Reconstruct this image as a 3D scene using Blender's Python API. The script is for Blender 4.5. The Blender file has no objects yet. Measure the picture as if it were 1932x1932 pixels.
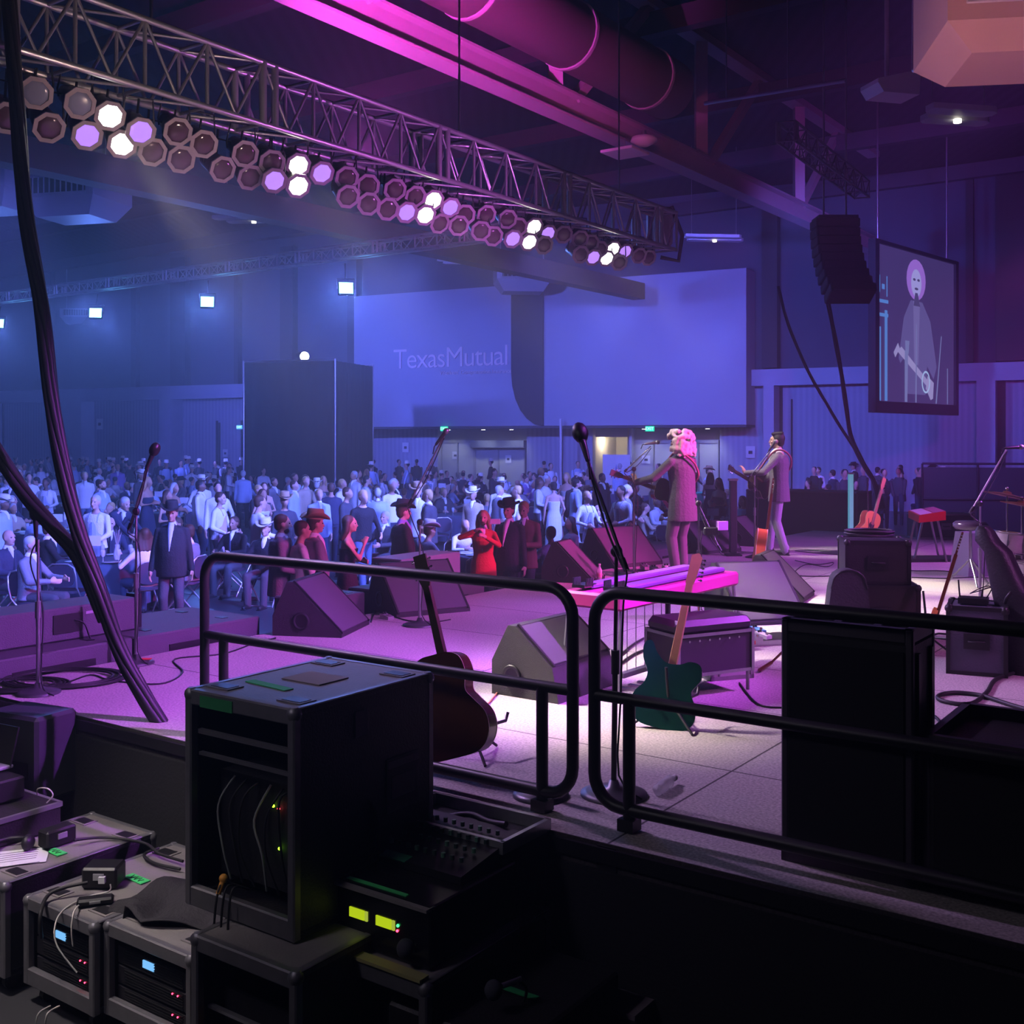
import bpy, math, random
from mathutils import Vector as V, Matrix as M
random.seed(11)
S = bpy.context.scene; C = S.collection
PI = math.pi; R = math.radians
F = 2100.0; CX = 966.0; HY = 829.0; CZ = 2.65; ST = 1.0
def P(px, py, Y): return V(((px-CX)*Y/F, Y, CZ-(py-HY)*Y/F))
def G(px, py, z=ST):
    Y = (CZ-z)*F/(py-HY); return V(((px-CX)*Y/F, Y, z))
D1 = V((.5771, .8167, 0)); D2 = V((-.8167, .5771, 0)); UP = V((0, 0, 1))
YAW = math.atan2(D1.y, D1.x)-PI/2          # local +y -> D1 (across the stage), local +x -> -D2 (upstage), local -x -> D2 (audience)

# ---------- materials ----------
MATS = {}
def mat(name, col, rough=.6, metal=0, emit=None, es=1, noise=0, nscale=20, bump=0, bscale=60, spec=.5, alpha=None, trans=0, coat=0, sheen=0):
    if name in MATS: return MATS[name]
    m = bpy.data.materials.new(name); m.use_nodes = True; nt = m.node_tree; b = nt.nodes['Principled BSDF']
    b.inputs['Base Color'].default_value = (*col, 1); b.inputs['Roughness'].default_value = rough
    b.inputs['Metallic'].default_value = metal; b.inputs['Specular IOR Level'].default_value = spec
    if coat: b.inputs['Coat Weight'].default_value = coat
    if emit: b.inputs['Emission Color'].default_value = (*emit, 1); b.inputs['Emission Strength'].default_value = es
    if alpha is not None: b.inputs['Alpha'].default_value = alpha
    if trans: b.inputs['Transmission Weight'].default_value = trans
    if noise or bump:
        tc = nt.nodes.new('ShaderNodeTexCoord'); n = nt.nodes.new('ShaderNodeTexNoise'); n.inputs['Scale'].default_value = nscale; n.inputs['Detail'].default_value = 4
        nt.links.new(tc.outputs['Object'], n.inputs['Vector'])
        if noise:
            mx = nt.nodes.new('ShaderNodeMix'); mx.data_type = 'RGBA'
            mx.inputs[6].default_value = (*[c*(1-noise) for c in col], 1); mx.inputs[7].default_value = (*[min(1, c*(1+noise)) for c in col], 1)
            nt.links.new(n.outputs['Fac'], mx.inputs[0]); nt.links.new(mx.outputs[2], b.inputs['Base Color'])
        if bump:
            n2 = nt.nodes.new('ShaderNodeTexNoise'); n2.inputs['Scale'].default_value = bscale; nt.links.new(tc.outputs['Object'], n2.inputs['Vector'])
            bp = nt.nodes.new('ShaderNodeBump'); bp.inputs['Strength'].default_value = bump; bp.inputs['Distance'].default_value = .02
            nt.links.new(n2.outputs['Fac'], bp.inputs['Height']); nt.links.new(bp.outputs['Normal'], b.inputs['Normal'])
    MATS[name] = m; return m
def emis(name, col, s): return mat(name, (.02, .02, .02), emit=col, es=s)
def wavemat(name, c1, c2, scale, direction='X', rough=.8, dist=0, bump=.3):
    m = mat(name, c1, rough); nt = m.node_tree; b = nt.nodes['Principled BSDF']
    tc = nt.nodes.new('ShaderNodeTexCoord'); w = nt.nodes.new('ShaderNodeTexWave'); w.bands_direction = direction
    w.inputs['Scale'].default_value = scale; w.inputs['Distortion'].default_value = dist
    mx = nt.nodes.new('ShaderNodeMix'); mx.data_type = 'RGBA'; mx.inputs[6].default_value = (*c1, 1); mx.inputs[7].default_value = (*c2, 1)
    nt.links.new(tc.outputs['Object'], w.inputs['Vector']); nt.links.new(w.outputs['Fac'], mx.inputs[0]); nt.links.new(mx.outputs[2], b.inputs['Base Color'])
    bp = nt.nodes.new('ShaderNodeBump'); bp.inputs['Strength'].default_value = bump; bp.inputs['Distance'].default_value = .03
    nt.links.new(w.outputs['Fac'], bp.inputs['Height']); nt.links.new(bp.outputs['Normal'], b.inputs['Normal'])
    return m
black = mat('black_paint', (.012, .011, .013), .45, noise=.3, nscale=12)
blackm = mat('black_matte', (.010, .009, .011), .85, bump=.2)
blackg = mat('black_gloss', (.012, .011, .014), .2)
rubber = mat('cable_rubber', (.014, .013, .015), .55)
chrome = mat('chrome', (.75, .75, .78), .18, 1)
steel = mat('brushed_steel', (.45, .45, .47), .38, 1)
alu = mat('aluminium', (.62, .62, .65), .32, .85, noise=.12, nscale=30)
aludark = mat('aluminium_dull', (.22, .21, .23), .45, .6, noise=.2, nscale=18)
casegrey = mat('case_laminate', (.21, .19, .19), .55, noise=.22, nscale=7, bump=.12, bscale=90)
caseblack = mat('case_laminate_black', (.018, .016, .018), .5, noise=.3, nscale=8, bump=.15, bscale=90)
white = mat('white_plastic', (.75, .75, .75), .5)
paper = mat('white_paper', (.7, .7, .7), .8)
green = mat('green_tape', (.06, .62, .16), .7, noise=.12, nscale=30)
wood = mat('dark_wood', (.10, .028, .012), .25, noise=.35, nscale=9, coat=.5)
woodo = mat('amber_wood', (.55, .20, .05), .25, noise=.25, nscale=9, coat=.5)
woodl = mat('pale_spruce', (.65, .38, .17), .3, noise=.15, nscale=12, coat=.4)
maple = mat('maple_neck', (.55, .33, .14), .35, noise=.15, nscale=15)
red = mat('red_paint', (.75, .01, .02), .3)
teal = mat('teal_lacquer', (.010, .075, .065), .22, coat=.6, noise=.15, nscale=5)
brass = mat('cymbal_bronze', (.75, .48, .2), .3, .9, noise=.12, nscale=25)
grille = mat('steel_grille', (.115, .105, .12), .55, .2, bump=.5, bscale=400)
cabinet = mat('textured_cabinet', (.024, .022, .024), .62, bump=.5, bscale=220)
ledr = emis('led_red', (1, .03, .08), 9); ledg = emis('led_green', (.35, 1, .02), 7); ledo = emis('led_orange', (1, .35, .03), 6)
glass = mat('clear_glass', (.75, .8, .9), .08, alpha=.35)
plastic = mat('clear_plastic', (.85, .87, .9), .15, alpha=.45)

# ---------- mesh builder ----------
MW = {}
def wm(o): return MW.get(o.name, M()) if o is not None else M()
class MB:
    def __init__(s): s.v = []; s.f = []; s.mi = []; s.sm = []; s.m = 0; s.T = None
    def add(s, vs, fs, smooth=False):
        b = len(s.v)
        s.v += [tuple(s.T @ V(v)) for v in vs] if s.T else [tuple(v) for v in vs]
        for f in fs: s.f.append(tuple(b+i for i in f)); s.mi.append(s.m); s.sm.append(smooth)
        return s
    def box(s, c, size, rz=0, rot=None, bev=0):
        x, y, z = [d/2 for d in size]; c = V(c)
        if bev:
            b = min(bev, x*.9, y*.9, z*.9)
            vs = []
            for sx in (-1, 1):
                for sy in (-1, 1):
                    for sz in (-1, 1):
                        vs += [(sx*x, sy*(y-b), sz*(z-b)), (sx*(x-b), sy*y, sz*(z-b)), (sx*(x-b), sy*(y-b), sz*z)]
            def i(a, b_, c_, k): return ((a*2+b_)*2+c_)*3+k
            fs = []
            for a in (0, 1):
                q = [i(a, 0, 0, 0), i(a, 1, 0, 0), i(a, 1, 1, 0), i(a, 0, 1, 0)]; fs.append(q if a else q[::-1])
                q = [i(0, a, 0, 1), i(0, a, 1, 1), i(1, a, 1, 1), i(1, a, 0, 1)]; fs.append(q if a else q[::-1])
                q = [i(0, 0, a, 2), i(1, 0, a, 2), i(1, 1, a, 2), i(0, 1, a, 2)]; fs.append(q if a else q[::-1])
            for a in (0, 1):
                for d in (0, 1):
                    q = [i(a, d, 0, 0), i(a, d, 1, 0), i(a, d, 1, 1), i(a, d, 0, 1)]; fs.append(q if a == d else q[::-1])
                    q = [i(a, 0, d, 0), i(a, 0, d, 2), i(a, 1, d, 2), i(a, 1, d, 0)]; fs.append(q if a == d else q[::-1])
                    q = [i(0, a, d, 1), i(1, a, d, 1), i(1, a, d, 2), i(0, a, d, 2)]; fs.append(q[::-1] if a == d else q)
                    for e in (0, 1):
                        q = [i(a, d, e, 0), i(a, d, e, 1), i(a, d, e, 2)]; fs.append(q if (a+d+e) % 2 else q[::-1])
        else:
            vs = [(sx*x, sy*y, sz*z) for sx in (-1, 1) for sy in (-1, 1) for sz in (-1, 1)]
            fs = [(0, 1, 3, 2), (4, 6, 7, 5), (0, 4, 5, 1), (2, 3, 7, 6), (0, 2, 6, 4), (1, 5, 7, 3)]
        r = rot if rot is not None else M.Rotation(rz, 3, 'Z')
        return s.add([c + r @ V(v) for v in vs], fs)
    def bar(s, a, b, w, h):        # rectangular bar from a to b
        a = V(a); b = V(b); d = b-a; q = d.to_track_quat('X', 'Z').to_matrix()
        return s.box((a+b)/2, (d.length, w, h), rot=q)
    def rings(s, rings, cap=True, smooth=True, closed=False):
        n = len(rings[0]); vs = [p for r in rings for p in r]; fs = []
        m = len(rings)
        for k in range(m if closed else m-1):
            a = k*n; b = ((k+1) % m)*n
            for j in range(n): fs.append((a+j, a+(j+1) % n, b+(j+1) % n, b+j))
        s.add(vs, fs, smooth)
        if cap and not closed:
            s.add(rings[0], [tuple(range(n))[::-1]]); s.add(rings[-1], [tuple(range(n))])
        return s
    def cyl(s, a, b, r0, r1=None, n=12, smooth=True):
        a = V(a); b = V(b); r1 = r0 if r1 is None else r1; q = (b-a).to_track_quat('Z', 'Y').to_matrix()
        rg = [[c + q @ V((r*math.cos(2*PI*j/n), r*math.sin(2*PI*j/n), 0)) for j in range(n)] for c, r in ((a, r0), (b, r1))]
        return s.rings(rg, smooth=smooth)
    def cap(s, a, b, ra, rb, n=10):   # tapered capsule
        a = V(a); b = V(b); d = b-a
        if d.length < 1e-6: d = V((0, 0, 1e-4))
        q = d.to_track_quat('Z', 'Y').to_matrix(); L = d.length; rg = []
        for k in range(1, 5): t = -PI/2+k*PI/8; rg.append((ra*math.sin(t), ra*math.cos(t)))
        for k in range(0, 4): t = k*PI/8; rg.append((L+rb*math.sin(t), rb*math.cos(t)))
        return s.rings([[a + q @ V((r*math.cos(2*PI*j/n), r*math.sin(2*PI*j/n), z)) for j in range(n)] for z, r in rg])
    def ell(s, c, r, rot=None, n=12, m=8):
        c = V(c); rg = []
        for k in range(1, m):
            t = -PI/2+k*PI/m
            rg.append([c + (rot or M.Identity(3)) @ V((r[0]*math.cos(t)*math.cos(2*PI*j/n), r[1]*math.cos(t)*math.sin(2*PI*j/n), r[2]*math.sin(t))) for j in range(n)])
        return s.rings(rg)
    def tube(s, pts, r, n=8, closed=False, cap=True):
        pts = [V(p) for p in pts]; rg = []; up = None; m = len(pts)
        for i, p in enumerate(pts):
            if closed: d = pts[(i+1) % m]-pts[i-1]
            else: d = pts[min(i+1, m-1)]-pts[max(i-1, 0)]
            if d.length < 1e-9: d = V((0, 0, 1))
            d.normalize()
            if up is None: up = d.orthogonal().normalized()
            up = (up - d*up.dot(d)); up = up.normalized() if up.length > 1e-6 else d.orthogonal().normalized()
            w = d.cross(up); rr = r[i] if isinstance(r, (list, tuple)) else r
            rg.append([p + (up*math.cos(2*PI*j/n) + w*math.sin(2*PI*j/n))*rr for j in range(n)])
        return s.rings(rg, cap=cap, closed=closed)
    def lathe(s, prof, c=(0, 0, 0), n=24, rot=None, smooth=True):   # (r, z)
        c = V(c); q = rot or M.Identity(3)
        return s.rings([[c + q @ V((max(r, 1e-4)*math.cos(2*PI*j/n), max(r, 1e-4)*math.sin(2*PI*j/n), z)) for j in range(n)] for r, z in prof], smooth=smooth)
    def prism(s, poly, axis, a, b, smooth=False):    # poly of 2D points extruded along axis 'x','y','z' from a to b
        def mk(p, t): return {'x': (t, p[0], p[1]), 'y': (p[0], t, p[1]), 'z': (p[0], p[1], t)}[axis]
        n = len(poly); s.rings([[mk(p, a) for p in poly], [mk(p, b) for p in poly]], smooth=smooth); return s
    def quad(s, a, b, c, d, th=0):
        a, b, c, d = map(V, (a, b, c, d))
        if not th: return s.add([a, b, c, d], [(0, 1, 2, 3)])
        n = (b-a).cross(d-a).normalized()*th
        return s.add([a, b, c, d, a-n, b-n, c-n, d-n], [(0, 1, 2, 3), (7, 6, 5, 4), (0, 4, 5, 1), (1, 5, 6, 2), (2, 6, 7, 3), (3, 7, 4, 0)])
    def mesh(s, name):
        me = bpy.data.meshes.new(name); me.from_pydata(s.v, [], s.f)
        me.polygons.foreach_set('material_index', s.mi); me.polygons.foreach_set('use_smooth', s.sm); me.update(); return me
    def build(s, name, m, parent=None, world=False, remesh=0, smooth=3):
        if world and parent is not None:
            iv = wm(parent).inverted(); s.v = [tuple(iv @ V(v)) for v in s.v]
        me = s.mesh(name); ms = m if isinstance(m, (list, tuple)) else [m]
        if remesh:
            o = bpy.data.objects.new('tmp', me); C.objects.link(o)
            md = o.modifiers.new('r', 'REMESH'); md.mode = 'VOXEL'; md.voxel_size = remesh; md.use_smooth_shade = True
            if smooth: sm = o.modifiers.new('s', 'SMOOTH'); sm.iterations = smooth; sm.factor = .5
            dg = bpy.context.evaluated_depsgraph_get(); me2 = bpy.data.meshes.new_from_object(o.evaluated_get(dg)); me2.name = name
            bpy.data.objects.remove(o); bpy.data.meshes.remove(me); me = me2
            me.materials.clear()
        for k in ms: me.materials.append(k)
        o = bpy.data.objects.new(name, me); C.objects.link(o)
        if parent is not None: o.parent = parent
        return o
def thing(name, label, cat, loc=(0, 0, 0), rz=0, group=None, rot=None):
    o = bpy.data.objects.new(name, None); C.objects.link(o); o.empty_display_size = .1
    if rot is not None:
        o.rotation_mode = 'QUATERNION'; o.rotation_quaternion = rot.to_quaternion(); r4 = rot.to_4x4()
    else: o.rotation_euler = (0, 0, rz); r4 = M.Rotation(rz, 4, 'Z')
    o.location = loc; MW[o.name] = M.Translation(V(loc)) @ r4
    o['label'] = label; o['category'] = cat
    if group: o['group'] = group
    return o
def tag(o, label, cat, group=None, kind=None):
    o['label'] = label; o['category'] = cat
    if group: o['group'] = group
    if kind: o['kind'] = kind
    return o
def struct(name, mb, m, **k):
    o = mb.build(name, m, **k); o['kind'] = 'structure'; return o
def dup(root, loc, rz=None, label=None, group=None, scale=None):
    r = root.copy(); C.objects.link(r); r.location = loc
    if rz is not None: r.rotation_euler = (0, 0, rz)
    if scale: r.scale = (scale,)*3
    if label: r['label'] = label
    if group: r['group'] = group
    for ch in list(root.children):
        c = ch.copy(); C.objects.link(c); c.parent = r
        for g in ch.children:
            d = g.copy(); C.objects.link(d); d.parent = c
    return r
def text_obj(name, body, size, m, extrude=.01, center=False, spacing=1.0):
    c = bpy.data.curves.new(name, 'FONT'); c.body = body; c.size = size; c.extrude = extrude; c.space_character = spacing
    if center: c.align_x = 'CENTER'; c.align_y = 'CENTER'
    o = bpy.data.objects.new('tmp', c); C.objects.link(o); me = bpy.data.meshes.new_from_object(o.evaluated_get(bpy.context.evaluated_depsgraph_get())); bpy.data.objects.remove(o)
    me.name = name; me.materials.clear(); me.materials.append(m); o = bpy.data.objects.new(name, me); C.objects.link(o); o.rotation_euler = (R(90), 0, 0); return o
def arc(c, r, a0, a1, n, ax='xy'):
    out = []
    for k in range(n+1):
        t = a0+(a1-a0)*k/n; u, w = r*math.cos(t), r*math.sin(t); c0 = V(c)
        out.append(c0 + (V((u, w, 0)) if ax == 'xy' else V((u, 0, w)) if ax == 'xz' else V((0, u, w))))
    return out
def smooth_path(pts, k=6):
    pts = [V(p) for p in pts]; out = []
    for i in range(len(pts)-1):
        p0 = pts[max(i-1, 0)]; p1 = pts[i]; p2 = pts[i+1]; p3 = pts[min(i+2, len(pts)-1)]
        for j in range(k):
            t = j/k; out.append(.5*((2*p1)+(p2-p0)*t+(2*p0-5*p1+4*p2-p3)*t*t+(3*p1-p0-3*p2+p3)*t**3))
    out.append(pts[-1]); return out
# ---------- people ----------
def ik(a, b, l1, l2, hint):
    a = V(a); b = V(b); d = b-a; L = min(max(d.length, .05), (l1+l2)*.999); dn = d.normalized(); b = a+dn*L
    x = (l1*l1-l2*l2+L*L)/(2*L); h = math.sqrt(max(l1*l1-x*x, 0)); hv = V(hint); hv = hv-dn*hv.dot(dn)
    hv = hv.normalized() if hv.length > 1e-5 else dn.orthogonal().normalized()
    return a+dn*x+hv*h, b
def hand(mb, w, d, n, curl, sgn, fr=.0092):
    d = V(d).normalized(); n = V(n); n = (n-d*n.dot(d)).normalized(); s = d.cross(n)*sgn      # s: towards the thumb
    q = M((s, d, n)).transposed()
    mb.ell(w+d*.045, (.040, .052, .018), q, 10, 6); mb.cap(w-d*.01, w+d*.04, .027, .03)
    for i, (off, L) in enumerate(((.028, .072), (.010, .080), (-.009, .075), (-.027, .058))):
        p = w+d*.085+s*off; a = R(curl*.6); dd = d
        p0 = w+d*.05+s*off*.9; mb.cap(p0, p, fr, fr, 6)
        for seg, f in enumerate((.42, .33, .25)):
            a2 = a+R(curl)*seg*.8; dd = d*math.cos(a2)+n*math.sin(a2)+s*(.06*(1.5-i)/1.5); p2 = p+dd*L*f; mb.cap(p, p2, fr-.0008*seg, fr-.0008*seg, 6); p = p2
    p = w+d*.015+s*.028; p2 = p+(d*.6+s*.75+n*.3).normalized()*.042; mb.cap(p, p2, fr*1.5, fr*1.3, 6)
    mb.cap(p2, p2+(d*.85+s*.1+n*math.sin(R(curl))*.9).normalized()*.036, fr*1.25, fr, 6)
def loft(mb, jr, secs, grow=0, n=18):
    rg = []
    for h, a, b, yo in secs:
        c, q = jr(h); rg.append([c+q @ V(((a+grow)*math.cos(2*PI*j/n), (b+grow)*math.sin(2*PI*j/n)+yo, 0)) for j in range(n)])
    mb.rings(rg)
MSEC = [(-.12, .13, .10, 0), (0, .165, .115, 0), (.12, .148, .105, 0), (.25, .152, .11, .004), (.38, .172, .12, .004), (.45, .165, .1, 0), (.50, .12, .08, -.005), (.56, .058, .058, -.005)]
FSEC = [(-.12, .14, .11, 0), (0, .168, .118, 0), (.14, .122, .095, 0), (.26, .135, .105, .008), (.36, .148, .125, .02), (.46, .145, .09, 0), (.51, .10, .07, -.005), (.55, .05, .05, -.005)]
PROTO = {}
def proto(key, p, vox=.02):
    fem = p.get('fem', False); st = p.get('style', 'suit'); out = []; det = p.get('detail', False)
    hip = V(p.get('hip', (0, 0, .93))); tw = p.get('twist', 0)
    q0 = M.Rotation(R(tw*.3), 3, 'Z'); q1 = M.Rotation(R(tw), 3, 'Z') @ M.Rotation(R(-p.get('lean', 0)), 3, 'X') @ M.Rotation(R(p.get('side', 0)), 3, 'Y')
    qa, qb = q0.to_quaternion(), q1.to_quaternion()
    def jr(h):
        t = min(max(h/.42, 0), 1); q = qa.slerp(qb, t).to_matrix(); qm = qa.slerp(qb, t*.7).to_matrix()
        return hip+qm @ V((0, 0, h)), q
    sw = .155 if fem else .182
    nb, qn = jr(.54); sc, qs = jr(.452); shl = sc+qs @ V((-sw, 0, 0)); shr = sc+qs @ V((sw, 0, 0))
    qh = M.Rotation(R(tw+p.get('hyaw', 0)), 3, 'Z') @ M.Rotation(R(-p.get('hpitch', 0)), 3, 'X') @ M.Rotation(R(p.get('htilt', 0)), 3, 'Y')
    hc = nb+(qs @ V((0, .015, .07)))+qh @ V((0, .025, .085))
    sit = p.get('sit', False)
    hl = V(p.get('hl', (-.24, .05, .78))); hr = V(p.get('hr', (.24, .05, .78)))
    el, hl = ik(shl, hl, .29, .26, p.get('ehl', (-.5, -.6, -.3))); er, hr = ik(shr, hr, .29, .26, p.get('ehr', (.5, -.6, -.3)))
    lx = .085; hjl = hip+q0 @ V((-lx, 0, -.02)); hjr = hip+q0 @ V((lx, 0, -.02))
    fl = V(p.get('fl', (-.11, 0, .08))); fr = V(p.get('fr', (.11, 0, .08)))
    kl, fl = ik(hjl, fl, .43, .42, p.get('khl', (-.1, 1, 0))); kr, fr = ik(hjr, fr, .43, .42, p.get('khr', (.1, 1, 0)))
    b = MB(); B = p.get('belly', 0)
    secs = [(h, a+B*.3*(0 <= h <= .3), c+B*(.5 if h in (0, .25, .26) else 1 if .1 < h < .2 else 0), y+B*.6*(0 <= h <= .3)) for h, a, c, y in (FSEC if fem else MSEC)]
    loft(b, jr, secs, -.012)
    k = .86 if fem else 1
    for sh, e, h_ in ((shl, el, hl), (shr, er, hr)):
        b.ell(sh, (.05*k, .05*k, .05*k)); b.cap(sh, e, .043*k, .035*k); b.cap(e, h_, .036*k, .024*k)
    for hj, kn, f in ((hjl, kl, fl), (hjr, kr, fr)): b.cap(hj, kn, .075, .05); b.cap(kn, f, .052, .034)
    for w, e, sgn, key_ in ((hl, el, -1, 'l'), (hr, er, 1, 'r')):
        d = V(p.get('d'+key_, (w-e).normalized())); nrm = V(p.get('n'+key_, (-sgn, .1, -.1))); hand(b, w, d, nrm, p.get('curl', 25), sgn, max(.0088, vox*.78))
    for f, tx in ((fl, -.12), (fr, .12)): b.ell(f+V((0, .05, -.035)), (.028, .07, .025))
    for sh in (shl, shr): b.cap(nb-V((0, 0, .03)), sh, .045, .04)
    b.cap(nb-V((0, 0, .05)), nb+(hc-nb)*.45, .052*k, .048*k)
    b.ell(hc+qh @ V((0, -.012, .025)), (.074, .092, .092), qh, 14, 10); b.ell(hc+qh @ V((0, .018, -.045)), (.055, .065, .072), qh, 12, 8)
    b.cap(hc+qh @ V((0, .088, .01)), hc+qh @ V((0, .103, -.025)), .009, .014, 8)
    b.ell(hc+qh @ V((0, .078, .035)), (.045, .016, .010), qh, 10, 6); b.ell(hc+qh @ V((0, .07, -.093)), (.024, .02, .018), qh, 8, 6)
    b.ell(hc+qh @ V((0, .083, -.058)), (.022, .011, .008), qh, 8, 6)
    for s_ in (-1, 1): b.ell(hc+qh @ V((s_*.077, -.012, -.005)), (.01, .02, .03), qh, 8, 6); b.ell(hc+qh @ V((s_*.04, .06, -.02)), (.02, .02, .02), qh, 8, 6)
    out.append(('body', b, 'skin', vox))
    def add(n, mb, role, vx=None): out.append((n, mb, role, vx))
    # clothes
    G0 = .02; sl = p.get('sleeve', 1.0)
    if st in ('suit', 'shirt', 'apron', 'tee', 'skirt', 'coat'):
        j = MB(); lo = {'suit': -.17, 'coat': -.25}.get(st, -.05)
        if sit: lo = -.05
        s2 = [(h, a, c, y) for h, a, c, y in secs if h >= 0]
        g = .028 if st in ('suit', 'coat') else .014
        loft(j, jr, [(lo, s2[0][1]+.012, s2[0][2]+.012, 0)]+s2[:-1], g)
        r0 = .058 if st in ('suit', 'coat') else .052; r0 *= k
        for sh in (shl, shr): j.cap(nb+(qs @ V((0, -.01, -.035))), sh+V((0, 0, .002)), .055*k, r0*.92)
        for sh, e, h_ in ((shl, el, hl), (shr, er, hr)):
            j.ell(sh, (r0, r0, r0)); j.cap(sh, e, r0, r0*.86)
            if sl > .5: j.cap(e, e+(h_-e)*.93*sl, r0*.86, r0*.72)
        if st in ('suit', 'coat'):
            c, q = jr(.50)
            for s_ in (-1, 1): j.cap(c+q @ V((s_*.045, .05, .05)), c+q @ V((s_*.03, .135, -.15)), .016, .014)
        add('jacket' if st in ('suit', 'coat') else 'shirt', j, 'top', vox)
        if st in ('suit', 'coat'):
            h = MB(); c0, qq = jr(.2); c1, q2 = jr(.48); c2, q3 = jr(.53)
            fy = secs[3][2]+secs[3][3]+B*.5
            pts = [(c0+qq @ V((0, fy+.014, 0)), .012), (c1+q2 @ V((0, .105, 0)), .045), (c2+q3 @ V((0, .06, .01)), .03)]
            h.cap(pts[0][0], pts[1][0], pts[0][1], pts[1][1]); h.cap(pts[1][0], pts[2][0], pts[1][1], .045); h.cap(c2+q3 @ V((0, 0, .005)), c2+q3 @ V((0, .012, .035)), .066, .058)
            add('shirt_front', h, 'shirt', vox)
            if p.get('tie'):
                t = MB(); t.cap(c1+q2 @ V((0, .148, .03)), c0+qq @ V((0, fy+.04, .0)), .014, .024, 8); add('necktie', t, 'tie')
        if st == 'apron':
            a = MB(); c0, q_ = jr(.34)
            for h_, wd in ((.36, .10),): pass
            rg = []
            for h_, wd in ((.38, .09), (.2, .12), (0, .16), (-.25, .19), (-.42, .19)):
                c, q = jr(max(h_, 0)); c = c+V((0, 0, min(h_, 0))); rg.append([c+q @ V((wd*x, .145+B-.05*abs(x)**2*1.3, 0)) for x in (-1, -.5, 0, .5, 1)]+[c+q @ V((wd*x, .128+B-.05*abs(x)**2*1.3, 0)) for x in (1, .5, 0, -.5, -1)])
            a.rings(rg, smooth=False)
            c, q = jr(.38); c2, q2_ = jr(.52)
            for s_ in (-1, 1): a.tube([c+q @ V((s_*.08, .13, 0)), c2+q2_ @ V((s_*.075, .06, 0)), c2+q2_ @ V((s_*.06, -.06, 0))], .01, 6)
            add('apron', a, 'apron')
    if st in ('dress', 'skirt'):
        d = MB(); L = p.get('dlen', -.5); top = [s_ for s_ in secs if s_[0] <= (.38 if st == 'dress' else .12)]
        if sit:
            loft(d, jr, [s_ for s_ in top if s_[0] >= 0], .012); d.cap(hjl, kl, .10, .085); d.cap(hjr, kr, .10, .085)
        else: loft(d, jr, [(L, .20, .19, .02), (L*.5, .19, .16, .01)]+[s_ for s_ in top if s_[0] >= 0], .012)
        add('dress' if st == 'dress' else 'skirt', d, 'top' if st == 'dress' else 'bottom', vox)
    if st not in ('dress', 'skirt'):
        t = MB(); c, q = jr(0)
        loft(t, jr, [(-.1, .15, .11, 0), (0, .166, .118, 0), (.06, .155, .112, 0)], .006)
        for hj, kn, f in ((hjl, kl, fl), (hjr, kr, fr)): t.cap(hj, kn, .096, .07); t.cap(kn, f+V((0, 0, .0)), .07, .06); t.cap(f+V((0, 0, .03)), f-V((0, 0, .02)), .062, .06)
        add('trousers', t, 'bottom', vox)
    for f in (fl, fr):
        s = MB(); s.cap(f+V((0, -.02, -.045)), f+V((0, .15, -.05)), .044, .036, 8); s.ell(f+V((0, -.01, -.01)), (.045, .055, .05)); s.box(f+V((0, .06, -.075)), (.085, .26, .02), bev=.008)
        add('shoe', s, 'shoe')
    # hair / hat
    hs = p.get('hair', 'short'); h = MB()
    if hs != 'bald':
        h.ell(hc+qh @ V((0, -.026, .04)), (.083, .094, .088), qh, 14, 10); h.ell(hc+qh @ V((0, -.055, -.01)), (.074, .058, .075), qh)
        if hs == 'quiff':
            for i in range(7): h.cap(hc+qh @ V((-.045+.015*i, .05, .1)), hc+qh @ V((-.05+.016*i, -.07, .12)), .026, .022, 7)
        if hs in ('long', 'curly'):
            for s_ in (-1, -.5, 0, .5, 1):
                h.cap(hc+qh @ V((s_*.068, -.05+.02*abs(s_), .03)), hc+(qh @ V((s_*.088, -.075+.03*abs(s_), -.10))), .038, .042)
                h.cap(hc+(qh @ V((s_*.085, -.075+.03*abs(s_), -.10))), nb+(qs @ V((s_*.10, -.085+.03*abs(s_), -.05 if hs == 'long' else 0))), .04, .028)
        if hs == 'curly':
            rnd = random.Random(5)
            hk = p.get('hairk', 1.0)
            for i in range(int(95*hk*hk)):
                a = rnd.uniform(0, 2*PI); z = rnd.uniform(-.17, .125); rr = .105*math.sqrt(max(0, 1-(max(z, 0)/.15)**2))+.012
                x, y = rr*math.cos(a)*hk, rr*math.sin(a)*(1+(hk-1)*.7)-.03-.03*(hk-1)
                if y > .045 and z < .05: continue
                if y > .0 and z < -.04: continue
                h.ell(hc+qh @ V((x, y, z)), (rnd.uniform(.022, .038),)*3, n=7, m=5)
        add('hair', h, 'hair', min(vox, .012) if det else vox)
    if p.get('beard'):
        bd = MB(); bd.ell(hc+qh @ V((0, .035, -.075)), (.056, .058, .048), qh); add('beard', bd, 'hair', vox)
    if p.get('hat'):
        a = MB(); qt = qh @ M.Rotation(R(-6), 3, 'X'); top = hc+qh @ V((0, -.01, .07))
        rg = []
        for r0, z0 in ((.10, .012), (.135, .006), (.17, .0), (.172, -.006), (.135, -.004), (.095, .0)):
            rg.append([top+qt @ V((r0*.92*math.cos(2*PI*j/20), r0*1.1*math.sin(2*PI*j/20), z0+(r0-.09)*1.0*abs(math.cos(2*PI*j/20))**2)) for j in range(20)])
        a.rings(rg, cap=False, closed=True)
        rg = []
        for f_, z0 in ((1, -.01), (.99, .03), (.93, .085), (.84, .118), (.6, .122), (.2, .10)):
            rg.append([top+qt @ V((.092*f_*math.cos(2*PI*j/20), .112*f_*math.sin(2*PI*j/20), z0)) for j in range(20)])
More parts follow.
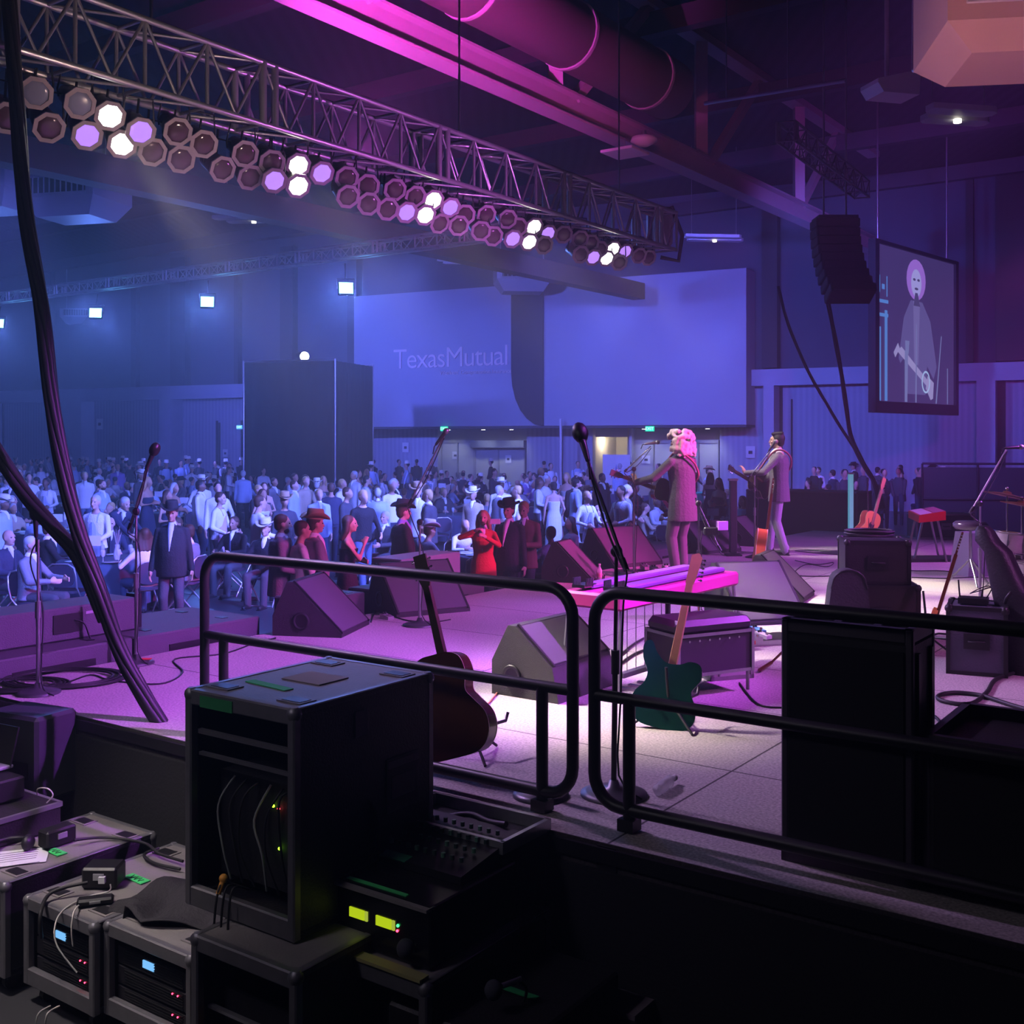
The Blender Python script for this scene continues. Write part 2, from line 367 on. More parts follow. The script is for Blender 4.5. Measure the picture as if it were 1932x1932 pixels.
        a.rings(rg); a.m = 1; a.rings([[top+qt @ V(((.094)*math.cos(2*PI*j/20), (.114)*math.sin(2*PI*j/20), z0)) for j in range(20)] for z0 in (.008, .03)], cap=False)
        add('cowboy_hat', a, 'hat')
    if det:
        for s_ in (-1, 1):
            e = MB(); e.ell(hc+qh @ V((s_*.032, .073, .008)), (.013, .011, .009), qh, 8, 6); add('eye', e, 'eye')
        e = MB(); e.ell(hc+qh @ V((0, .092, -.058)), (.024, .006, .006), qh, 8, 6); add('mouth', e, 'mouth')
    if p.get('apronstr'): pass
    PROTO[key] = [(n, mb, role, vx) for n, mb, role, vx in out]
    P2 = []
    for n, mb, role, vx in PROTO[key]:
        ms = [mat('guest_'+role, (.3, .3, .3))]
        if n == 'cowboy_hat': ms.append(mat('hat_band', (.02, .02, .02)))
        o = mb.build(n, ms, remesh=vx or 0, smooth=2 if vx else 0); P2.append((n, o.data, role)); bpy.data.objects.remove(o)
    PROTO[key] = P2; JO[key] = dict(hl=hl, hr=hr, hc=hc, nb=nb, el=el, er=er, qh=qh, sc=sc, qs=qs, shl=shl, shr=shr)
JO = {}
skins = [mat('skin_fair', (.62, .36, .27), .5), mat('skin_tan', (.45, .24, .16), .5), mat('skin_brown', (.20, .10, .065), .5)]
def cloth(name, c): return mat('cloth_'+name, c, .85, bump=.25, bscale=45)
CW = cloth('white', (.78, .78, .8)); CB = cloth('black', (.012, .012, .016)); CN = cloth('navy', (.03, .035, .07)); CG = cloth('grey', (.20, .2, .22)); CL = cloth('light_blue', (.4, .5, .7))
CR = cloth('red', (.65, .02, .03)); CT = cloth('tan', (.45, .36, .25)); CD = cloth('denim', (.10, .14, .25)); CC = cloth('charcoal', (.055, .055, .065)); CP = cloth('purple', (.3, .2, .5)); CA = cloth('apron', (.42, .45, .55))
hairs = [mat('hair_black', (.01, .008, .008), .6), mat('hair_brown', (.07, .03, .015), .6), mat('hair_grey', (.45, .45, .46), .6), mat('hair_blond', (.5, .33, .14), .55)]
HW = mat('hat_straw', (.72, .68, .6), .8); HB = mat('hat_black', (.012, .011, .012), .8); HT = mat('hat_tan', (.42, .28, .15), .8)
BASE = dict(skin=skins[0], top=CC, bottom=CC, shoe=black, hair=hairs[1], hat=HW, shirt=CW, tie=CN, apron=CA, eye=mat('eye_dark', (.02, .015, .01), .2), mouth=mat('lips', (.35, .08, .07), .5))
def person(key, loc, rz, label, cols, group=None, scale=1.0):
    cm = dict(BASE); cm.update(cols); root = None
    for n, me, role in PROTO[key]:
        o = bpy.data.objects.new('person' if root is None else n, me); C.objects.link(o)
        sl = o.material_slots[0]; sl.link = 'OBJECT'; sl.material = cm[role]
        if root is None:
            root = o; o.location = loc; o.rotation_euler = (0, 0, rz); o.scale = (scale,)*3; tag(o, label, 'person', group)
            MW[o.name] = M.Translation(V(loc)) @ M.Rotation(rz, 4, 'Z') @ M.Scale(scale, 4)
        else: o.parent = root
    return root
SIT = dict(hip=(0, -.05, .52), sit=True, fl=(-.13, .38, .08), fr=(.13, .38, .08), hl=(-.17, .35, .74), hr=(.17, .33, .74), khl=(-.1, .3, 1), khr=(.1, .3, 1))
def mk(key, vox=.022, **k): proto(key, k, vox)
# ---------- camera ----------
cam = bpy.data.cameras.new('camera'); camo = bpy.data.objects.new('camera', cam); C.objects.link(camo); S.camera = camo
camo.location = (0, 0, CZ); camo.rotation_euler = (R(90), 0, 0); cam.sensor_width = 36; cam.lens = 36*F/1932; cam.shift_y = -(966-HY)/1932; cam.clip_end = 300; cam.clip_start = .05
S.view_settings.view_transform = 'Standard'; S.view_settings.look = 'None'; S.view_settings.gamma = 1; S.view_settings.use_curve_mapping = False
# ---------- room shell ----------
WD = V((-.8844, .4667, 0)); WN = V((-.4667, -.8844, 0))
def wt(px, off=0):
    # the far wall, pushed off metres towards the hall
    k = (px-CX)/F; x0 = 4.9+WN.x*off; y0 = 46+WN.y*off; t = (x0-y0*k)/(k*1+1.895); t = (x0-k*y0)/(k+1.895)
    return V((x0-1.895*t, y0+t, 0))
def wz(px, py, off=0): return CZ-(py-HY)*wt(px, off).y/F
def wbox(mb, pa, pb, za, zb, off0, off1, inner=False):
    # slab standing out from the far wall between two image columns
    a = wt(pa, off1); b = wt(pb, off1); w = (b-a).length; c = (a+b)/2 - WN*((off1-off0)/2); c.z = (za+zb)/2
    rz = math.atan2(-WD.y, -WD.x); mb.box(c, (w, off1-off0, zb-za), rz=rz)
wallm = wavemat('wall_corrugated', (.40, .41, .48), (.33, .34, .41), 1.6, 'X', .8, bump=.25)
wallu = mat('wall_plaster', (.42, .43, .50), .85, noise=.08, nscale=1.5); wallpan = mat('soffit_plaster', (.40, .42, .48), .8, noise=.05, nscale=.8)
darkpan = mat('dark_panel', (.05, .045, .045), .9, noise=.15, nscale=2); ceilm = mat('ceiling_deck', (.035, .03, .045), .9, noise=.3, nscale=.6)
floorm = mat('hall_floor', (.05, .05, .055), .28, noise=.25, nscale=.8)
b = MB(); b.box((-8, 32, -.1), (110, 90, .2)); struct('floor', b, floorm)
b = MB(); b.box((-8, 32, 12.6), (110, 90, .2)); struct('ceiling', b, wavemat('ceiling_corrugated', (.035, .03, .045), (.022, .02, .03), .8, 'X', .9))
w = thing('wall_back', '', ''); del w['label']; del w['category']; w['kind'] = 'structure'
rzw = math.atan2(-WD.y, -WD.x)
def wallthing(name, m, parts, kind='structure'):
    mb = MB()
    for q in parts: wbox(mb, *q)
    o = mb.build(name, m)
    if kind: o['kind'] = kind
    return o
bpy.data.objects.remove(w)
wallthing('wall_back', wallm, [(-700, 826, 0, 4.9, -.3, 0), (994, 1118, 0, 4.9, -.3, 0), (1187, 1192, 0, 4.9, -.3, 0), (1358, 2600, 0, 4.9, -.3, 0), (826, 994, 3.1, 4.9, -.3, 0), (1118, 1358, 3.1, 4.9, -.3, 0)])
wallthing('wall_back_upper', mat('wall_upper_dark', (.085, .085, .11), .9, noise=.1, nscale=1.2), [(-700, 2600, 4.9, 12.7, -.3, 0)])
b = MB(); b.box((26, 20, 6.3), (.3, 70, 12.8)); struct('wall_right', b, wallu)
b = MB(); b.box((-8, -8, 6.3), (90, .3, 12.8)); struct('wall_front', b, darkpan)
b = MB(); b.box((-48, 32, 6.3), (.3, 90, 12.8)); struct('wall_left', b, wallu)
wallthing('trim_1', wallu, [(-300, 700, 4.72, 5.4, 0, .5)]); wallthing('trim_2', wallu, [(1410, 2300, 4.72, 5.35, 0, .5)])
wallthing('wall_soffit', wallpan, [(668, 1408, 3.22, 9.2, 0, 1.2)])
wallthing('trim_3', mat('soffit_edge', (.06, .06, .07), .7), [(668, 1408, 3.12, 3.21, 0, 1.25)])
for i, (a, c, z0, z1) in enumerate(((116, 153, 0, 4.7), (301, 321, 0, 4.7), (498, 508, 0, 4.7), (-70, -20, 0, 4.7), (1440, 1460, 0, 4.7), (1842, 1878, 0, 4.7))):
    q = wallthing('trim_%d' % (10+i), wallu, [(a, c, z0, z1, 0, .9)])
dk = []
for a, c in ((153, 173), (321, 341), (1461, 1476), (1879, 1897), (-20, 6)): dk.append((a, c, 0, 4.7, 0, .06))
wallthing('trim_4', darkpan, dk)  # dark slabs stand in for the shaded recess beside each pilaster
wallthing('trim_5', darkpan, [(247, 256, 5.4, 11, 0, .3), (321, 349, 5.4, 12, 0, .4), (441, 449, 5.4, 11, 0, .3), (528, 552, 5.4, 12, 0, .4), (80, 96, 5.4, 12, 0, .3), (655, 672, 5.4, 12, 0, .5), (1437, 1466, 5.4, 12, 0, .5), (1822, 1836, 5.4, 12, 0, .3), (1878, 1960, 5.4, 12, 0, .5)])
# dark sheet in place of the shaded gap between the big blue wall panels
b = MB(); a0 = wt(1025, 1.3); pl = [(0, 0), (0, 6.2)]
Wd = (wt(965, 1.3)-a0).length
pl += [(Wd, 6.2), (Wd, 2.3)] + [(Wd-1.5*(1-math.cos(R(t))) if True else 0, 2.3-2.3*math.sin(R(t))) for t in range(15, 91, 15)]
th = thing('panel_gap_shade', 'dark sheet for the shaded gap with a curved lower corner between two blue wall panels', 'shade sheet', (a0.x, a0.y, wz(995, 804, 1.3)), math.atan2(WD.y, WD.x))
b.prism(pl, 'y', -.04, .04); b.build('cloth', darkpan, th)
# pale lettering standing on the wall panel
letm = mat('lettering_pale', (.85, .72, .70), .8)
to = text_obj('wall_lettering', 'TexasMutual', 1.24, letm, .01, False, .92); p0 = wt(742, 1.23); to.location = (p0.x, p0.y, wz(840, 692, 1.26)); to.rotation_euler = (R(90), 0, rzw)
to2 = text_obj('small_lettering', "Workers' Compensation Insurance", .25, letm, .01); p0 = wt(830, 1.23); to2.location = (p0.x, p0.y, wz(840, 707, 1.26)); to2.rotation_euler = (R(90), 0, rzw)
tag(to, 'large pale company lettering on the blue wall panel', 'lettering'); tag(to2, 'small line of words under the large wall lettering', 'lettering')
# doors in the far wall
doorm = mat('door_grey', (.42, .42, .40), .55, noise=.06, nscale=2); framem = mat('door_frame', (.30, .30, .30), .5)
def door(n, px0, px1, z1=2.5, leaf=True, off=-.5):
    b = MB(); wbox(b, px0, px1, 0, z1, off, off+.06) if leaf else None
    a = wt(px0); e = thing('door_%d' % n, '', ''); del e['label']; del e['category']; e['kind'] = 'structure'
    if leaf: b.build('door_leaf', doorm, e)
    f = MB(); wbox(f, px0-2.2, px0, 0, z1+.1, off-.05, off+.12); wbox(f, px1, px1+2.2, 0, z1+.1, off-.05, off+.12); wbox(f, px0-2.2, px1+2.2, z1, z1+.12, off-.05, off+.12); f.build('door_frame', framem, e)
    h = MB(); hp = px1-3 if n % 2 else px0+2; wbox(h, hp, hp+1.6, .95, 1.15, off+.06, off+.14); h.build('door_handle', steel, e)
door(1, 834, 862); door(2, 864, 893); door(3, 897, 939, 2.2); door(4, 941, 988, 2.2); door(5, 1194, 1232); door(6, 1234, 1284); door(7, 1286, 1317); door(8, 1319, 1354)
wallthing('wall_recess', wallu, [(820, 1000, 0, 3.2, -.75, -.6), (1190, 1362, 0, 3.2, -.75, -.6), (1110, 1192, 2.75, 3.2, -.75, -.6)])
wallthing('trim_6', mat('canopy_blue', (.10, .11, .16), .6), [(888, 988, 2.28, 2.6, -.5, -.1)])
# lit corridor behind the open door
cw = mat('corridor_wall', (.5, .46, .38), .8); b = MB(); wbox(b, 1108, 1200, 0, 3.1, -3.2, -3.1); wbox(b, 1112, 1120, 0, 3.1, -3.1, -.6); wbox(b, 1184, 1191, 0, 3.1, -3.1, -.6); o = b.build('wall_corridor', cw); o['kind'] = 'structure'
e = MB(); wbox(e, 1138, 1160, 0, 2.4, -3.08, -3.0); o = e.build('door_9', mat('door_dark', (.10, .09, .08), .5)); o['kind'] = 'structure'
t = thing('corridor_light', 'bright ceiling light strip inside the open doorway', 'light', wt(1150, -1.6)+V((0, 0, 3.0)), rzw)
MB().box((0, 0, 0), (1.6, .3, .05)).build('diffuser', emis('lamp_warm', (1, .9, .7), 6), t); MB().box((0, 0, .05), (1.7, .36, .06)).build('housing', white, t)
def light(kind, name, loc, energy, col, **k):
    l = bpy.data.lights.new(name, kind); l.energy = energy; l.color = col; o = bpy.data.objects.new(name, l); C.objects.link(o); o.location = loc
    tgt = k.pop('to', None)
    if tgt is not None: o.rotation_euler = (V(tgt)-V(loc)).to_track_quat('-Z', 'Y').to_euler()
    if kind == 'SPOT': l.spot_size = R(k.pop('ang', 40)); l.spot_blend = k.pop('blend', .8); l.shadow_soft_size = k.pop('soft', .08)
    if kind == 'POINT': l.shadow_soft_size = k.pop('soft', .1)
    if kind == 'AREA': l.size = k.pop('size', 1)
    return o
pl = wt(1150, -1.5); light('POINT', 'corridor_lamp', (pl.x, pl.y, 2.6), 60, (1, .85, .6))
# recessed lamps above the doors
for i, (px, e_) in enumerate(((846, 60), (912, 90), (965, 90), (1215, 70), (1275, 70), (1335, 90))):
    p = wt(px, .35); t = thing('soffit_downlight', 'small round downlight set in the soffit above the closed doors', 'light', (p.x, p.y, 3.1), 0, 'soffit downlights over the doors')
    MB().cyl((0, 0, -.03), (0, 0, .02), .12, n=16).build('housing', white, t); MB().cyl((0, 0, -.035), (0, 0, -.031), .09, n=16).build('lens', emis('lamp_white', (1, .97, .9), 12), t)
    light('SPOT', 'door_lamp', (p.x, p.y, 3.05), e_, (.85, .93, 1), to=wt(px, -.3)+V((0, 0, 0)), ang=120, soft=.1)
# exit signs and paper notices
def wsign(px, py, w, h, off, fn):
    p = wt(px, off); p.z = wz(px, py, off); return p
for px, py, lab, m in ((838, 809, 'green lit exit sign over the left group of doors', 1), (1226, 809, 'green lit exit sign behind the long-haired singer', 1), (452, 806, 'small pale blue lit exit sign on the wall left of the black tower', 0)):
    off = 1.35 if m else .1; p = wsign(px, py, 0, 0, off, 0); t = thing('exit_sign', lab, 'exit sign', p, rzw)
    MB().box((0, 0, 0), (.36, .05, .2)).build('housing', mat('exit_green' if m else 'exit_blue', (.02, .3, .15) if m else (.05, .3, .5), .5, emit=(.0, .8, .35) if m else (.1, .6, 1), es=1.6 if m else .8), t)
    o = text_obj('lettering', 'EXIT', .17, emis('exit_letters', (.6, 1, .8), 2), .004, True); o.parent = t; o.location = (0, -.032, 0)
for px, py, w_, h_, lab in ((859, 859, .22, .26, 'white paper notice on the leftmost lit door'), (959, 866, .2, .26, 'white paper notice on the wide door under the canopy'), (1219, 867, .26, .26, 'white paper notice on the door left of the singer'), (765, 844, .24, .34, 'white notice with dark arrow on the wall left of the lit doors'), (1416, 853, .26, .36, 'white notice with dark arrow between the two guitarists'), (188, 800, .34, .45, 'pale square notice high on the far left wall'), (163*0+425, 855, .22, .3, 'white notice near the door frame left of the black tower'), (491, 855, .24, .3, 'white notice beside the ladder of the black tower')):
    off = -.4 if 826 < px < 1000 or 1190 < px < 1300 else .08; p = wsign(px, py, 0, 0, off, 0); t = thing('paper_notice', lab, 'notice', p, rzw)
    MB().box((0, 0, 0), (w_*1.4, .01, h_*1.3)).build('sheet', paper, t); MB().box((0, -.008, -.01), (w_*.6, .006, h_*.35)).build('printed_mark', black, t)
# closed service door outlines left of the tower
for px in (408, 414, 455, 461): pass
wallthing('trim_7', darkpan, [(407, 409, 0, 3.6, 0, .1), (412, 413.5, 0, 3.5, 0, .1), (454, 455.5, 0, 3.6, 0, .1), (459, 460.5, 0, 3.5, 0, .1), (1492, 1494, 0, 4.2, 0, .1), (1057, 1060, 0, 3.1, 0, .1)])
# white pole standing at the wall
p = wt(1058, 1.6); t = thing('white_pole', 'tall thin white pole standing against the wall behind the crowd', 'pole', (p.x, p.y, 0)); MB().cyl((0, 0, 0), (0, 0, wz(1058, 790, 1.6)), .055, n=10).build('shaft', white, t); MB().cyl((0, 0, 0), (0, 0, .05), .25, n=16).build('base', black, t)
# ---------- follow spot tower ----------
Yt = 44; a = P(508, 690, Yt); c = P(664, 690, Yt-1.5); cen = (a+c)/2; tw = thing('draped_tower', 'tall scaffold tower wrapped in black cloth with follow spot on top', 'tower', (cen.x, cen.y, 0), rzw*.6)
b = MB(); n = 60; W2 = (c-a).length/2; top = 5.55
def foldrect(w, d, n=28, amp=.05):
    out = []
    for sx, sy, L, ox, oy in ((1, 0, 2*w, -w, -d), (0, 1, 2*d, w, -d), (-1, 0, 2*w, w, d), (0, -1, 2*d, -w, d)):
        for i in range(n):
            s_ = i/n*L; fo = amp*math.sin(i*1.9); out.append((ox+sx*s_+(sy)*fo, oy+sy*s_-(sx)*fo))
    return out
rc = foldrect(W2, W2*.9); b.rings([[V((x*(1+.02*(k == 0)), y, z)) for x, y in rc] for k, z in enumerate((0, 2, 4, top))], smooth=True)
b.build('black_cloth', mat('duvetyne', (.010, .009, .008), .95, noise=.2, nscale=3), tw)
b = MB()
for x, y in ((-W2, -W2*.9), (W2, -W2*.9), (-W2, W2*.9), (W2, W2*.9)): b.cyl((x, y, 0), (x, y, top+.08), .04, n=8)
for z in (top+.05,): b.cyl((-W2, -W2*.9, z), (W2, -W2*.9, z), .03, n=8); b.cyl((-W2, W2*.9, z), (W2, W2*.9, z), .03, n=8)
b.build('scaffold_frame', alu, tw)
ld = thing('tower_ladder', 'thin metal ladder leaning up the left side of the black tower', 'ladder', (cen.x-W2-.25, cen.y-.3, 0), 0); b = MB()
for x in (-.17, .12): b.cyl((x, 0, 0), (x, 0, 5.6), .022, n=6)
b.build('rail', alu, ld); b = MB()
for i in range(18): b.cyl((-.17, 0, .3+i*.3), (.12, 0, .3+i*.3), .014, n=6)
b.build('rung', alu, ld)
fp = P(573, 672, Yt-1.2); fs = thing('follow_spot', 'bright follow spot lamp on a stand on top of the black tower', 'spotlight', (fp.x, fp.y, fp.z)); tgt = V((4, 13, 2.2)); dv = (tgt-fp).normalized()
b = MB(); b.cyl(dv*-.7, dv*.15, .16, .2, n=16); b.build('barrel', black, fs); MB().cyl(dv*.151, dv*.16, .17, n=16).build('lens', emis('follow_lens', (.75, .9, 1), 30), fs)
b = MB(); b.cyl((0, 0, -.1), (0, 0, top-fp.z), .04, n=8)
for a_ in (0, 2.1, 4.2): b.cyl((0, 0, -.5), (.4*math.cos(a_), .4*math.sin(a_), top-fp.z), .025, n=6)
b.build('stand', black, fs)
# ---------- ceiling steel ----------
steelp = mat('painted_steel_beam', (.42, .30, .33), .55, noise=.1, nscale=1.5)
def d1line(px, py, z):      # point of a D1-running line at height z seen at px
    return G(px, py, z)
p0 = G(480, -29, 9.0); t = thing('trim_beam', '', ''); del t['label']; del t['category']; t['kind'] = 'structure'
pb = G(550, 0, 9.0); L0, L1 = -9, 27
def bp(s, lat=0, z=0): return pb+D1*s+D2*lat+V((0, 0, z))
b = MB(); 
for z in (0.02, .5): b.bar(bp(L0, 0, z), bp(L1, 0, z), .42, .05)
b.bar(bp(L0, 0, .26), bp(L1, 0, .26), .06, .46); b.build('beam_chord', steelp, t)
b = MB()
for s in (-6, -.6, 7.0, 13.5, 20): b.bar(bp(s, 0, .5), bp(s, 0, 3.4), .28, .28)
for s in (-6, 1.5, 7.7, 14, 20.2): b.bar(bp(s, 0, .5), bp(s+3.2 if s > 0 else s+2.6, 0, 3.4), .2, .2)
for s in (2.0,): b.bar(bp(s-1.8, 0, .5), bp(s-3.6, 0, 3.4), .22, .22)
b.bar(bp(L0, 0, 3.45), bp(L1, 0, 3.45), .4, .3); b.build('beam_web', steelp, t)
t2 = MB(); q = G(20, 285, 8.2); t2.bar(q-D1*12, q+D1*25, .5, .6); o = t2.build('trim_beam_left', mat('beam_brown', (.16, .09, .07), .7)); o['kind'] = 'structure'
t2 = MB()
for k in range(7): c0 = V((-2, 6+k*7.5, 11.9)); t2.bar(c0-D2*30, c0+D2*36, .3, .5)
o = t2.build('trim_joists', mat('joist', (.06, .045, .06), .7)); o['kind'] = 'structure'
dk_ = thing('round_duct', 'large round air duct running beside the ceiling beam', 'duct', bp(0, -.9, 1.1)); b = MB(); b.cyl(bp(-9, -.9, 1.1), bp(10, -.9, 1.1), .62, n=24); b.build('pipe', mat('duct_paint', (.09, .055, .055), .6), dk_, world=True)
b = MB()
for s in (0, 3, 6, 9): MB().cyl(bp(s, -.9, 1.1), bp(s+.08, -.9, 1.1), .65, n=24).build('duct_band', steelp, dk_, world=True)

dp = G(1215, 262, 8.85); sp = thing('beam_lamp_cluster', 'small white sensor lamp bolted under the ceiling beam', 'lamp', (dp.x, dp.y, 8.8)); MB().lathe([(.0, .1), (.25, .08), (.28, 0), (.1, -.1), (0, -.1)]).build('housing', white, sp); MB().cyl((0, 0, .08), (0, 0, .22), .05).build('bracket', steel, sp)
sq = G(1179, 288, 8.6); sp = thing('ceiling_speaker_panel', 'pale square ceiling panel hanging left of the beam sensor lamp', 'panel', (sq.x, sq.y, 8.6), YAW); MB().box((0, 0, 0), (.75, .75, .06), bev=.01).build('panel_plate', white, sp); MB().cyl((0, 0, 0), (0, 0, .3), .012, n=5).build('hanger', steel, sp)
# twin panel ceiling lights
fixm = mat('fixture_white', (.6, .6, .65), .5)
def fixture(px, py, z, w, lab, lamp=True, rz=0, big=1):
    p = G(px, py, z); t = thing('ceiling_fixture', lab, 'ceiling light', p, rz); 
    for i, (ox, oy) in enumerate(((-.12, -.28), (.12, .28))):
        pl_ = [(-w/2+ox, oy-.18), (w/2+ox-.1, oy-.18), (w/2+ox, oy-.08), (w/2+ox, oy+.08), (w/2+ox-.1, oy+.18), (-w/2+ox+.1, oy+.18), (-w/2+ox, oy+.08)]
        b = MB(); b.prism(pl_, 'z', 0, .1); b.build('reflector', fixm, t)
    if lamp: MB().cyl((.05, .1, -.06), (.05, .1, 0), .07, n=14).build('lamp', emis('lamp_cream', (1, .95, .75), 5), t)
    b = MB(); 
    for s_ in (-.4, .4): b.cyl((s_*w, 0, .1), (s_*w, 0, 12.4-z), .012, n=5)
    b.build('hanger', steel, t)
fixture(1808, 222, 8.4, 1.3, 'twin pale ceiling fixture with small lit lamp at upper right', rz=.2)
fixture(474, 416, 9.3, 1.9, 'twin pale ceiling fixture below the left end of the lighting truss', rz=-.1)
fixture(1347, 452, 9.3, 1.9, 'ceiling fixture with lit lamp seen below the round duct end', rz=.1)
fixture(878, 495, 9.3, 1.9, 'ceiling fixture behind the right end of the far blue truss', rz=.1)
fixture(1158, 545, 9.3, 1.9, 'ceiling fixture just right of the hanging unit heater', rz=.1)
fixture(528, 598, 9.5, 2.2, 'distant ceiling fixture above the black tower', rz=.1)
fixture(300, 622, 9.5, 2.2, 'distant ceiling fixture left of the black tower', rz=.1)
fixture(112, 624, 9.5, 2.2, 'distant ceiling fixture beside the black cable bundle', False, rz=.1)
fixture(1525, 519, 9.3, 2.0, 'ceiling fixture left of the hanging speaker column', False, rz=.1)
for px, py, lab in ((343, 606, 'small bright round ceiling lamp left of the middle blue flood'), (437, 598, 'small bright round ceiling lamp right of the middle blue flood'), (560, 585, 'small bright round ceiling lamp left of the rightmost blue flood'), (152, 622, 'small bright round ceiling lamp above the far left wall'), (1503, 517, 'bright bluish lamp bar left of the hanging speaker column'), (1333, 562, 'small dim lamp on the blue wall beside the haze beam')):
    p = G(px, py, 9.2); t = thing('ceiling_spot', lab, 'ceiling lamp', p); MB().cyl((0, 0, -.05), (0, 0, 0), .2 if px != 1503 else .3, n=14).build('lens', emis('lamp_cold', (.6, .8, 1), 7), t); MB().cyl((0, 0, 0), (0, 0, .3), .24, .12, n=14).build('housing', fixm, t); MB().cyl((0, 0, .3), (0, 0, 3.2), .012, n=5).build('hanger', steel, t)
# unit heaters / coolers
def heater(px, py, z, w, lab, rz, m, gm=None):
    p = G(px, py, z); t = thing('unit_heater', lab, 'heater', p, rz); h = w*.38; d = w*.8
    b = MB(); top = [(-w*.5, -d*.5), (w*.5, -d*.5), (w*.5, d*.5), (-w*.5, d*.5)]; bot = [(-w*.36, -d*.34), (w*.36, -d*.34), (w*.36, d*.34), (-w*.36, d*.34)]
    b.rings([[V((x, y, 0)) for x, y in bot], [V((x, y, h*.55)) for x, y in top], [V((x, y, h*1.25)) for x, y in top]], smooth=False); b.build('casing', m, t)
    g = MB(); g.box((0, -d*.5-.01, h*.9), (w*.8, .03, h*.5)); g.build('grille_recess', black, t)
    s = MB()
    for i in range(11): s.box((-w*.38+i*w*.076, -d*.5-.03, h*.9), (w*.012, .03, h*.5))
    s.box((0, -d*.5-.035, h*1.17), (w*.84, .03, h*.05)); s.box((0, -d*.5-.035, h*.63), (w*.84, .03, h*.05))
    s.build('louvre', gm or m, t); b = MB()
    for x in (-.4, .4): b.cyl((x*w, 0, h), (x*w, 0, 12.4-z), .02, n=6)
    b.build('hanger', steel, t)
fx2 = mat('heater_grey', (.38, .38, .42), .5)
heater(145, 415, 8.0, 2.0, 'large blue-lit unit heater hanging below the truss at left', -.25, fx2)
heater(-15, 400, 8.2, 2.0, 'unit heater cut off by the left edge behind the cable bundle', -.25, fx2)
heater(985, 553, 8.6, 2.2, 'unit heater hanging in the middle above the blue wall', .1, fx2)
heater(262, 612, 9.0, 2.2, 'small distant unit heater left of the middle blue flood', .1, fx2); heater(150, 612, 9.0, 1.7, 'small distant unit heater under the left blue flood', .1, fx2)
hp = P(1880, 122, 10); t = thing('air_handler', 'large pink-lit air handler box in the upper right corner', 'air handler', hp, R(-8)); hm = mat('handler_tan', (.60, .42, .36), .55, noise=.08, nscale=2)
b = MB(); w_, d_ = 1.5, 1.3
b.rings([[V((x, y, 0)) for x, y in ((-.3, -.35), (1.2, -.35), (1.2, .6), (-.3, .6))], [V((x, y, .22)) for x, y in ((-.55, -.55), (1.4, -.55), (1.4, .8), (-.55, .8))], [V((x, y, 1.1)) for x, y in ((-.55, -.55), (1.4, -.55), (1.4, .8), (-.55, .8))]], smooth=False); b.build('casing', hm, t)
g = MB(); g.box((.45, -.56, .60), (1.6, .03, .42)); g.build('grille_recess', black, t)
s = MB()
for i in range(10): s.box((-.3+i*.165, -.59, .60), (.012, .03, .42))
s.box((.45, -.6, .37), (1.7, .04, .05)); s.box((.45, -.6, .83), (1.7, .04, .05)); s.box((-.38, -.6, .60), (.05, .04, .5)); s.build('louvre', white, t)
MB().cyl((0, 0, 1.2), (0, 0, 7), .02, n=6).build('hanger', steel, t)
# small magenta-lit junction box and suspended pipe with hangers
jp = P(1680, 175, 14); t = thing('junction_box', 'purple-lit metal box hanging from two rods at upper right', 'box', jp, .25); b = MB(); b.prism([(-.3, .05), (-.22, -.06), (.28, -.06), (.3, .26), (-.3, .1)], 'y', -.2, .2); b.build('casing', mat('box_metal', (.5, .45, .5), .4, .3), t)
b = MB(); b.cyl((-.05, 0, .1), (-.05, 0, 5.5), .03, n=8); b.cyl((.33, 0, .2), (.4, 0, 5.5), .03, n=8); b.build('hanger_rod', steelp, t)
for i, (xa, ya, xb, yb, Ya, Yb, lab) in enumerate(((1330, 195, 1596, 152, 16, 14, 'purple-lit suspended conduit pipe at upper middle right'), (1724, 133, 1830, 116, 13, 12, 'short purple-lit conduit pipe beside the air handler'))):
    a = P(xa, ya, Ya); c = P(xb, yb, Yb); t = thing('conduit_pipe', lab, 'pipe', a); MB().cyl(a, c, .028, n=8).build('pipe', steel, t, world=True); b = MB()
    for f in (.17, .62): q = a+(c-a)*f; b.cyl(q, q+V((0, 0, 12.4-q.z)), .01, n=5)
    b.build('hanger_wire', steel, t, world=True)
# ---------- stage ----------
O = V((-3.596, 7.356, 0))
def SP(u, v, z=ST): return O+D1*u-D2*v+V((0, 0, z))     # u across the stage, v upstage
def uv(p): q = V((p.x, p.y, 0))-O; return q.dot(D1), -q.dot(D2)
SR = M.Rotation(YAW, 3, 'Z')
st = thing('stage', '', ''); del st['label']; del st['category']; st['kind'] = 'structure'; st.location = O; st.rotation_euler = (0, 0, YAW); MW[st.name] = M.Translation(O) @ SR.to_4x4()
dm = mat('stage_deck_carpet', (.46, .43, .42), .8); nt = dm.node_tree; bs = nt.nodes['Principled BSDF']
tc = nt.nodes.new('ShaderNodeTexCoord'); br = nt.nodes.new('ShaderNodeTexBrick'); br.offset = 0; br.inputs['Scale'].default_value = 1; br.inputs['Brick Width'].default_value = 2.44; br.inputs['Row Height'].default_value = 1.22
br.inputs['Mortar Size'].default_value = .006; br.inputs['Mortar Smooth'].default_value = .1; br.inputs['Color1'].default_value = (.44, .40, .38, 1); br.inputs['Color2'].default_value = (.47, .43, .41, 1); br.inputs['Mortar'].default_value = (.05, .04, .045, 1)
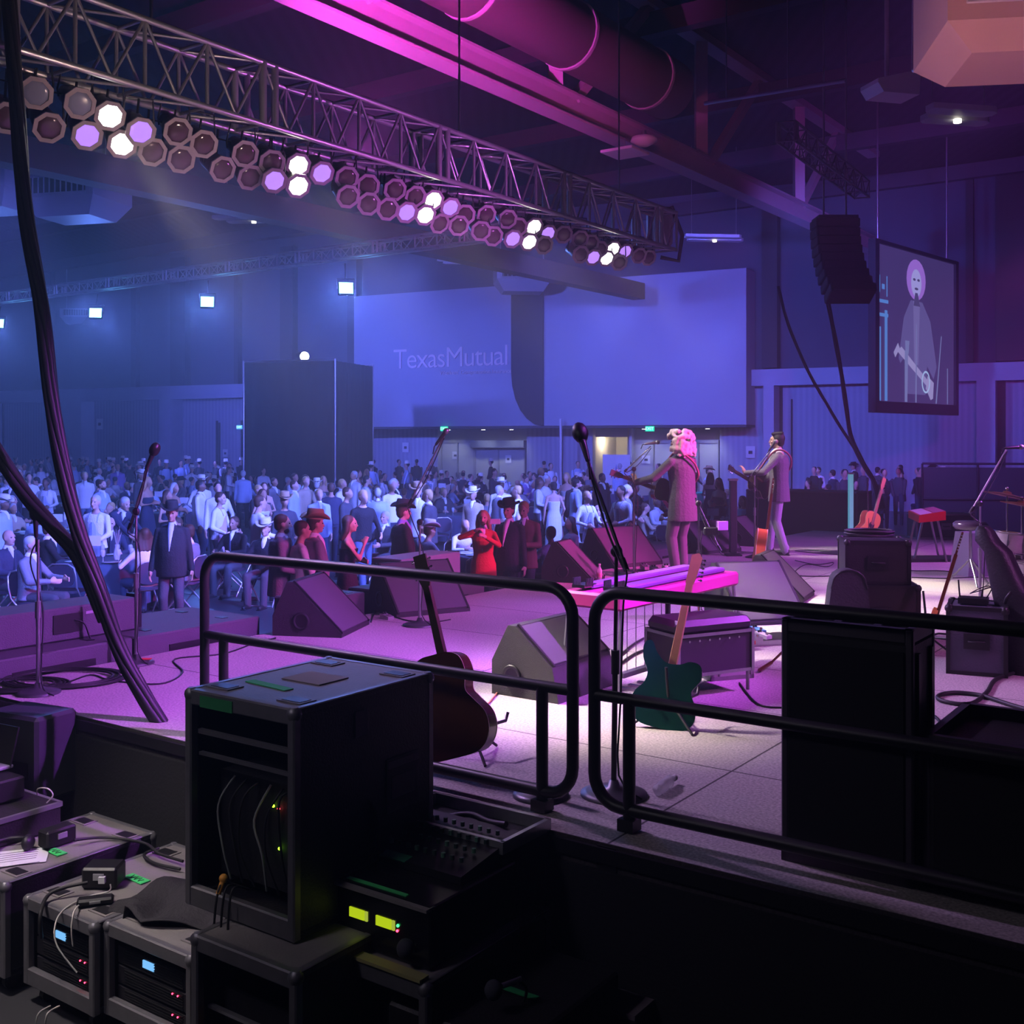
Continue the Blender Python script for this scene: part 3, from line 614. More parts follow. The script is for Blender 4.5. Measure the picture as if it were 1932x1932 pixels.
no = nt.nodes.new('ShaderNodeTexNoise'); no.inputs['Scale'].default_value = 75; no.inputs['Detail'].default_value = 3; mr = nt.nodes.new('ShaderNodeMapRange'); mr.inputs[1].default_value = .35; mr.inputs[2].default_value = .65; mr.inputs[3].default_value = .68; mr.inputs[4].default_value = 1.2
n2 = nt.nodes.new('ShaderNodeTexNoise'); n2.inputs['Scale'].default_value = 1.3; m2 = nt.nodes.new('ShaderNodeMapRange'); m2.inputs[3].default_value = .82; m2.inputs[4].default_value = 1.15
mu = nt.nodes.new('ShaderNodeMath'); mu.operation = 'MULTIPLY'; vm = nt.nodes.new('ShaderNodeVectorMath'); vm.operation = 'SCALE'
for s_, d_ in ((br, 0), (no, 0), (n2, 0)): nt.links.new(tc.outputs['Object'], s_.inputs['Vector'])
nt.links.new(no.outputs['Fac'], mr.inputs[0]); nt.links.new(n2.outputs['Fac'], m2.inputs[0]); nt.links.new(mr.outputs[0], mu.inputs[0]); nt.links.new(m2.outputs[0], mu.inputs[1]); nt.links.new(br.outputs['Color'], vm.inputs[0]); nt.links.new(mu.outputs[0], vm.inputs['Scale']); nt.links.new(vm.outputs[0], bs.inputs['Base Color'])
MB().box((5.5, 7.85, .93), (11, 15.7, .14)).build('stage_deck', dm, st)
b = MB(); b.box((5.5, -.01, .45), (11, .03, .88)); b.box((5.5, 15.71, .45), (11, .03, .88)); b.box((-.01, 7.85, .45), (.03, 15.7, .88)); b.build('stage_skirt', blackm, st)
MB().box((5.5, -.012, .955), (11, .02, .06)).box((-.012, 7.85, .955), (.02, 15.7, .06)).build('stage_trim', black, st)
# ---------- guard rails ----------
def rail(name, v0, v1, lab, legs):
    t = thing(name, lab, 'railing', SP(.18, v0), YAW); L = v1-v0; r = .027; zt, zb = 1.0, .09; rc = .13
    pts = []
    def xz(x, z): return V((x, 0, z))
    pts += arc((rc, 0, zt-rc), rc, PI, PI/2, 6, 'xz'); pts += arc((L-rc, 0, zt-rc), rc, PI/2, 0, 6, 'xz'); pts += arc((L-rc, 0, zb+rc), rc, 0, -PI/2, 6, 'xz'); pts += arc((rc, 0, zb+rc), rc, -PI/2, -PI, 6, 'xz')
    MB().tube(pts, r, 12, closed=True).build('outer_frame', black, t)
    MB().cyl((0, 0, .555), (L, 0, .555), r*.95, n=12).build('middle_rail', black, t)
    for x in legs: MB().cyl((x, 0, -.42), (x, 0, .555), r, n=12).box((x, -.09, -.06), (.09, .2, .10)).box((x, 0, .03), (.075, .075, .05)).build('post', black, t)
    return t
rail('guard_rail', 2.16, 4.60, 'black tubular guard rail behind the big rack case', (.16, 2.28)); rail('guard_rail', 4.71, 7.15, 'black tubular guard rail crossing in front of the tall speaker case', (.17, 2.28))
# ---------- lighting truss ----------
def truss(name, a, c, side, h, nb, lab, r, mt, group=None, hinge=()):
    t = thing(name, lab, 'truss', a); d = (c-a); L = d.length; d.normalize(); sd = side
    offs = [V((0, 0, 0)), V((0, 0, h)), sd, sd+V((0, 0, h))]
    for o_ in offs: MB().cyl(a+o_, c+o_, r, n=8).build('chord', mt, t, world=True)
    b = MB(); n = 0
    for i in range(nb+1):
        p = a+d*(L*i/nb); big = i in hinge
        for o_ in (V((0, 0, 0)), sd): b.cyl(p+o_, p+o_+V((0, 0, h)), r*(1.25 if big else .62), n=6)
        if big:
            q = p+d*r*5; b.cyl(q, q+V((0, 0, h)), r*1.2, n=6); b.cyl(q+sd, q+sd+V((0, 0, h)), r*1.2, n=6)
        for z in (0, h): b.cyl(p+V((0, 0, z)), p+sd+V((0, 0, z)), r*.55, n=6)
        if i < nb:
            q = a+d*(L*(i+1)/nb); mm = (p+q)/2
            for o_ in (V((0, 0, 0)), sd):
                z0, z1 = (0, h)
                b.cyl(p+o_+V((0, 0, z1)), mm+o_+V((0, 0, z0)), r*.5, n=6); b.cyl(mm+o_+V((0, 0, z0)), q+o_+V((0, 0, z1)), r*.5, n=6)
            b.cyl(p+V((0, 0, h)), q+sd+V((0, 0, h)), r*.5, n=6); b.cyl(p, q+sd, r*.5, n=6)
    b.build('lattice', mt, t, world=True); return t
def tY(px): return 8.79/(.7067-(px-966)/F)
tz = 5.20
TA = P(-60, 829, tY(-60)); TA.z = tz; TB = P(1234, 829, tY(1234)); TB.z = tz
trm = mat('truss_aluminium', (.62, .6, .62), .35, .75)
main_truss = truss('lighting_truss', TA, TB, -D2*.34+V((0, 0, .0)), .50, 17, 'long aluminium box truss of stage lamps sloping across the top left', .026, trm, hinge=(0, 4, 8, 12, 16))
b = MB(); b.bar(TA+V((0, 0, .55)), TA+V((0, 0, 7)), .03, .03)
for f in (.15, .55, .9):
    q = TA+(TB-TA)*f; h = thing('hoist_cable', ['thin chain holding the left part of the lighting truss', 'thin chain holding the middle of the lighting truss', 'thin chain holding the right end of the lighting truss'][int(f*3)], 'chain', q+V((0, 0, .5))); MB().cyl((0, 0, 0), (0, 0, 6.9), .012, n=5).build('cable', steel, h)
mh = thing('chain_motor', 'dark motor and cable basket at the right end of the lighting truss', 'motor', TB+V((.1, .1, .05))); MB().box((0, .1, .32), (.34, .3, .55), bev=.05).build('housing', mat('motor_grey', (.25, .22, .25), .5), mh); MB().tube([V((.15, 0, .6)), V((.3, 0, .2)), V((.25, 0, -.15)), V((0, 0, -.1))], .03, 8).build('cable', rubber, mh)
# par cans
rimm = mat('gel_frame_metal', (.42, .34, .37), .6, .0)
cang = mat('par_can_black', (.03, .028, .032), .4, .5)
lamp_w = emis('lamp_warm_white', (1, .97, .86), 14); lamp_p = emis('lamp_lavender', (.42, .20, 1.0), 1.35); lens_off = mat('lens_dark', (.09, .05, .06), .12); lens_blue = mat('lens_grey', (.28, .30, .42), .2)
def par_proto(kind):
    t = thing('par_can', 'x', 'stage lamp', (0, 0, 0)); b = MB()       # faces +Z locally
    b.lathe([(.045, -.30), (.075, -.26), (.082, -.15), (.10, -.02), (.10, 0)], n=18); b.build('can', cang, t)
    f = MB(); o8 = [V((.117*math.cos(R(22.5+45*i)), .117*math.sin(R(22.5+45*i)), 0)) for i in range(8)]
    i8 = [V((.086*math.cos(R(22.5+45*(i))), .086*math.sin(R(22.5+45*(i))), 0)) for i in range(8)]
    f.rings([o8, [p+V((0, 0, .016)) for p in o8], [p+V((0, 0, .016)) for p in i8], i8], closed=True, smooth=False); f.build('gel_frame', rimm, t)
    l = MB(); l.lathe([(.092, .0), (.088, .008), (.05, .014), (0, .016)], n=20); l.build('lens', {'off': lens_off, 'blue': lens_blue, 'w': lamp_w, 'p': lamp_p}[kind], t)
    y = MB(); y.tube([V((-.115, 0, -.1)), V((-.125, .05, -.12)), V((-.1, .2, -.16)), V((.1, .2, -.16)), V((.125, .05, -.12)), V((.115, 0, -.1))], .008, 6); y.build('yoke', cang, t)
    return t
PR = {k: par_proto(k) for k in ('off', 'blue', 'w', 'p')}
LAMPS = [(15, 222, 'off'), (68, 175, 'blue'), (150, 195, 'blue'), (92, 240, 'off'), (207, 218, 'w'), (164, 255, 'p'), (265, 248, 'p'), (230, 271, 'w'), (287, 286, 'off'), (335, 248, 'off'), (341, 300, 'off'), (384, 271, 'off'), (419, 319, 'off'), (462, 290, 'off'), (471, 334, 'off'), (513, 306, 'off'),
         (562, 311, 'w'), (517, 340, 'p'), (607, 326, 'p'), (562, 350, 'w'), (654, 335, 'off'), (656, 370, 'off'), (694, 350, 'off'), (695, 384, 'off'), (745, 357, 'off'), (731, 394, 'off'), (783, 370, 'off'), (817, 377, 'w'), (767, 400, 'p'), (849, 391, 'p'), (802, 405, 'w'), (829, 421, 'off'), (877, 405, 'off'), (865, 425, 'off'), (917, 405, 'off'), (907, 435, 'off'), (957, 413, 'off'), (930, 445, 'off'), (977, 428, 'off'),
         (1007, 427, 'w'), (967, 450, 'p'), (1033, 440, 'p'), (998, 456, 'w'), (1063, 442, 'off'), (1094, 450, 'off'), (1114, 458, 'off'), (1095, 480, 'off'), (1026, 462, 'off'), (1131, 470, 'off'), (1156, 469, 'w'), (1119, 485, 'p'), (1179, 474, 'p'), (1144, 487, 'w'), (1205, 482, 'off'), (1223, 486, 'off'), (1168, 495, 'off')]
GN = ['leftmost', 'second', 'third', 'fourth', 'last and smallest']; cnt = {'w': 0, 'p': 0}; rl = random.Random(4)
first = dict(PR); LP = []
for i, (px, py, k) in enumerate(LAMPS):
    low = (CZ+(829-py)*tY(px)/F) < tz-.33; Y = tY(px)-(0.05 if low else .2); p = P(px, py, Y)
    lit = k in 'wp'; g = cnt[k]//2 if lit else 0
    if lit:
        up = cnt[k] % 2 == 0; cnt[k] += 1
        lab = ('%s white lit stage lamp of the %s lit cluster on the truss' % ('upper' if up else 'lower', GN[g])) if k == 'w' else ('%s lavender lit stage lamp of the %s lit cluster on the truss' % ('left' if up else 'right', GN[g])); grp = 'lit stage lamps on the truss'
    else: lab = 'unlit stage lamp with octagonal front frame hung under the truss' if k == 'off' else 'unlit stage lamp with pale lens near the left end of the truss'; grp = 'unlit stage lamps on the truss'
    tc_ = V((0, 0, CZ))-p; tc_.normalize(); dv = (-D2*.75+V((0, 0, -.62))+tc_*(.95 if not low else .45)+V((rl.uniform(-.12, .12), rl.uniform(-.12, .12), rl.uniform(-.1, .1)))).normalized()
    if lit: dv = (-D2*.75+V((-.1, 0, -.62))+tc_*.5).normalized()
    o = dup(PR[k], p, None, lab, grp); o.rotation_mode = 'QUATERNION'; o.rotation_quaternion = dv.to_track_quat('Z', 'Y')
    LP.append((p, dv, k))
    hg = MB(); hg.cyl(p-dv*.12, V((p.x-dv.x*.12+.02, p.y-dv.y*.12, tz)), .010, n=5); h = hg.build('hook_clamp', cang); h.parent = o; h.matrix_parent_inverse = (M.Translation(p) @ dv.to_track_quat('Z', 'Y').to_matrix().to_4x4()).inverted()
for k in PR.values():
    for ch in list(k.children): bpy.data.objects.remove(ch)
    bpy.data.objects.remove(k)
# far side truss with the blue floods
SA = V((-.5*41, 41, 7.55)); s_ = 0
SA = P(-70, 829, 40.3); SA.z = 7.45; SB = SA-D2*24.2; 
far_truss = truss('lighting_truss', SA, SB, D1*.3+V((0, 0, 0)), .33, 34, 'long thin blue-lit truss crossing above the audience', .03, trm, hinge=(4, 8, 12, 16, 20, 24, 28, 32))
def floodpos(px, py):
    k = (px-966)/F; s = (k*SA.y-SA.x)/(.8167+.5771*k); q = SA-D2*s; return V((q.x, q.y, CZ-(py-829)*q.y/F))
FL = []
fmat = emis('flood_blue', (.12, .5, 1.0), 16)
for px, py, lab in ((-4, 610, 'blue flood lamp half cut off at the left picture edge'), (180, 590, 'glowing blue flood lamp behind the black cable bundle'), (391, 569, 'glowing blue flood lamp in the middle of the far truss'), (653, 543, 'glowing blue flood lamp at the right, below the far truss')):
    p = floodpos(px, py); t = thing('flood_lamp', lab, 'flood lamp', p, R(-12)); t.rotation_euler = (R(-18), 0, R(12)); MW[t.name] = M.Translation(p) @ t.rotation_euler.to_matrix().to_4x4()
    MB().box((0, .08, 0), (.42, .12, .36), bev=.03).build('housing', black, t); b = MB()
    for zz in (-.12, -.04, .04, .12): b.box((0, .01, zz), (.36, .02, .065))
    b.build('led_panel', fmat, t)
    y = MB(); y.tube([V((-.23, .08, 0)), V((-.24, .08, .3)), V((.24, .08, .3)), V((.23, .08, 0))], .015, 6); y.cyl((0, .08, .3), (0, .2, max(.4, 7.45-p.z)), .02, n=6); y.build('yoke', black, t); FL.append(p)
# ---------- hanging black cable bundles ----------
def bundle(pts, r, lab, k=5, tw=9.0, m=rubber, base=None):
    pts = smooth_path(pts, 8); t = thing('cable_bundle', lab, 'cable', pts[-1]); L = 0; tot = len(pts)
    for c in range(k):
        out = []; L = 0
        for i, p in enumerate(pts):
            if i: L += (p-pts[i-1]).length
            d = (pts[min(i+1, tot-1)]-pts[max(0, i-1)]).normalized(); s = d.cross(V((0, 1, .01))).normalized(); u = s.cross(d)
            a = 2*PI*c/k+L*tw*.16; rr = r*.55; out.append(p+(s*math.cos(a)+u*math.sin(a))*rr)
        MB().tube(out, r*.48, 7).build('cable', m, t, world=True)
    return t
bundle([P(15, -30, 7.2), P(32, 200, 7.1), P(48, 400, 7.0), P(78, 580, 6.9), P(98, 760, 6.8), P(122, 900, 6.7), P(150, 1010, 6.65), P(185, 1110, 6.6), P(225, 1225, 6.6), P(275, 1320, 6.55), P(318, 1392, 6.5), P(345, 1460, 6.45), P(352, 1560, 6.4), P(350, 1680, 6.4)], .048, 'thick black bundle of hanging cables running down the left side', 6)
bundle([P(-60, 770, 7.0), P(0, 862, 6.95), P(50, 935, 6.9), P(100, 995, 6.8), P(140, 1040, 6.72), P(165, 1085, 6.66), P(200, 1170, 6.6)], .047, 'second black cable bundle joining the first from the left edge', 5)
bundle([P(1468, 540, 24), P(1490, 620, 24), P(1525, 700, 24), P(1570, 780, 23.8), P(1605, 835, 23.5), P(1630, 880, 22.5), P(1655, 920, 22), P(1668, 960, 21.8)], .035, 'thin black cables curving down from upper left to the stage rear', 3)
bundle([P(1545, 480, 23), P(1568, 600, 23), P(1585, 690, 23), P(1597, 770, 22.8), P(1606, 825, 22.5), P(1628, 872, 22), P(1650, 912, 21.8), P(1660, 960, 21.6)], .045, 'black cables dropping from the hanging speaker column', 4)
# hanging line array
la = P(1575, 415, 20); t = thing('line_array', 'dark curved column of hanging loudspeakers above the stage far side', 'loudspeaker', la, YAW+R(35)); b = MB()
for i in range(9):
    a = R(3*i*(i/8)); z = -.08-i*.17; yy = .012*i*i*.6
    q = M.Rotation(-a, 3, 'X'); o = MB(); o.box((0, 0, 0), (.78, .46, .158), bev=.015); o.box((0, -.24, 0), (.70, .02, .13)); o.v = [tuple(V((0, -yy*2.0, z))+q @ V(v_)) for v_ in o.v]; o.build('speaker_cabinet', cabinet, t)
MB().box((0, 0, .02), (.7, .5, .05)).build('fly_bar', black, t); MB().cyl((-.2, 0, .03), (-.2, 0, 6), .02, n=6).cyl((.2, 0, .03), (.2, 0, 6), .02, n=6).build('chain', steel, t)
ta = P(1500, 265, 17); tb = P(1640, 372, 21); truss('lighting_truss', ta, tb, V((-.25, .1, 0)), .3, 8, 'short dark truss at upper right of the round duct', .022, mat('truss_dark', (.12, .10, .12), .4, .5), hinge=(0,))
# ---------- video screen ----------
sa = P(1647, 778, 31); sb = P(1804, 788, 35.2); dr = (sb-sa); dr.z = 0; Wd_ = dr.length; rz = math.atan2(dr.y, dr.x); Hs = 4.85
t = thing('video_screen', 'large hanging screen showing the long-haired guitarist', 'screen', (sa.x, sa.y, sa.z), rz)
fr = MB(); fr.box((Wd_/2, .08, Hs/2), (Wd_, .12, Hs)); fr.box((Wd_/2, -.02, .16), (Wd_, .12, .32)); fr.box((.12, -.02, Hs/2), (.24, .12, Hs)); fr.box((Wd_-.1, -.02, Hs/2), (.2, .12, Hs)); fr.box((Wd_/2, -.02, Hs-.05), (Wd_, .12, .1)); fr.build('frame', black, t)
def sc(name, polys, m, y=-.03):
    b = MB()
    for pl_ in polys: b.add([(x*Wd_, y, z*Hs) for x, z in pl_], [tuple(range(len(pl_)))])
    return b.build(name, m, t)
sc('picture', [[(.04, .06), (.97, .06), (.97, .98), (.04, .98)]], emis('screen_back', (.045, .03, .13), 1), .0)
def E_(cx, cz, rx, rz_, n=20): return [(cx+rx*math.cos(2*PI*i/n), cz+rz_*math.sin(2*PI*i/n)) for i in range(n)]
sc('jacket_picture', [[(.34, .58), (.42, .69), (.56, .69), (.66, .58), (.74, .30), (.70, .22), (.62, .3), (.60, .12), (.36, .12), (.36, .35), (.30, .3), (.28, .33)]], emis('screen_jacket', (.10, .085, .27), 1), -.006)
sc('hair_picture', [E_(.485, .82, .115, .125)], emis('screen_hair', (.30, .14, .62), 1), -.009)
sc('face_picture', [E_(.485, .80, .062, .085)], emis('screen_face', (.34, .32, .72), 1), -.012); sc('feature_picture', [E_(.46, .82, .016, .008), E_(.51, .82, .016, .008), E_(.485, .765, .022, .008), [(.47, .74), (.50, .74), (.53, .66), (.45, .66)]], emis('screen_dark', (.06, .05, .16), 1), -.016)
sc('shirt_picture', [[(.45, .69), (.53, .69), (.51, .3), (.46, .3)]], emis('screen_shirt', (.15, .13, .36), 1.0), -.010)
gm_ = emis('screen_bright', (.35, .5, .8), 1)
sc('guitar_picture', [[(.26, .37), (.31, .40), (.66, .19), (.63, .165)], [(.62, .24), (.70, .20), (.69, .10), (.66, .09), (.60, .16)], [(.22, .36), (.27, .42), (.29, .39), (.24, .33)]], emis('screen_skin', (.30, .27, .55), 1), -.014)
ring = [(E_(.60, .20, .052, .07), E_(.60, .20, .040, .058))]
b = MB(); o_, i_ = ring[0]; n = len(o_)
b.add([(x*Wd_, -.017, z*Hs) for x, z in o_+i_], [(k, (k+1) % n, n+(k+1) % n, n+k) for k in range(n)]); b.build('sound_hole_picture', gm_, t)
sc('stand_picture', [[(.345, .07), (.375, .07), (.385, .38), (.345, .38)], [(.355, .36), (.39, .36), (.40, .44), (.35, .44)], [(.47, .07), (.485, .07), (.49, .55), (.48, .55)], [(.72, .07), (.735, .07), (.80, .5), (.79, .5)], [(.87, .07), (.88, .07), (.88, .3), (.87, .3)]], emis('screen_stand', (.16, .18, .42), 1), -.02)
sc('rack_picture', [[(.055, .07), (.08, .07), (.08, .50), (.055, .50)], [(.12, .07), (.15, .07), (.15, .60), (.12, .60)], [(.06, .56), (.16, .56), (.16, .58), (.06, .58)], [(.06, .64), (.16, .64), (.16, .66), (.06, .66)], [(.06, .70), (.07, .70), (.07, .8), (.06, .8)], [(.14, .68), (.15, .68), (.15, .8), (.14, .8)], [(.09, .72), (.12, .72), (.12, .75), (.09, .75)]], emis('screen_rack', (.08, .22, .62), 1), -.018)
b = MB(); b.cyl((.5, .1, Hs), (.5, .1, 9), .03, n=6).cyl((Wd_-.5, .1, Hs), (Wd_-.5, .1, 9), .03, n=6); b.build('hanger', steel, t)
# ---------- floor monitors ----------
def wedge(px, py, ang, w, lab, prof='a', s=1.0, name='stage_monitor', port=True, gcol=None):
    # px,py: image point of the front-bottom corner on the -y side; ang: heading of the grille in the ground plane
    p = G(px, py); t = thing(name, lab, 'floor monitor', p, ang)
    pr = {'a': [(0, 0), (-.62, 0), (-.62, .17), (-.49, .46), (-.44, .46), (0, .03)], 'b': [(0, 0), (-.52, 0), (-.52, .22), (-.39, .455), (-.33, .455), (-.05, .22)]}[prof]
    pr = [(x*s, z*s) for x, z in pr]; b = MB(); b.prism(pr, 'y', 0, w); b.build('cabinet', cabinet, t)
    i0, i1 = (4, 5); a = V((pr[4][0], 0, pr[4][1])); c = V((pr[5][0], 0, pr[5][1])); n = V((-(c-a).z, 0, (c-a).x)).normalized()
    if n.x < 0: n = -n
    d = (c-a).normalized(); g = MB(); mm = (a+c)/2+V((0, w/2, 0))+n*.006
    q = M((d, V((0, 1, 0)), d.cross(V((0, 1, 0))))).transposed(); g.box(mm, ((c-a).length-.03, w-.03, .014), rot=q, bev=.004); g.build('grille', gcol or grille, t)
    for y in (.02, w-.02):
        tr = MB(); tr.box((a+c)/2+V((0, y-w/2+w/2, 0))+n*.010, ((c-a).length, .02, .012), rot=q); tr.build('edge_trim', black, t)
    if port:
        for y, sg in ((-.001, -1), (w+.001, 1)):
            k = MB(); cc = V((-.36*s, y, .13*s)); k.lathe([(.075, 0), (.075, .012), (.055, .012), (.05, -.02), (0, -.02)], cc, 20, rot=M.Rotation(R(90)*(1 if sg < 0 else -1), 3, 'X')); k.build('cable_port', black, t)
    return t
def ang(dx, dy): return math.atan2(dy, dx)
def wedge2(p0, p1, p2, lab, prof, sw=1.0, **k):
    # p0: front-bottom-near corner, p1: back-bottom-near corner, p2: front-bottom-far corner (image points on the deck)
    a, b_, c = G(*p0), G(*p1), G(*p2); f = (a-b_); w = (c-a).length; L = f.length; an = ang(f.x, f.y)
    return wedge(p0[0], p0[1], an, w*sw, lab, prof, s=max(.8, min(1.1, L/(.62 if prof == 'a' else .52))), **k)
wedge2((644, 1204), (514, 1199), (698, 1178), 'grey floor monitor nearest the audience seen side-on through the left rail', 'a')
wedge(748, 1166, ang(.52, -.85), .78, 'floor monitor with cable port behind the boom microphone stand', 'a')
wedge2((1054, 1329), (928, 1308), (1169, 1292), 'large black floor monitor with purple-lit grille behind the rail gap', 'b')
wedge(1118, 1102, ang(.93, -.36), .50, 'magenta-lit floor monitor left of the water bottle', 'a')
wedge(1159, 1073, ang(.60, -.80), .86, 'dark brown-lit floor monitor behind the water bottle', 'a', s=1.05)
wedge(1330, 1046, ang(.62, -.78), .80, 'dark violet floor monitor behind the singer', 'a', s=.95)
wedge(1432, 1032, ang(.85, -.5), .60, 'purple floor monitor beside the standing light column', 'a', s=.95)
wedge2((1396, 1182), (1313, 1155), (1482, 1172), 'violet-lit floor monitor right of the singer, facing the near side', 'a', sw=1.25)
wedge(1516, 1137, ang(.90, -.42), .62, 'purple floor monitor left of the covered amplifier stack', 'a', s=1.0)
# ---------- microphone stands ----------
def micmesh(b, p, d, r=.026, L=.17, headend=True):
    d = V(d).normalized(); b.cap(p, p+d*L*.7, .012, .019, 10)
    b.ell(p+d*(L*.7+.03), (r, r, r*1.1), d.to_track_quat('Z', 'Y').to_matrix(), 12, 8)
def mic(p, d, lab, parent=None, foam=False, m=None, group=None):
    t = thing('microphone', lab, 'microphone', p, group=group); d = V(d).normalized(); q = d.to_track_quat('Z', 'Y').to_matrix()
    MB().cap((0, 0, 0), d*.12, .012, .019).build('handle', m or black, t); h = MB()
    if foam: h.ell(d*.155, (.04, .04, .055), q)
    else: h.ell(d*.15, (.027, .027, .03), q)
    h.build('mic_head', black if foam else mat('mic_grille', (.3, .3, .32), .4, .7), t); MB().tube([V((0, 0, 0)), -d*.03, -d*.05+V((0, 0, -.05))], .006, 6).build('connector', rubber, t); return t
def stand(px, py, ztop, lab, boom=None, base_r=.14, m=None, tripod=False, tilt=None, cable=True):
    p = G(px, py); t = thing('microphone_stand', lab, 'microphone stand', p); m = m or steel
    bm_ = MB()
    if tripod:
        for a in (.3, 2.4, 4.5): bm_.cyl((0, 0, .22), (.3*math.cos(a), .3*math.sin(a), .01), .01, n=6)
        bm_.build('tripod_base', m, t)
    else: bm_.lathe([(base_r, 0), (base_r, .012), (base_r*.8, .022), (.03, .04), (.02, .07), (0, .07)], n=28); bm_.build('round_base', mat('iron_base', (.10, .10, .11), .4, .5), t)
    hh = ztop-ST; tip = V((0, 0, hh)) if tilt is None else V((tilt[0], tilt[1], hh)); md = tip*.55
    MB().cyl((0, 0, .05), md, .0135, n=10).cyl(md-V((0, 0, .06)), md+V((0, 0, .05)), .020, n=10).build('lower_tube', m, t); MB().cyl(md, tip, .009, n=8).build('upper_tube', m, t)
    if boom:
        a, c = boom; a = a-p; c = c-p; MB().cyl(a, c, .0085, n=8).build('boom', m, t); MB().ell(tip, (.028, .02, .03)).box(tip, (.03, .05, .03)).build('clutch', black, t); MB().cyl(a, a+(c-a)*.10, .014, n=8).build('counterweight', black, t)
        if cable:
            n = 10; pts = []
            for i in range(n+1):
                q = c+(a-c)*(i/n); q = q+V((0, -.02, -.02-.05*math.sin(i/n*PI))); pts.append(q)
            pts += [tip+V((.03, -.02, -.25)), V((.03, -.02, hh*.4)), V((.02, -.03, .1)), V((.12, -.1, .012))]
            MB().tube(smooth_path(pts, 3), .005, 5).build('cable', rubber, t)
    elif cable:
        MB().tube(smooth_path([tip, tip+V((-.06, .02, -.15)), tip*.55+V((.03, 0, 0)), V((.03, -.02, .08)), V((.15, -.12, .012))], 5), .005, 5).build('cable', rubber, t)
    return t
def Yg(py): return (CZ-ST)*F/(py-HY)
Y = Yg(1308); stand(72, 1308, P(70, 1018, Y).z, 'round-base microphone stand at the far left edge of the stage', m=alu); q = P(68, 1012, Y); mic(q, (.02, -.1, 1), 'dark foam-covered microphone on the far left stand', foam=True)
Y = Yg(1252); bt = (P(243, 1000, Y), P(283, 868, Y+.05)); stand(257, 1252, P(254, 965, Y).z, 'microphone stand with red tape on its base near the front stage corner', boom=bt, base_r=.13, m=alu); mic(P(276, 884, Y), (P(291, 850, Y)-P(276, 884, Y)), 'microphone raised high against the blue wall at left', foam=True)
q = G(268, 1251); t = thing('tape_strip', 'glowing red strip of tape on the microphone stand base', 'tape', (q.x, q.y, ST+.035)); MB().box((0.03, -.02, 0), (.09, .04, .006)).build('strip', mat('red_tape', (.9, .05, .05), .6), t)
Y = Yg(1180); stand(792, 1180, P(789, 985, Y).z, 'boom microphone stand between the two left floor monitors', boom=(P(770, 955, Y-.05), P(838, 822, Y+.1)), base_r=.15, m=alu); mic(P(823, 838, Y+.05), P(848, 805, Y+.1)-P(823, 838, Y+.05), 'microphone on the tall boom left of centre, against the blue wall')
Y = Yg(1500); stand(1158, 1500, P(1162, 1040, Y).z, 'nearest boom microphone stand standing in the gap between the rails', boom=(P(1182, 1076, Y-.1), P(1108, 866, Y+.15)), base_r=.155, m=mat('stand_black', (.05, .05, .055), .4, .3), tilt=(.012, 0)); mic(P(1109, 868, Y+.12), P(1094, 815, Y+.2)-P(1109, 868, Y+.12), 'dark microphone at the tip of the nearest boom, right of centre', foam=True)
Y = Yg(1502); stand(1020, 1502, P(1019, 1335, Y+.05).z, 'short round-base microphone stand just behind the left rail', base_r=.13, m=mat('stand_black', (.05, .05, .055), .4, .3), cable=False)
Y = Yg(1089); stand(1196, 1089, P(1197, 885, Y).z, 'chrome microphone stand in front of the long-haired singer', boom=(P(1178, 890, Y), P(1228, 842, Y)), base_r=.15, m=chrome); mic(P(1217, 838, Y), P(1250, 833, Y)-P(1217, 838, Y), 'vocal microphone at the long-haired singer mouth', m=mat('mic_silver', (.5, .5, .52), .3, .8))
Y = 10.2; p = P(1318, 1165, Y); stand(1318, 829+(CZ-ST)*F/Y, P(1316, 950, Y).z, 'chrome stand with a steep boom right behind the singer', boom=(P(1360, 1040, Y-.1), P(1312, 940, Y+.1)), base_r=.15, m=chrome)
q = P(1342, 1002, Y-.06); t = thing('boom_clamp', 'black clamp holding a small purple-lit lamp on the steep boom', 'clamp', q); MB().box((0, 0, 0), (.14, .05, .07), bev=.01).build('body', black, t); MB().box((.10, 0, .05), (.10, .04, .08), rz=.3).build('lamp_head', mat('lamp_head', (.6, .3, .7), .3), t)
Y = Yg(1052); stand(1424, 1052, P(1424, 893, Y).z, 'microphone stand in front of the short-haired guitarist', boom=(P(1412, 903, Y), P(1452, 852, Y)), base_r=.13, m=alu); mic(P(1451, 850, Y), P(1462, 834, Y)-P(1451, 850, Y), 'microphone touching the short-haired guitarist mouth')
Y = Yg(1160); stand(1849, 1160, P(1849, 950, Y).z, 'tall boom microphone stand in front of the drum kit', boom=(P(1830, 968, Y), P(1899, 848, Y+.1)), base_r=.14, m=alu); mic(P(1898, 845, Y+.1), (1, .1, .05), 'overhead microphone at the right edge above the cymbals')
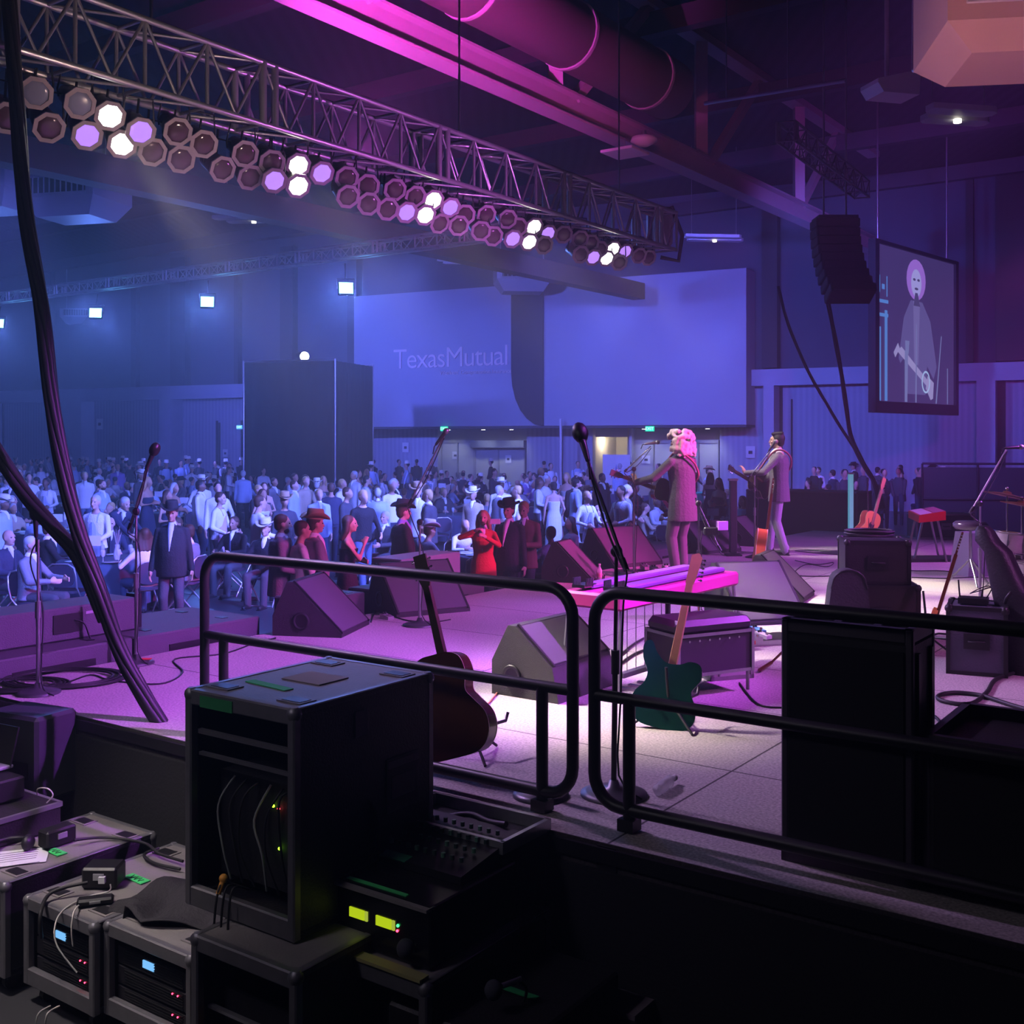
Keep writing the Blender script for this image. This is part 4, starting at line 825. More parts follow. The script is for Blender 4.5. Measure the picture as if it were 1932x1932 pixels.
# ---------- guitars ----------
def outline(pts, k=6):      # closed smooth outline from half or full control points
    n = len(pts); out = []
    for i in range(n):
        p0, p1, p2, p3 = [V((*pts[(i+j-1) % n], 0)) for j in range(4)]
        for j in range(k):
            t = j/k; q = .5*((2*p1)+(p2-p0)*t+(2*p0-5*p1+4*p2-p3)*t*t+(3*p1-p0-3*p2+p3)*t**3); out.append((q.x, q.y))
    return out
AC = [(0, 0), (.13, .01), (.195, .08), (.2, .17), (.15, .25), (.125, .30), (.145, .38), (.13, .455), (.07, .49), (0, .492)]
AC = AC + [(-x, z) for x, z in AC[-2:0:-1]]
EL = [(0, 0), (.11, .01), (.165, .07), (.16, .15), (.12, .21), (.115, .27), (.15, .33), (.16, .40), (.125, .425), (.085, .37), (.03, .33), (-.04, .335), (-.09, .36), (-.145, .35), (-.16, .28), (-.125, .21), (-.16, .14), (-.165, .06), (-.11, .01)]
def guitar(name, lab, loc, rot, kind, bodym, topm, neckm, scale=1.0, headm=None):
    t = thing(name, lab, 'guitar', loc, rot=rot); sc_ = scale; ac = kind == 'acoustic'
    pts = [(x*sc_, z*sc_) for x, z in outline(AC if ac else EL, 5)]; th = .105 if ac else .042
    b = MB(); b.rings([[V((x, y, z)) for x, z in pts] for y in (-th/2, th/2)]); b.build('body', bodym, t)
    tp = MB(); yy = -th/2-.004; tp.rings([[V((x*.985, y, (z-.2)*.985+.2)) for x, z in pts] for y in (yy, yy+.005)]); tp.build('top_board' if ac else 'pickguard_face', topm, t)
    if ac:
        MB().rings([[V((x*1.008, y, z)) for x, z in pts] for y in (-th/2-.003, -th/2+.004)], cap=False).rings([[V((x*1.008, y, z)) for x, z in pts] for y in (th/2-.006, th/2+.001)], cap=False).build('binding', mat('binding_cream', (.7, .6, .45), .5), t)
        MB().cyl((0, yy-.003, .32), (0, yy, .32), .05, n=20).build('sound_hole', black, t)
        MB().box((0, yy-.006, .135), (.15, .012, .028)).build('bridge', wood, t)
    zt = .45 if ac else .33; L = .42 if ac else .52; nt_ = zt+L
    MB().rings([[V((w_*sx, y_, z)) for sx, y_ in ((-1, -th/2-.012), (1, -th/2-.012), (.8, -th/2+.014), (-.8, -th/2+.014))] for z, w_ in ((zt-.12, .028), (nt_, .022))], smooth=False).build('neck', neckm, t)
    hd = MB(); 
    hp_ = [(-.022, nt_), (-.036, nt_+.05), (-.036, nt_+.17), (.036, nt_+.17), (.036, nt_+.05), (.022, nt_)] if ac else [(-.022, nt_), (-.03, nt_+.03), (-.045, nt_+.16), (-.02, nt_+.19), (.02, nt_+.17), (.024, nt_)]
    hd.prism(hp_, 'y', -th/2-.006, -th/2+.010); hd.build('headstock', headm or neckm, t)
    for i in range(6):
        if ac: x = -.05 if i < 3 else .05; z = nt_+.05+.045*(i % 3)
        else: x = -.06; z = nt_+.03+.024*i
        MB().cyl((x*.7, -th/2, z), (x, -th/2, z), .004, n=6).ell((x, -th/2, z), (.009, .006, .008), n=8, m=6).build('tuning_peg', chrome, t)
    MB().tube([V((-.012, -th/2-.016, .13 if ac else .1)), V((-.01, -th/2-.016, nt_))], .0012, 4).tube([V((.0, -th/2-.016, .13 if ac else .1)), V((.0, -th/2-.016, nt_))], .0012, 4).tube([V((.012, -th/2-.016, .13 if ac else .1)), V((.01, -th/2-.016, nt_))], .0012, 4).build('string', steel, t)
    if not ac: MB().cap((.05, th/2, .12), (.05, th/2, .12), .01, .01).box((0, -th/2-.012, .12), (.08, .012, .03)).box((0, -th/2-.012, .2), (.075, .012, .02)).build('hardware', chrome, t)
    return t
def axes(xa, za):
    z = V(za).normalized(); x = V(xa); x = (x-z*x.dot(z)).normalized(); y = z.cross(x); return M((x, y, z)).transposed()
def gstand(p, lab, yaw=0, h=.5):
    t = thing('guitar_stand', lab, 'guitar stand', p, yaw); b = MB()
    for a in (.5, 2.6, 4.7): b.cyl((0, 0, .16), (.22*math.cos(a), .22*math.sin(a), .008), .008, n=6)
    b.cyl((0, 0, .1), (0, .04, h), .009, n=6); b.build('tripod', black, t); c = MB()
    for s in (-1, 1): c.tube([V((0, 0, .16)), V((s*.10, -.05, .17)), V((s*.11, -.16, .17)), V((s*.11, -.18, .21))], .009, 6)
    c.build('cradle', black, t); return t
# dark acoustic guitar, back towards the camera, standing behind the big rack case
lo = P(868, 1436, 5.5); tp_ = P(791, 1088, 5.75)
guitar('acoustic_guitar', 'dark red-brown acoustic guitar on a stand turned away, behind the rack case', lo+V((0, 0, .02)), axes(V((-.85, .35, 0)), tp_-lo), 'acoustic', wood, wood, mat('neck_dark', (.06, .03, .02), .35), 1.04)
q = G(905, 1432); gstand(q+V((-.05, .05, 0)), 'black stand legs under the dark acoustic guitar', 2.5, .4)
# teal electric guitar
q = G(1240, 1385); lo = P(1243, 1374, 6.35); up = P(1290, 1150, 6.5)-lo
guitar('electric_guitar', 'teal electric guitar leaning on a stand beside the padded stool case', lo, axes(V((-1, .25, 0)), up), 'electric', teal, mat('teal_black', (.02, .03, .04), .3), maple, 1.12)
gstand(G(1262, 1372), 'black stand under the teal electric guitar', 2.6, .35)
# brown acoustic leaning on amplifier, orange guitar at the rear, dark bass at right
lo = P(1428, 1078, 12.2); guitar('acoustic_guitar', 'orange-sided acoustic guitar standing on edge beside the second guitarist', lo, axes(V((.15, 1, 0)), P(1444, 950, 12.3)-lo), 'acoustic', woodo, woodl, wood, .95)
gstand(G(1428, 1098)+V((.05, 0, 0)), 'small stand under the orange-sided acoustic guitar', 0, .35)
lo = P(1628, 1030, 16); guitar('acoustic_guitar', 'bright orange acoustic guitar tilted on a tall stand at the stage rear', lo, axes(V((.9, .5, 0)), P(1668, 885, 16.2)-lo), 'acoustic', mat('wood_red', (.35, .03, .05), .3, coat=.4), mat('wood_yellow', (.85, .45, .1), .3), maple, 1.05)
gstand(G(1640, 1046), 'tall guitar stand under the bright orange guitar', .5, 1.1)
lo = P(1738, 1238, 8.6); guitar('electric_guitar', 'dark bass guitar with long neck leaning right of the amplifier stack', lo, axes(V((.4, .9, 0)), P(1808, 1015, 8.8)-lo), 'electric', woodo, wood, wood, 1.0)
gstand(G(1752, 1240), 'a-shaped stand holding the dark bass guitar', 1.0, .5)
# ---------- pedal steel guitar ----------
a = P(1092, 1165, 6.9); c = P(1330, 1120, 9.15); a.z = c.z = ST+.66
a = P(1125, 829, 7.15); c = P(1335, 829, 8.35); a.z = c.z = 1.62
ps = thing('pedal_steel_guitar', 'pink pedal steel guitar on thin legs behind the rail gap', 'pedal steel guitar', (a+c)/2-V((0, 0, .62)), math.atan2((c-a).y, (c-a).x)); L = (c-a).length+.12
MB().box((0, 0, .62), (L, .46, .10), bev=.015).build('body', mat('steel_pink', (.62, .05, .30), .35), ps)
for yy, nm in ((-.12, 'neck'), (.12, 'neck')):
    MB().box((.0, yy, .69), (L*.86, .11, .035), bev=.01).build(nm, mat('neck_violet', (.20, .07, .30), .4), ps)
for yy in (-.12, .12):
    k = MB()
    for i in range(10): k.cyl((-L/2+.05+.018*(i % 5), yy-.05+.1*(i//5), .70), (-L/2+.05+.018*(i % 5), yy-.05+.1*(i//5), .75), .006, n=6)
    k.box((-L/2+.1, yy, .70), (.14, .10, .02)); k.build('keyhead', chrome, ps)
for x in (-L/2+.04, L/2-.04):
    for yy in (-.2, .2): MB().cyl((x, yy, .58), (x+(.05 if x > 0 else -.05), yy*1.1, .0), .013, n=8).build('leg', alu, ps)
b = MB(); b.box((-.15, -.12, .13), (L*.62, .05, .03)); b.build('pedal_rack', alu, ps)
for i in range(7): MB().box((-L*.42+i*.11, -.22, .06), (.03, .17, .015)).cyl((-L*.42+i*.11, -.12, .12), (-L*.42+i*.11, -.12, .58), .003, n=5).build('pedal', chrome, ps)
for i, x in enumerate((.0, .06, .26, .38)): MB().box((x, -.1+.05*(i % 2), .47), (.02, .015, .20)).build('knee_lever', black, ps)
# padded seat case with aluminium edging and legs
sc_ = G(1326, 1370); sq0 = G(1385, 1352); pk = thing('padded_case_stool', 'black padded case stool with aluminium edges on four metal legs', 'stool', SP(*uv(P(1320, 829, 7.35)), z=ST), R(28)); 
MB().box((0, 0, .44), (.62, .36, .10), bev=.035).build('cushion', mat('vinyl_black', (.03, .025, .035), .4), pk); MB().box((0, 0, .27), (.60, .34, .27)).build('case_body', mat('case_cloth', (.05, .045, .06), .7), pk)
b = MB()
for sx in (-1, 1):
    for sy in (-1, 1): b.box((sx*.30, sy*.17, .27), (.022, .022, .28))
for z in (.14, .395):
    for sy in (-1, 1): b.box((0, sy*.172, z), (.60, .012, .02))
    for sx in (-1, 1): b.box((sx*.302, 0, z), (.012, .34, .02))
b.build('edge_trim', alu, pk)
for i in range(6): MB().cyl((-.22+i*.08, -.175, .36), (-.22+i*.08, -.185, .36), .008, n=6).build('stud', chrome, pk)
for sx in (-1, 1):
    for sy in (-1, 1): MB().cyl((sx*.28, sy*.15, .14), (sx*.28, sy*.15, 0), .012, n=8).build('leg', alu, pk)
def flight(name, lab, cat, loc, rz, w, d, h, body=None, edge=None, handles=True, recess=0, latch=True):
    t = thing(name, lab, cat, loc, rz); body = body or caseblack; edge = edge or aludark
    MB().box((0, 0, h/2), (w-.012, d-.012, h-.012)).build('case_body', body, t); b = MB(); e = .028
    for sx in (-1, 1):
        for sy in (-1, 1): b.box((sx*(w-e)/2, sy*(d-e)/2, h/2), (e, e, h))
        for z in (e/2, h-e/2): b.box((sx*(w-e)/2, 0, z), (e, d, e))
    for sy in (-1, 1):
        for z in (e/2, h-e/2): b.box((0, sy*(d-e)/2, z), (w, e, e))
    b.build('edge_trim', edge, t)
    for sx in (-1, 1):
        for sy in (-1, 1):
            MB().ell((sx*(w/2-.02), sy*(d/2-.02), h-.02), (.032, .032, .032), n=8, m=6).build('corner_ball', edge, t)
    if handles:
        MB().box((0, -d/2-.005, h*.5), (.17, .012, .11)).build('handle_plate', edge, t); MB().tube([V((-.05, -d/2-.012, h*.5)), V((-.05, -d/2-.03, h*.5)), V((.05, -d/2-.03, h*.5)), V((.05, -d/2-.012, h*.5))], .008, 6).build('handle', black, t)
    return t
flight('small_amplifier', 'small pink-lit amplifier case under the padded stool', 'amplifier', SP(*uv(P(1365, 829, 7.75))), R(20), .34, .24, .30, mat('amp_tan', (.5, .45, .48), .6), alu, False)
# pedals and pedal boards
def pedal(p, rz, m, lab, s=1, group=None):
    t = thing('effects_pedal', lab, 'effects pedal', p, rz, group); b = MB(); b.prism([(-.06*s, 0), (.06*s, 0), (.06*s, .05*s), (-.06*s, .028*s)], 'x', -.035*s, .035*s); b.build('case', m, t)
    MB().cyl((0, -.035*s, .03*s), (0, -.035*s, .05*s), .012*s, n=8).build('footswitch', chrome, t); MB().cyl((.012*s, .035*s, .04*s), (.012*s, .035*s, .062*s), .009*s, n=8).cyl((-.014*s, .035*s, .04*s), (-.014*s, .035*s, .062*s), .009*s, n=8).build('knob', black, t); return t
def board(px, py, rz, w, d, lab): t = thing('pedal_board', lab, 'pedal board', G(px, py), rz); MB().box((0, 0, .025), (w, d, .03)).build('plate', black, t); MB().box((0, -d/2, .02), (w, .02, .04)).build('edge', alu, t); return t
pm = [red, mat('pedal_white', (.7, .65, .7), .4), mat('pedal_green', (.03, .3, .15), .4), mat('pedal_blue', (.1, .3, .6), .4), mat('pedal_silver', (.5, .5, .52), .3, .6)]
bz = ST+.04
board(1290, 1180, .4, .55, .3, 'black pedal board beside the pedal steel guitar')
for px, py, m_, lab in ((1272, 1172, 2, 'green effects pedal left on the board beside the pedal steel'), (1300, 1168, 0, 'large red effects pedal beside the pedal steel guitar'), (1322, 1170, 0, 'small red effects pedal right of the large red one')): q = G(px, py, bz); pedal(q, .5, pm[m_], lab, 1.3 if m_ == 0 and px == 1300 else 1)
board(1420, 1212, .3, .7, .32, 'crowded pedal board at the foot of the violet floor monitor')
for i, (px, py, m_, lab) in enumerate(((1398, 1203, 4, 'silver effects pedal at the left of the crowded board'), (1410, 1214, 0, 'red effects pedal in the middle of the crowded board'), (1424, 1208, 4, 'second silver effects pedal on the crowded board'), (1430, 1194, 3, 'blue effects pedal at the back of the crowded board'), (1440, 1204, 1, 'pale effects pedal at the right of the crowded board'), (1405, 1192, 1, 'pale effects pedal at the back left of the crowded board'), (1416, 1198, 0, 'small red effects pedal at the back of the crowded board'))): pedal(G(px, py, bz), .3+.1*i, pm[m_], lab, 1.0)
board(1235, 1082, .1, .9, .28, 'low black pedal board on the floor in front of the singer')
for px, py, m_, lab in ((1218, 1074, 4, 'silver pedal with wires left of the singer white pedals'), (1236, 1078, 1, 'white effects pedal in the middle before the singer'), (1260, 1076, 1, 'white effects pedal nearest the singer shoes')): pedal(G(px, py, bz), .3, pm[m_], lab, 1.25)
pedal(G(730, 1168), .8, pm[4], 'small grey connector box on the deck between two floor monitors', 1.0)
# covered amplifier stack behind the tall case
q = G(1655, 1215); stq = SP(*uv(P(1650, 829, 9.2)))
A1 = flight('amplifier_cabinet', 'wide black amplifier cabinet at the bottom of the covered stack', 'amplifier', P(1652, 829+(CZ-ST)*F/9.3, 9.3), R(-8), .62, .5, .46, caseblack, black)
A2 = flight('amplifier_cabinet', 'black amplifier on top of the stack with coiled cable on it', 'amplifier', P(1648, 829+(CZ-ST)*F/9.3, 9.3)+V((0, 0, .462)), R(-8), .52, .42, .36, caseblack, black)
b = MB(); t = thing('cable_coil', 'coil of black cable lying on top of the amplifier stack', 'cable', P(1640, 829+(CZ-ST)*F/9.3, 9.25)+V((0, 0, .835)))
for i in range(6): b.tube([V((.19*(1+.06*math.sin(i*2+k*.3))*math.cos(2*PI*k/24), .15*(1+.07*math.cos(i+k*.4))*math.sin(2*PI*k/24), .012+.011*i*.7)) for k in range(24)], .009, 6, closed=True)
b.build('coil', rubber, t)
q = P(1598, 829+(CZ-ST)*F/8.95, 8.95); t = thing('soft_guitar_case', 'rounded black soft case leaning against the amplifier stack', 'case', q, R(-5)); pl_ = [(-.15, 0), (.15, 0), (.16, .3), (.14, .46)]+[(.13*math.cos(R(a)), .5+.11*math.sin(R(a))) for a in range(0, 181, 20)]+[(-.14, .46), (-.16, .3)]
MB().prism(pl_, 'y', -.09, .09, True).build('bag', mat('nylon_black', (.02, .018, .025), .75, bump=.3), t); MB().tube([V((x, -.095, z)) for x, z in pl_[3:-1]], .008, 5).build('zipper', black, t)
# upright guitar case and amplifier with plug-in at right
q = SP(*uv(P(1905, 829, 7.9))); t = thing('guitar_case', 'tall black padded guitar case standing upright at the right edge', 'case', q, R(-40)); Hc = P(1905, 995, 7.9).z-ST; b = MB()
sec = []
for z, w_, xo in ((0, .15, .13), (.25, .19, .12), (.45, .17, .08), (.6, .12, 0), (.85, .085, -.08), (Hc-.1, .075, -.15), (Hc-.03, .06, -.17), (Hc, .03, -.18)):
    sec.append([V((xo+w_*math.copysign(abs(math.cos(a))**.6, math.cos(a)), .10*math.copysign(abs(math.sin(a))**.6, math.sin(a))*(1 if z < Hc-.05 else .6), z)) for a in [2*PI*i/20 for i in range(20)]])
b.rings(sec); b.build('shell', mat('case_vinyl', (.022, .018, .028), .5, bump=.25), t); MB().tube([V((.0, -.11, .5)), V((.02, -.15, .54)), V((.04, -.11, .58))], .012, 6).build('handle', black, t)
am = SP(*uv(P(1845, 829, 7.95))); flight('bass_amplifier', 'violet-lit square amplifier cabinet beneath the upright guitar case', 'amplifier', am, R(-25), .40, .42, .48, mat('amp_violet', (.08, .07, .11), .65, bump=.3), black)
t = thing('wireless_receiver', 'small wireless receiver with antenna on the square amplifier', 'receiver', am+V((-.04, -.02, .485)), R(-25)); MB().box((0, 0, .02), (.2, .14, .04)).build('box', black, t); MB().cyl((-.09, 0, .03), (-.1, 0, .16), .006, n=6).cyl((.05, .03, .03), (.06, .03, .1), .005, n=6).build('antenna', black, t)
MB().tube(smooth_path([V((.08, 0, .03)), V((.12, -.05, .12)), V((.04, -.1, .1)), V((-.02, -.02, .07)), V((.1, .06, .12)), V((.16, .02, .04))], 5), .004, 5).build('cable', rubber, t)
# tall case (speaker cabinet) and trunk against the near edge
def spkbox(p, w, d, h, lab, rz, tray=True):
    t = thing('speaker_case', lab, 'equipment case', p, rz); MB().box((0, 0, (h-.05)/2), (w, d, h-.05), bev=.012).build('case_body', caseblack, t)
    b = MB(); e = .03
    for sx in (-1, 1):
        for sy in (-1, 1): b.box((sx*(w-e+.006)/2, sy*(d-e+.006)/2, h/2), (e, e, h), bev=.006)
        b.box((sx*(w-e)/2, 0, h-.025), (e, d, .05)); b.box((sx*(w-e)/2, 0, .02), (e+.006, d, .04))
    for sy in (-1, 1): b.box((0, sy*(d-e)/2, h-.025), (w, e, .05)); b.box((0, sy*(d-e)/2, .02), (w, e+.006, .04))
    if tray: b.box((0, -d*.16, h-.03), (w, .02, .035)); b.box((-w*.14, d*.1, h-.03), (.03, d*.6, .035)); b.box((w*.17, d*.1, h-.03), (.03, d*.6, .035))
    b.build('edge_trim', mat('edge_violet_grey', (.09, .075, .10), .45, .3), t)
    MB().box((0, -d/2-.004, h*.48), (w*.88, .01, h*.86)).build('front_cloth', blackm, t)
    for sy in (-.3, .3): MB().box((w/2+.006, sy*d, h*.5), (.012, .03, h*.8)).build('side_rib', black, t)
    return t
u0, v0 = uv(P(1612, 829, 4.38)); spkbox(SP(.40, v0+.02, ST), .50, .30, .95, 'tall black speaker case standing upright behind the right guard rail', YAW+R(90)-R(90))
u0, v0 = uv(P(1900, 829, 3.95)); spkbox(SP(.62, v0+.04, ST), .66, .62, .56, 'wide black equipment trunk cut off by the right picture edge', YAW, False)
# ---------- light columns, keyboard, stool, drums ----------
def column(px, py, ytop, lab, m, r=.045, foot=True):
    p = G(px, py); Y = p.y; h = P(px, ytop, Y).z-ST; t = thing('light_column', lab, 'light column', p); MB().box((0, 0, h/2+.02), (r*1.7, r*1.6, h-.04), bev=.01).build('column', m, t); MB().box((0, 0, .01), (.22, .22, .02)).build('foot_plate', black, t); MB().box((0, 0, h), (r*2.1, r*2, .03)).build('top_cap', alu, t); return t
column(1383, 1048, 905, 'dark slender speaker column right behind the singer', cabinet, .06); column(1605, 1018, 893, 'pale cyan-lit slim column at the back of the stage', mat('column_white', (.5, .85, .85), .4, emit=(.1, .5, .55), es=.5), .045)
Y = 15.3; p = P(1748, 829, Y); p.z = ST; kb = thing('stage_keyboard', 'bright red keyboard seen end-on on a metal stand', 'keyboard', p, R(78)); zt_ = P(1740, 968, Y).z-ST
MB().prism([(-.17, zt_-.06), (.17, zt_-.10), (.17, zt_+.0), (-.17, zt_+.06)], 'x', -.5, .5).build('case', mat('keyboard_red', (.9, .01, .03), .3), kb)
q = MB(); q.quad((-.48, -.16, zt_+.062), (.48, -.16, zt_+.062), (.48, -.02, zt_+.038), (-.48, -.02, zt_+.038), .004); q.build('control_panel', mat('kbd_panel', (.5, .15, .3), .4), kb); q = MB(); q.quad((-.48, .0, zt_+.036), (.48, .0, zt_+.036), (.48, .15, zt_+.008), (-.48, .15, zt_+.008), .004); q.build('keys', white, kb)
for x in (-.32, .32):
    for y in (-.16, .16): MB().cyl((x, y*.6, zt_-.07), (x, y*1.3, 0), .016, n=8).build('leg', steel, kb)
t = thing('sustain_pedal_tray', 'flat black tray on the floor under the red keyboard', 'tray', P(1745, 829, Y-.1)*1.0, .1); t.location.z = ST; MW[t.name] = M.Translation(t.location); MB().box((0, 0, .02), (1.2, .5, .04)).build('plate', black, t)
Y = 12.6; p = P(1831, 829, Y); p.z = ST; h = P(1831, 985, Y).z-ST; sq_ = thing('drum_stool', 'round-topped stool with tripod legs between keyboard and drums', 'stool', p)
MB().lathe([(.0, h-.08), (.16, h-.08), (.19, h-.05), (.19, h-.02), (.16, h+.01), (0, h+.015)], n=28).build('seat', mat('seat_violet', (.12, .08, .14), .25, coat=.5), sq_); MB().cyl((0, 0, .2), (0, 0, h-.08), .018, n=8).build('post', chrome, sq_)
for a in (.4, 2.5, 4.6): MB().cyl((0, 0, .30), (.26*math.cos(a), .26*math.sin(a), .01), .012, n=8).build('leg', chrome, sq_)
p = P(1850, 829, 13.6); p.z = ST; t = thing('monitor_speaker', 'grey wedge speaker behind the round stool', 'floor monitor', p, .2); MB().rings([[V((x*s_, y*s_, z)) for x, y in ((-.3, -.2), (.3, -.2), (.3, .2), (-.3, .2))] for z, s_ in ((0, 1), (.52, .8))], smooth=False).build('cabinet', mat('spk_grey', (.35, .32, .4), .6), t)
dk = P(1915, 829, 12.2); dk.z = ST; shellm = mat('drum_pearl', (.6, .58, .5), .25, noise=.3, nscale=14)
def drum(c, r, h, lab, tilt=0, axis='z', name='drum'):
    rot = M.Rotation(tilt, 3, 'Y') if axis == 'z' else M.Rotation(R(90), 3, 'X'); t = thing(name, lab, 'drum', c, rot=rot); MB().lathe([(r, 0), (r, h)], n=28).build('shell', shellm, t)
    for z in (0, h): MB().tube([V((r*1.02*math.cos(2*PI*i/24), r*1.02*math.sin(2*PI*i/24), z)) for i in range(24)], .010, 6, closed=True).build('hoop', chrome, t)
    for i in range(6): a = 2*PI*i/6; MB().cyl((r*1.05*math.cos(a), r*1.05*math.sin(a), .02), (r*1.05*math.cos(a), r*1.05*math.sin(a), h-.02), .006, n=5).box((r*1.04*math.cos(a), r*1.04*math.sin(a), h/2), (.02, .02, .05)).build('lug', chrome, t)
    for s_ in (0, 1):
        for i in range(3) if False else (): pass
    MB().lathe([(r*.98, h-.004), (0, h-.004)], n=28).build('drum_head', white, t); return t
drum(dk+V((-.12, -.1, .42)), .17, .22, 'pearl-shelled rack drum below the cymbals', .12); drum(dk+V((.1, .15, .05)), .26, .38, 'large pearl floor drum at the right picture edge'); drum(dk+V((-.0, -.3, .22)), .19, .13, 'shallow snare drum on a stand at the right edge')
for i, (px, py, rr, lab) in enumerate(((1900, 932, .26, 'upper bronze cymbal cut by the right edge'), (1928, 950, .22, 'lower bronze cymbal just under the upper one'))):
    c = P(px, py, 12.2-.2*i); t = thing('cymbal', lab, 'cymbal', c, rot=M.Rotation(R(12), 3, 'Y')); MB().lathe([(rr, -.02), (rr*.5, -.002), (.05, .008), (.04, .028), (.0, .034), (0, .026), (.05, -.0), (rr, -.024)], n=36).build('plate', brass, t)
    t.location = c; s2 = thing('cymbal_stand', 'chrome stand carrying the %s cymbal' % ('upper', 'lower')[i], 'cymbal stand', V((c.x, c.y, ST))); hh = c.z-ST; MB().cyl((0, 0, .05), (0, 0, hh+.06), .012, n=8).build('pole', chrome, s2)
    for a in (.2, 2.3, 4.4): MB().cyl((0, 0, .28), (.24*math.cos(a), .24*math.sin(a), .01), .009, n=6).build('leg', chrome, s2)
    MB().ell((0, 0, hh+.06), (.02, .02, .02)).build('wing_nut', chrome, s2)
# black road cases beyond the stage far edge
flight('road_case', 'large dark road case standing behind the short-haired guitarist', 'road case', V((P(1540, 829, 22).x, 22.6, 0)), YAW, 2.3, .9, 1.62, mat('case_violet', (.05, .045, .07), .6), mat('edge_dim', (.1, .09, .12), .5, .3), False)
flight('road_case', 'low black road case behind the keyboard with pale metal edges', 'road case', V((P(1775, 829, 18.6).x, 18.6, ST)), .05, 1.0, .4, .42, caseblack, aludark)
t = thing('crowd_barrier', 'long low pipe barrier beyond the stage at the right', 'barrier', V((P(1740, 829, 30).x, 30, 0)), 0); b = MB()
for z in (1.05, 2.0): b.cyl((0, 0, z), (5.5, -1.2, z), .03, n=8)
for k in range(5): b.cyl((k*1.37, -.3*k, 0), (k*1.37, -.3*k, 2.0), .03, n=8)
b.build('pipe_frame', black, t); MB().quad((0, .02, 0), (5.5, -1.18, 0), (5.5, -1.18, 1.9), (0, .02, 1.9), .02).build('dark_mesh', mat('mesh_dark', (.03, .03, .035), .8), t)
# ---------- subs and speakers along the stage front ----------
def sub(u, w, d, h, lab, side=1):
    # box on the hall floor hugging the stage front, top at height h
    p = SP(u+w/2, -d/2-.06, 0); t = thing('subwoofer', lab, 'loudspeaker', p, YAW); MB().box((0, 0, h/2), (d, w, h), bev=.012).build('cabinet', mat('sub_paint', (.09, .08, .10), .55, bump=.3, bscale=150), t)
    for x in (-.25, .25):
        for y in (-.28, .28): MB().box((x*d*1.1, y*w*1.1, h+.001), (.10, .06, .006)).build('foot_recess', black, t)
    MB().box((d/2+.003, 0, h-.16), (.008, w*.5, .12)).build('handle', black, t); return t
sub(-1.3, 1.3, .95, 1.14, 'leftmost subwoofer in the row along the stage front'); sub(.02, 1.3, .95, 1.14, 'subwoofer under the left end of the lying speaker cabinet'); sub(1.34, 1.25, .95, 1.14, 'last subwoofer of the row, with two dark recesses on top')
q = SP(.95, -.55, 1.145); t = thing('front_fill_speaker', 'long speaker cabinet lying on the left subwoofers', 'loudspeaker', q, YAW); MB().box((0, 0, .125), (.42, 1.25, .25), bev=.012).build('cabinet', mat('sub_paint', (.09, .08, .10), .55), t); MB().box((.06, .69, .13), (.12, .06, .27)).build('rigging_plate', black, t); MB().box((.215, 0, .13), (.008, .24, .14)).build('connector_plate', black, t)
MB().tube(smooth_path([V((.22, .05, .15)), V((.27, .1, .12)), V((.26, .15, .02)), V((.32, .18, -.1))], 5), .006, 5).build('cable', rubber, t); MB().box((.215, .2, .19), (.006, .10, .02)).build('label_strip', mat('strip', (.4, .35, .4), .5), t)
p = SP(5.2, -.5, 0); sub(4.6, 1.2, .9, 1.1, 'subwoofer in front of the magenta-lit floor monitor'); q = SP(5.3, -.6, 1.105); t = thing('front_fill_speaker', 'purple-lit speaker cabinet lying at the middle of the stage front', 'loudspeaker', q, YAW); MB().box((0, 0, .15), (.42, 1.0, .3), bev=.012).build('cabinet', mat('sub_paint_lit', (.30, .26, .33), .5), t); MB().box((.215, 0, .15), (.008, .26, .17)).build('connector_plate', mat('plate_grey', (.15, .14, .17), .5), t); MB().box((.06, .56, .15), (.12, .06, .3)).build('rigging_plate', black, t)  # brighter copy of the sub paint, purple light put into its colour
sub(9.6, 1.4, .9, 1.12, 'dark subwoofer at the stage front behind the singer')
sub(3.2, .7, .5, 1.2, 'small dark box between the two left floor monitors')
# ---------- cables and small things on the deck ----------
def floorcable(pts, r, lab, closed=False, m=rubber, lift=0):
    pp = [G(x, y) for x, y in pts]; pp = smooth_path(pp, 6); t = thing('floor_cable', lab, 'cable', pp[0]); MB().tube([p+V((0, 0, r+lift*math.sin(i*.7)**2)) for i, p in enumerate(pp)], r, 6, closed).build('cable', m, t, world=True); return t
floorcable([(200, 1285), (300, 1292), (345, 1270), (330, 1245), (420, 1235), (480, 1215), (520, 1205)], .006, 'thin black cable looping on the purple deck left of the rail')
floorcable([(30, 1300), (120, 1290), (170, 1275), (210, 1283), (262, 1262)], .006, 'thin black cable from the far left stand along the stage front')
floorcable([(700, 1175), (712, 1150), (735, 1160), (770, 1172), (820, 1174), (850, 1170)], .006, 'thin cable running under the boom stand base')
floorcable([(905, 1345), (925, 1325), (945, 1300), (955, 1285), (960, 1270)], .007, 'white-tipped cable plugged into the large near floor monitor', m=mat('cable_orange', (.5, .2, .1), .5))
floorcable([(1170, 1255), (1200, 1235), (1240, 1222), (1300, 1210), (1360, 1200)], .010, 'brown cable crossing the deck behind the pedal steel')
floorcable([(1168, 1240), (1200, 1215), (1235, 1200), (1290, 1200)], .010, 'second brown cable crossing the deck towards the pedals')
floorcable([(1395, 1290), (1430, 1330), (1478, 1337)], .006, 'thin black cable running under the tall speaker case')
floorcable([(1480, 1195), (1460, 1198), (1440, 1207)], .006, 'short black cable leaving the crowded pedal board')
floorcable([(1500, 1040), (1560, 1046), (1640, 1050), (1700, 1075), (1780, 1078), (1860, 1086)], .006, 'long black cable across the rear of the deck')
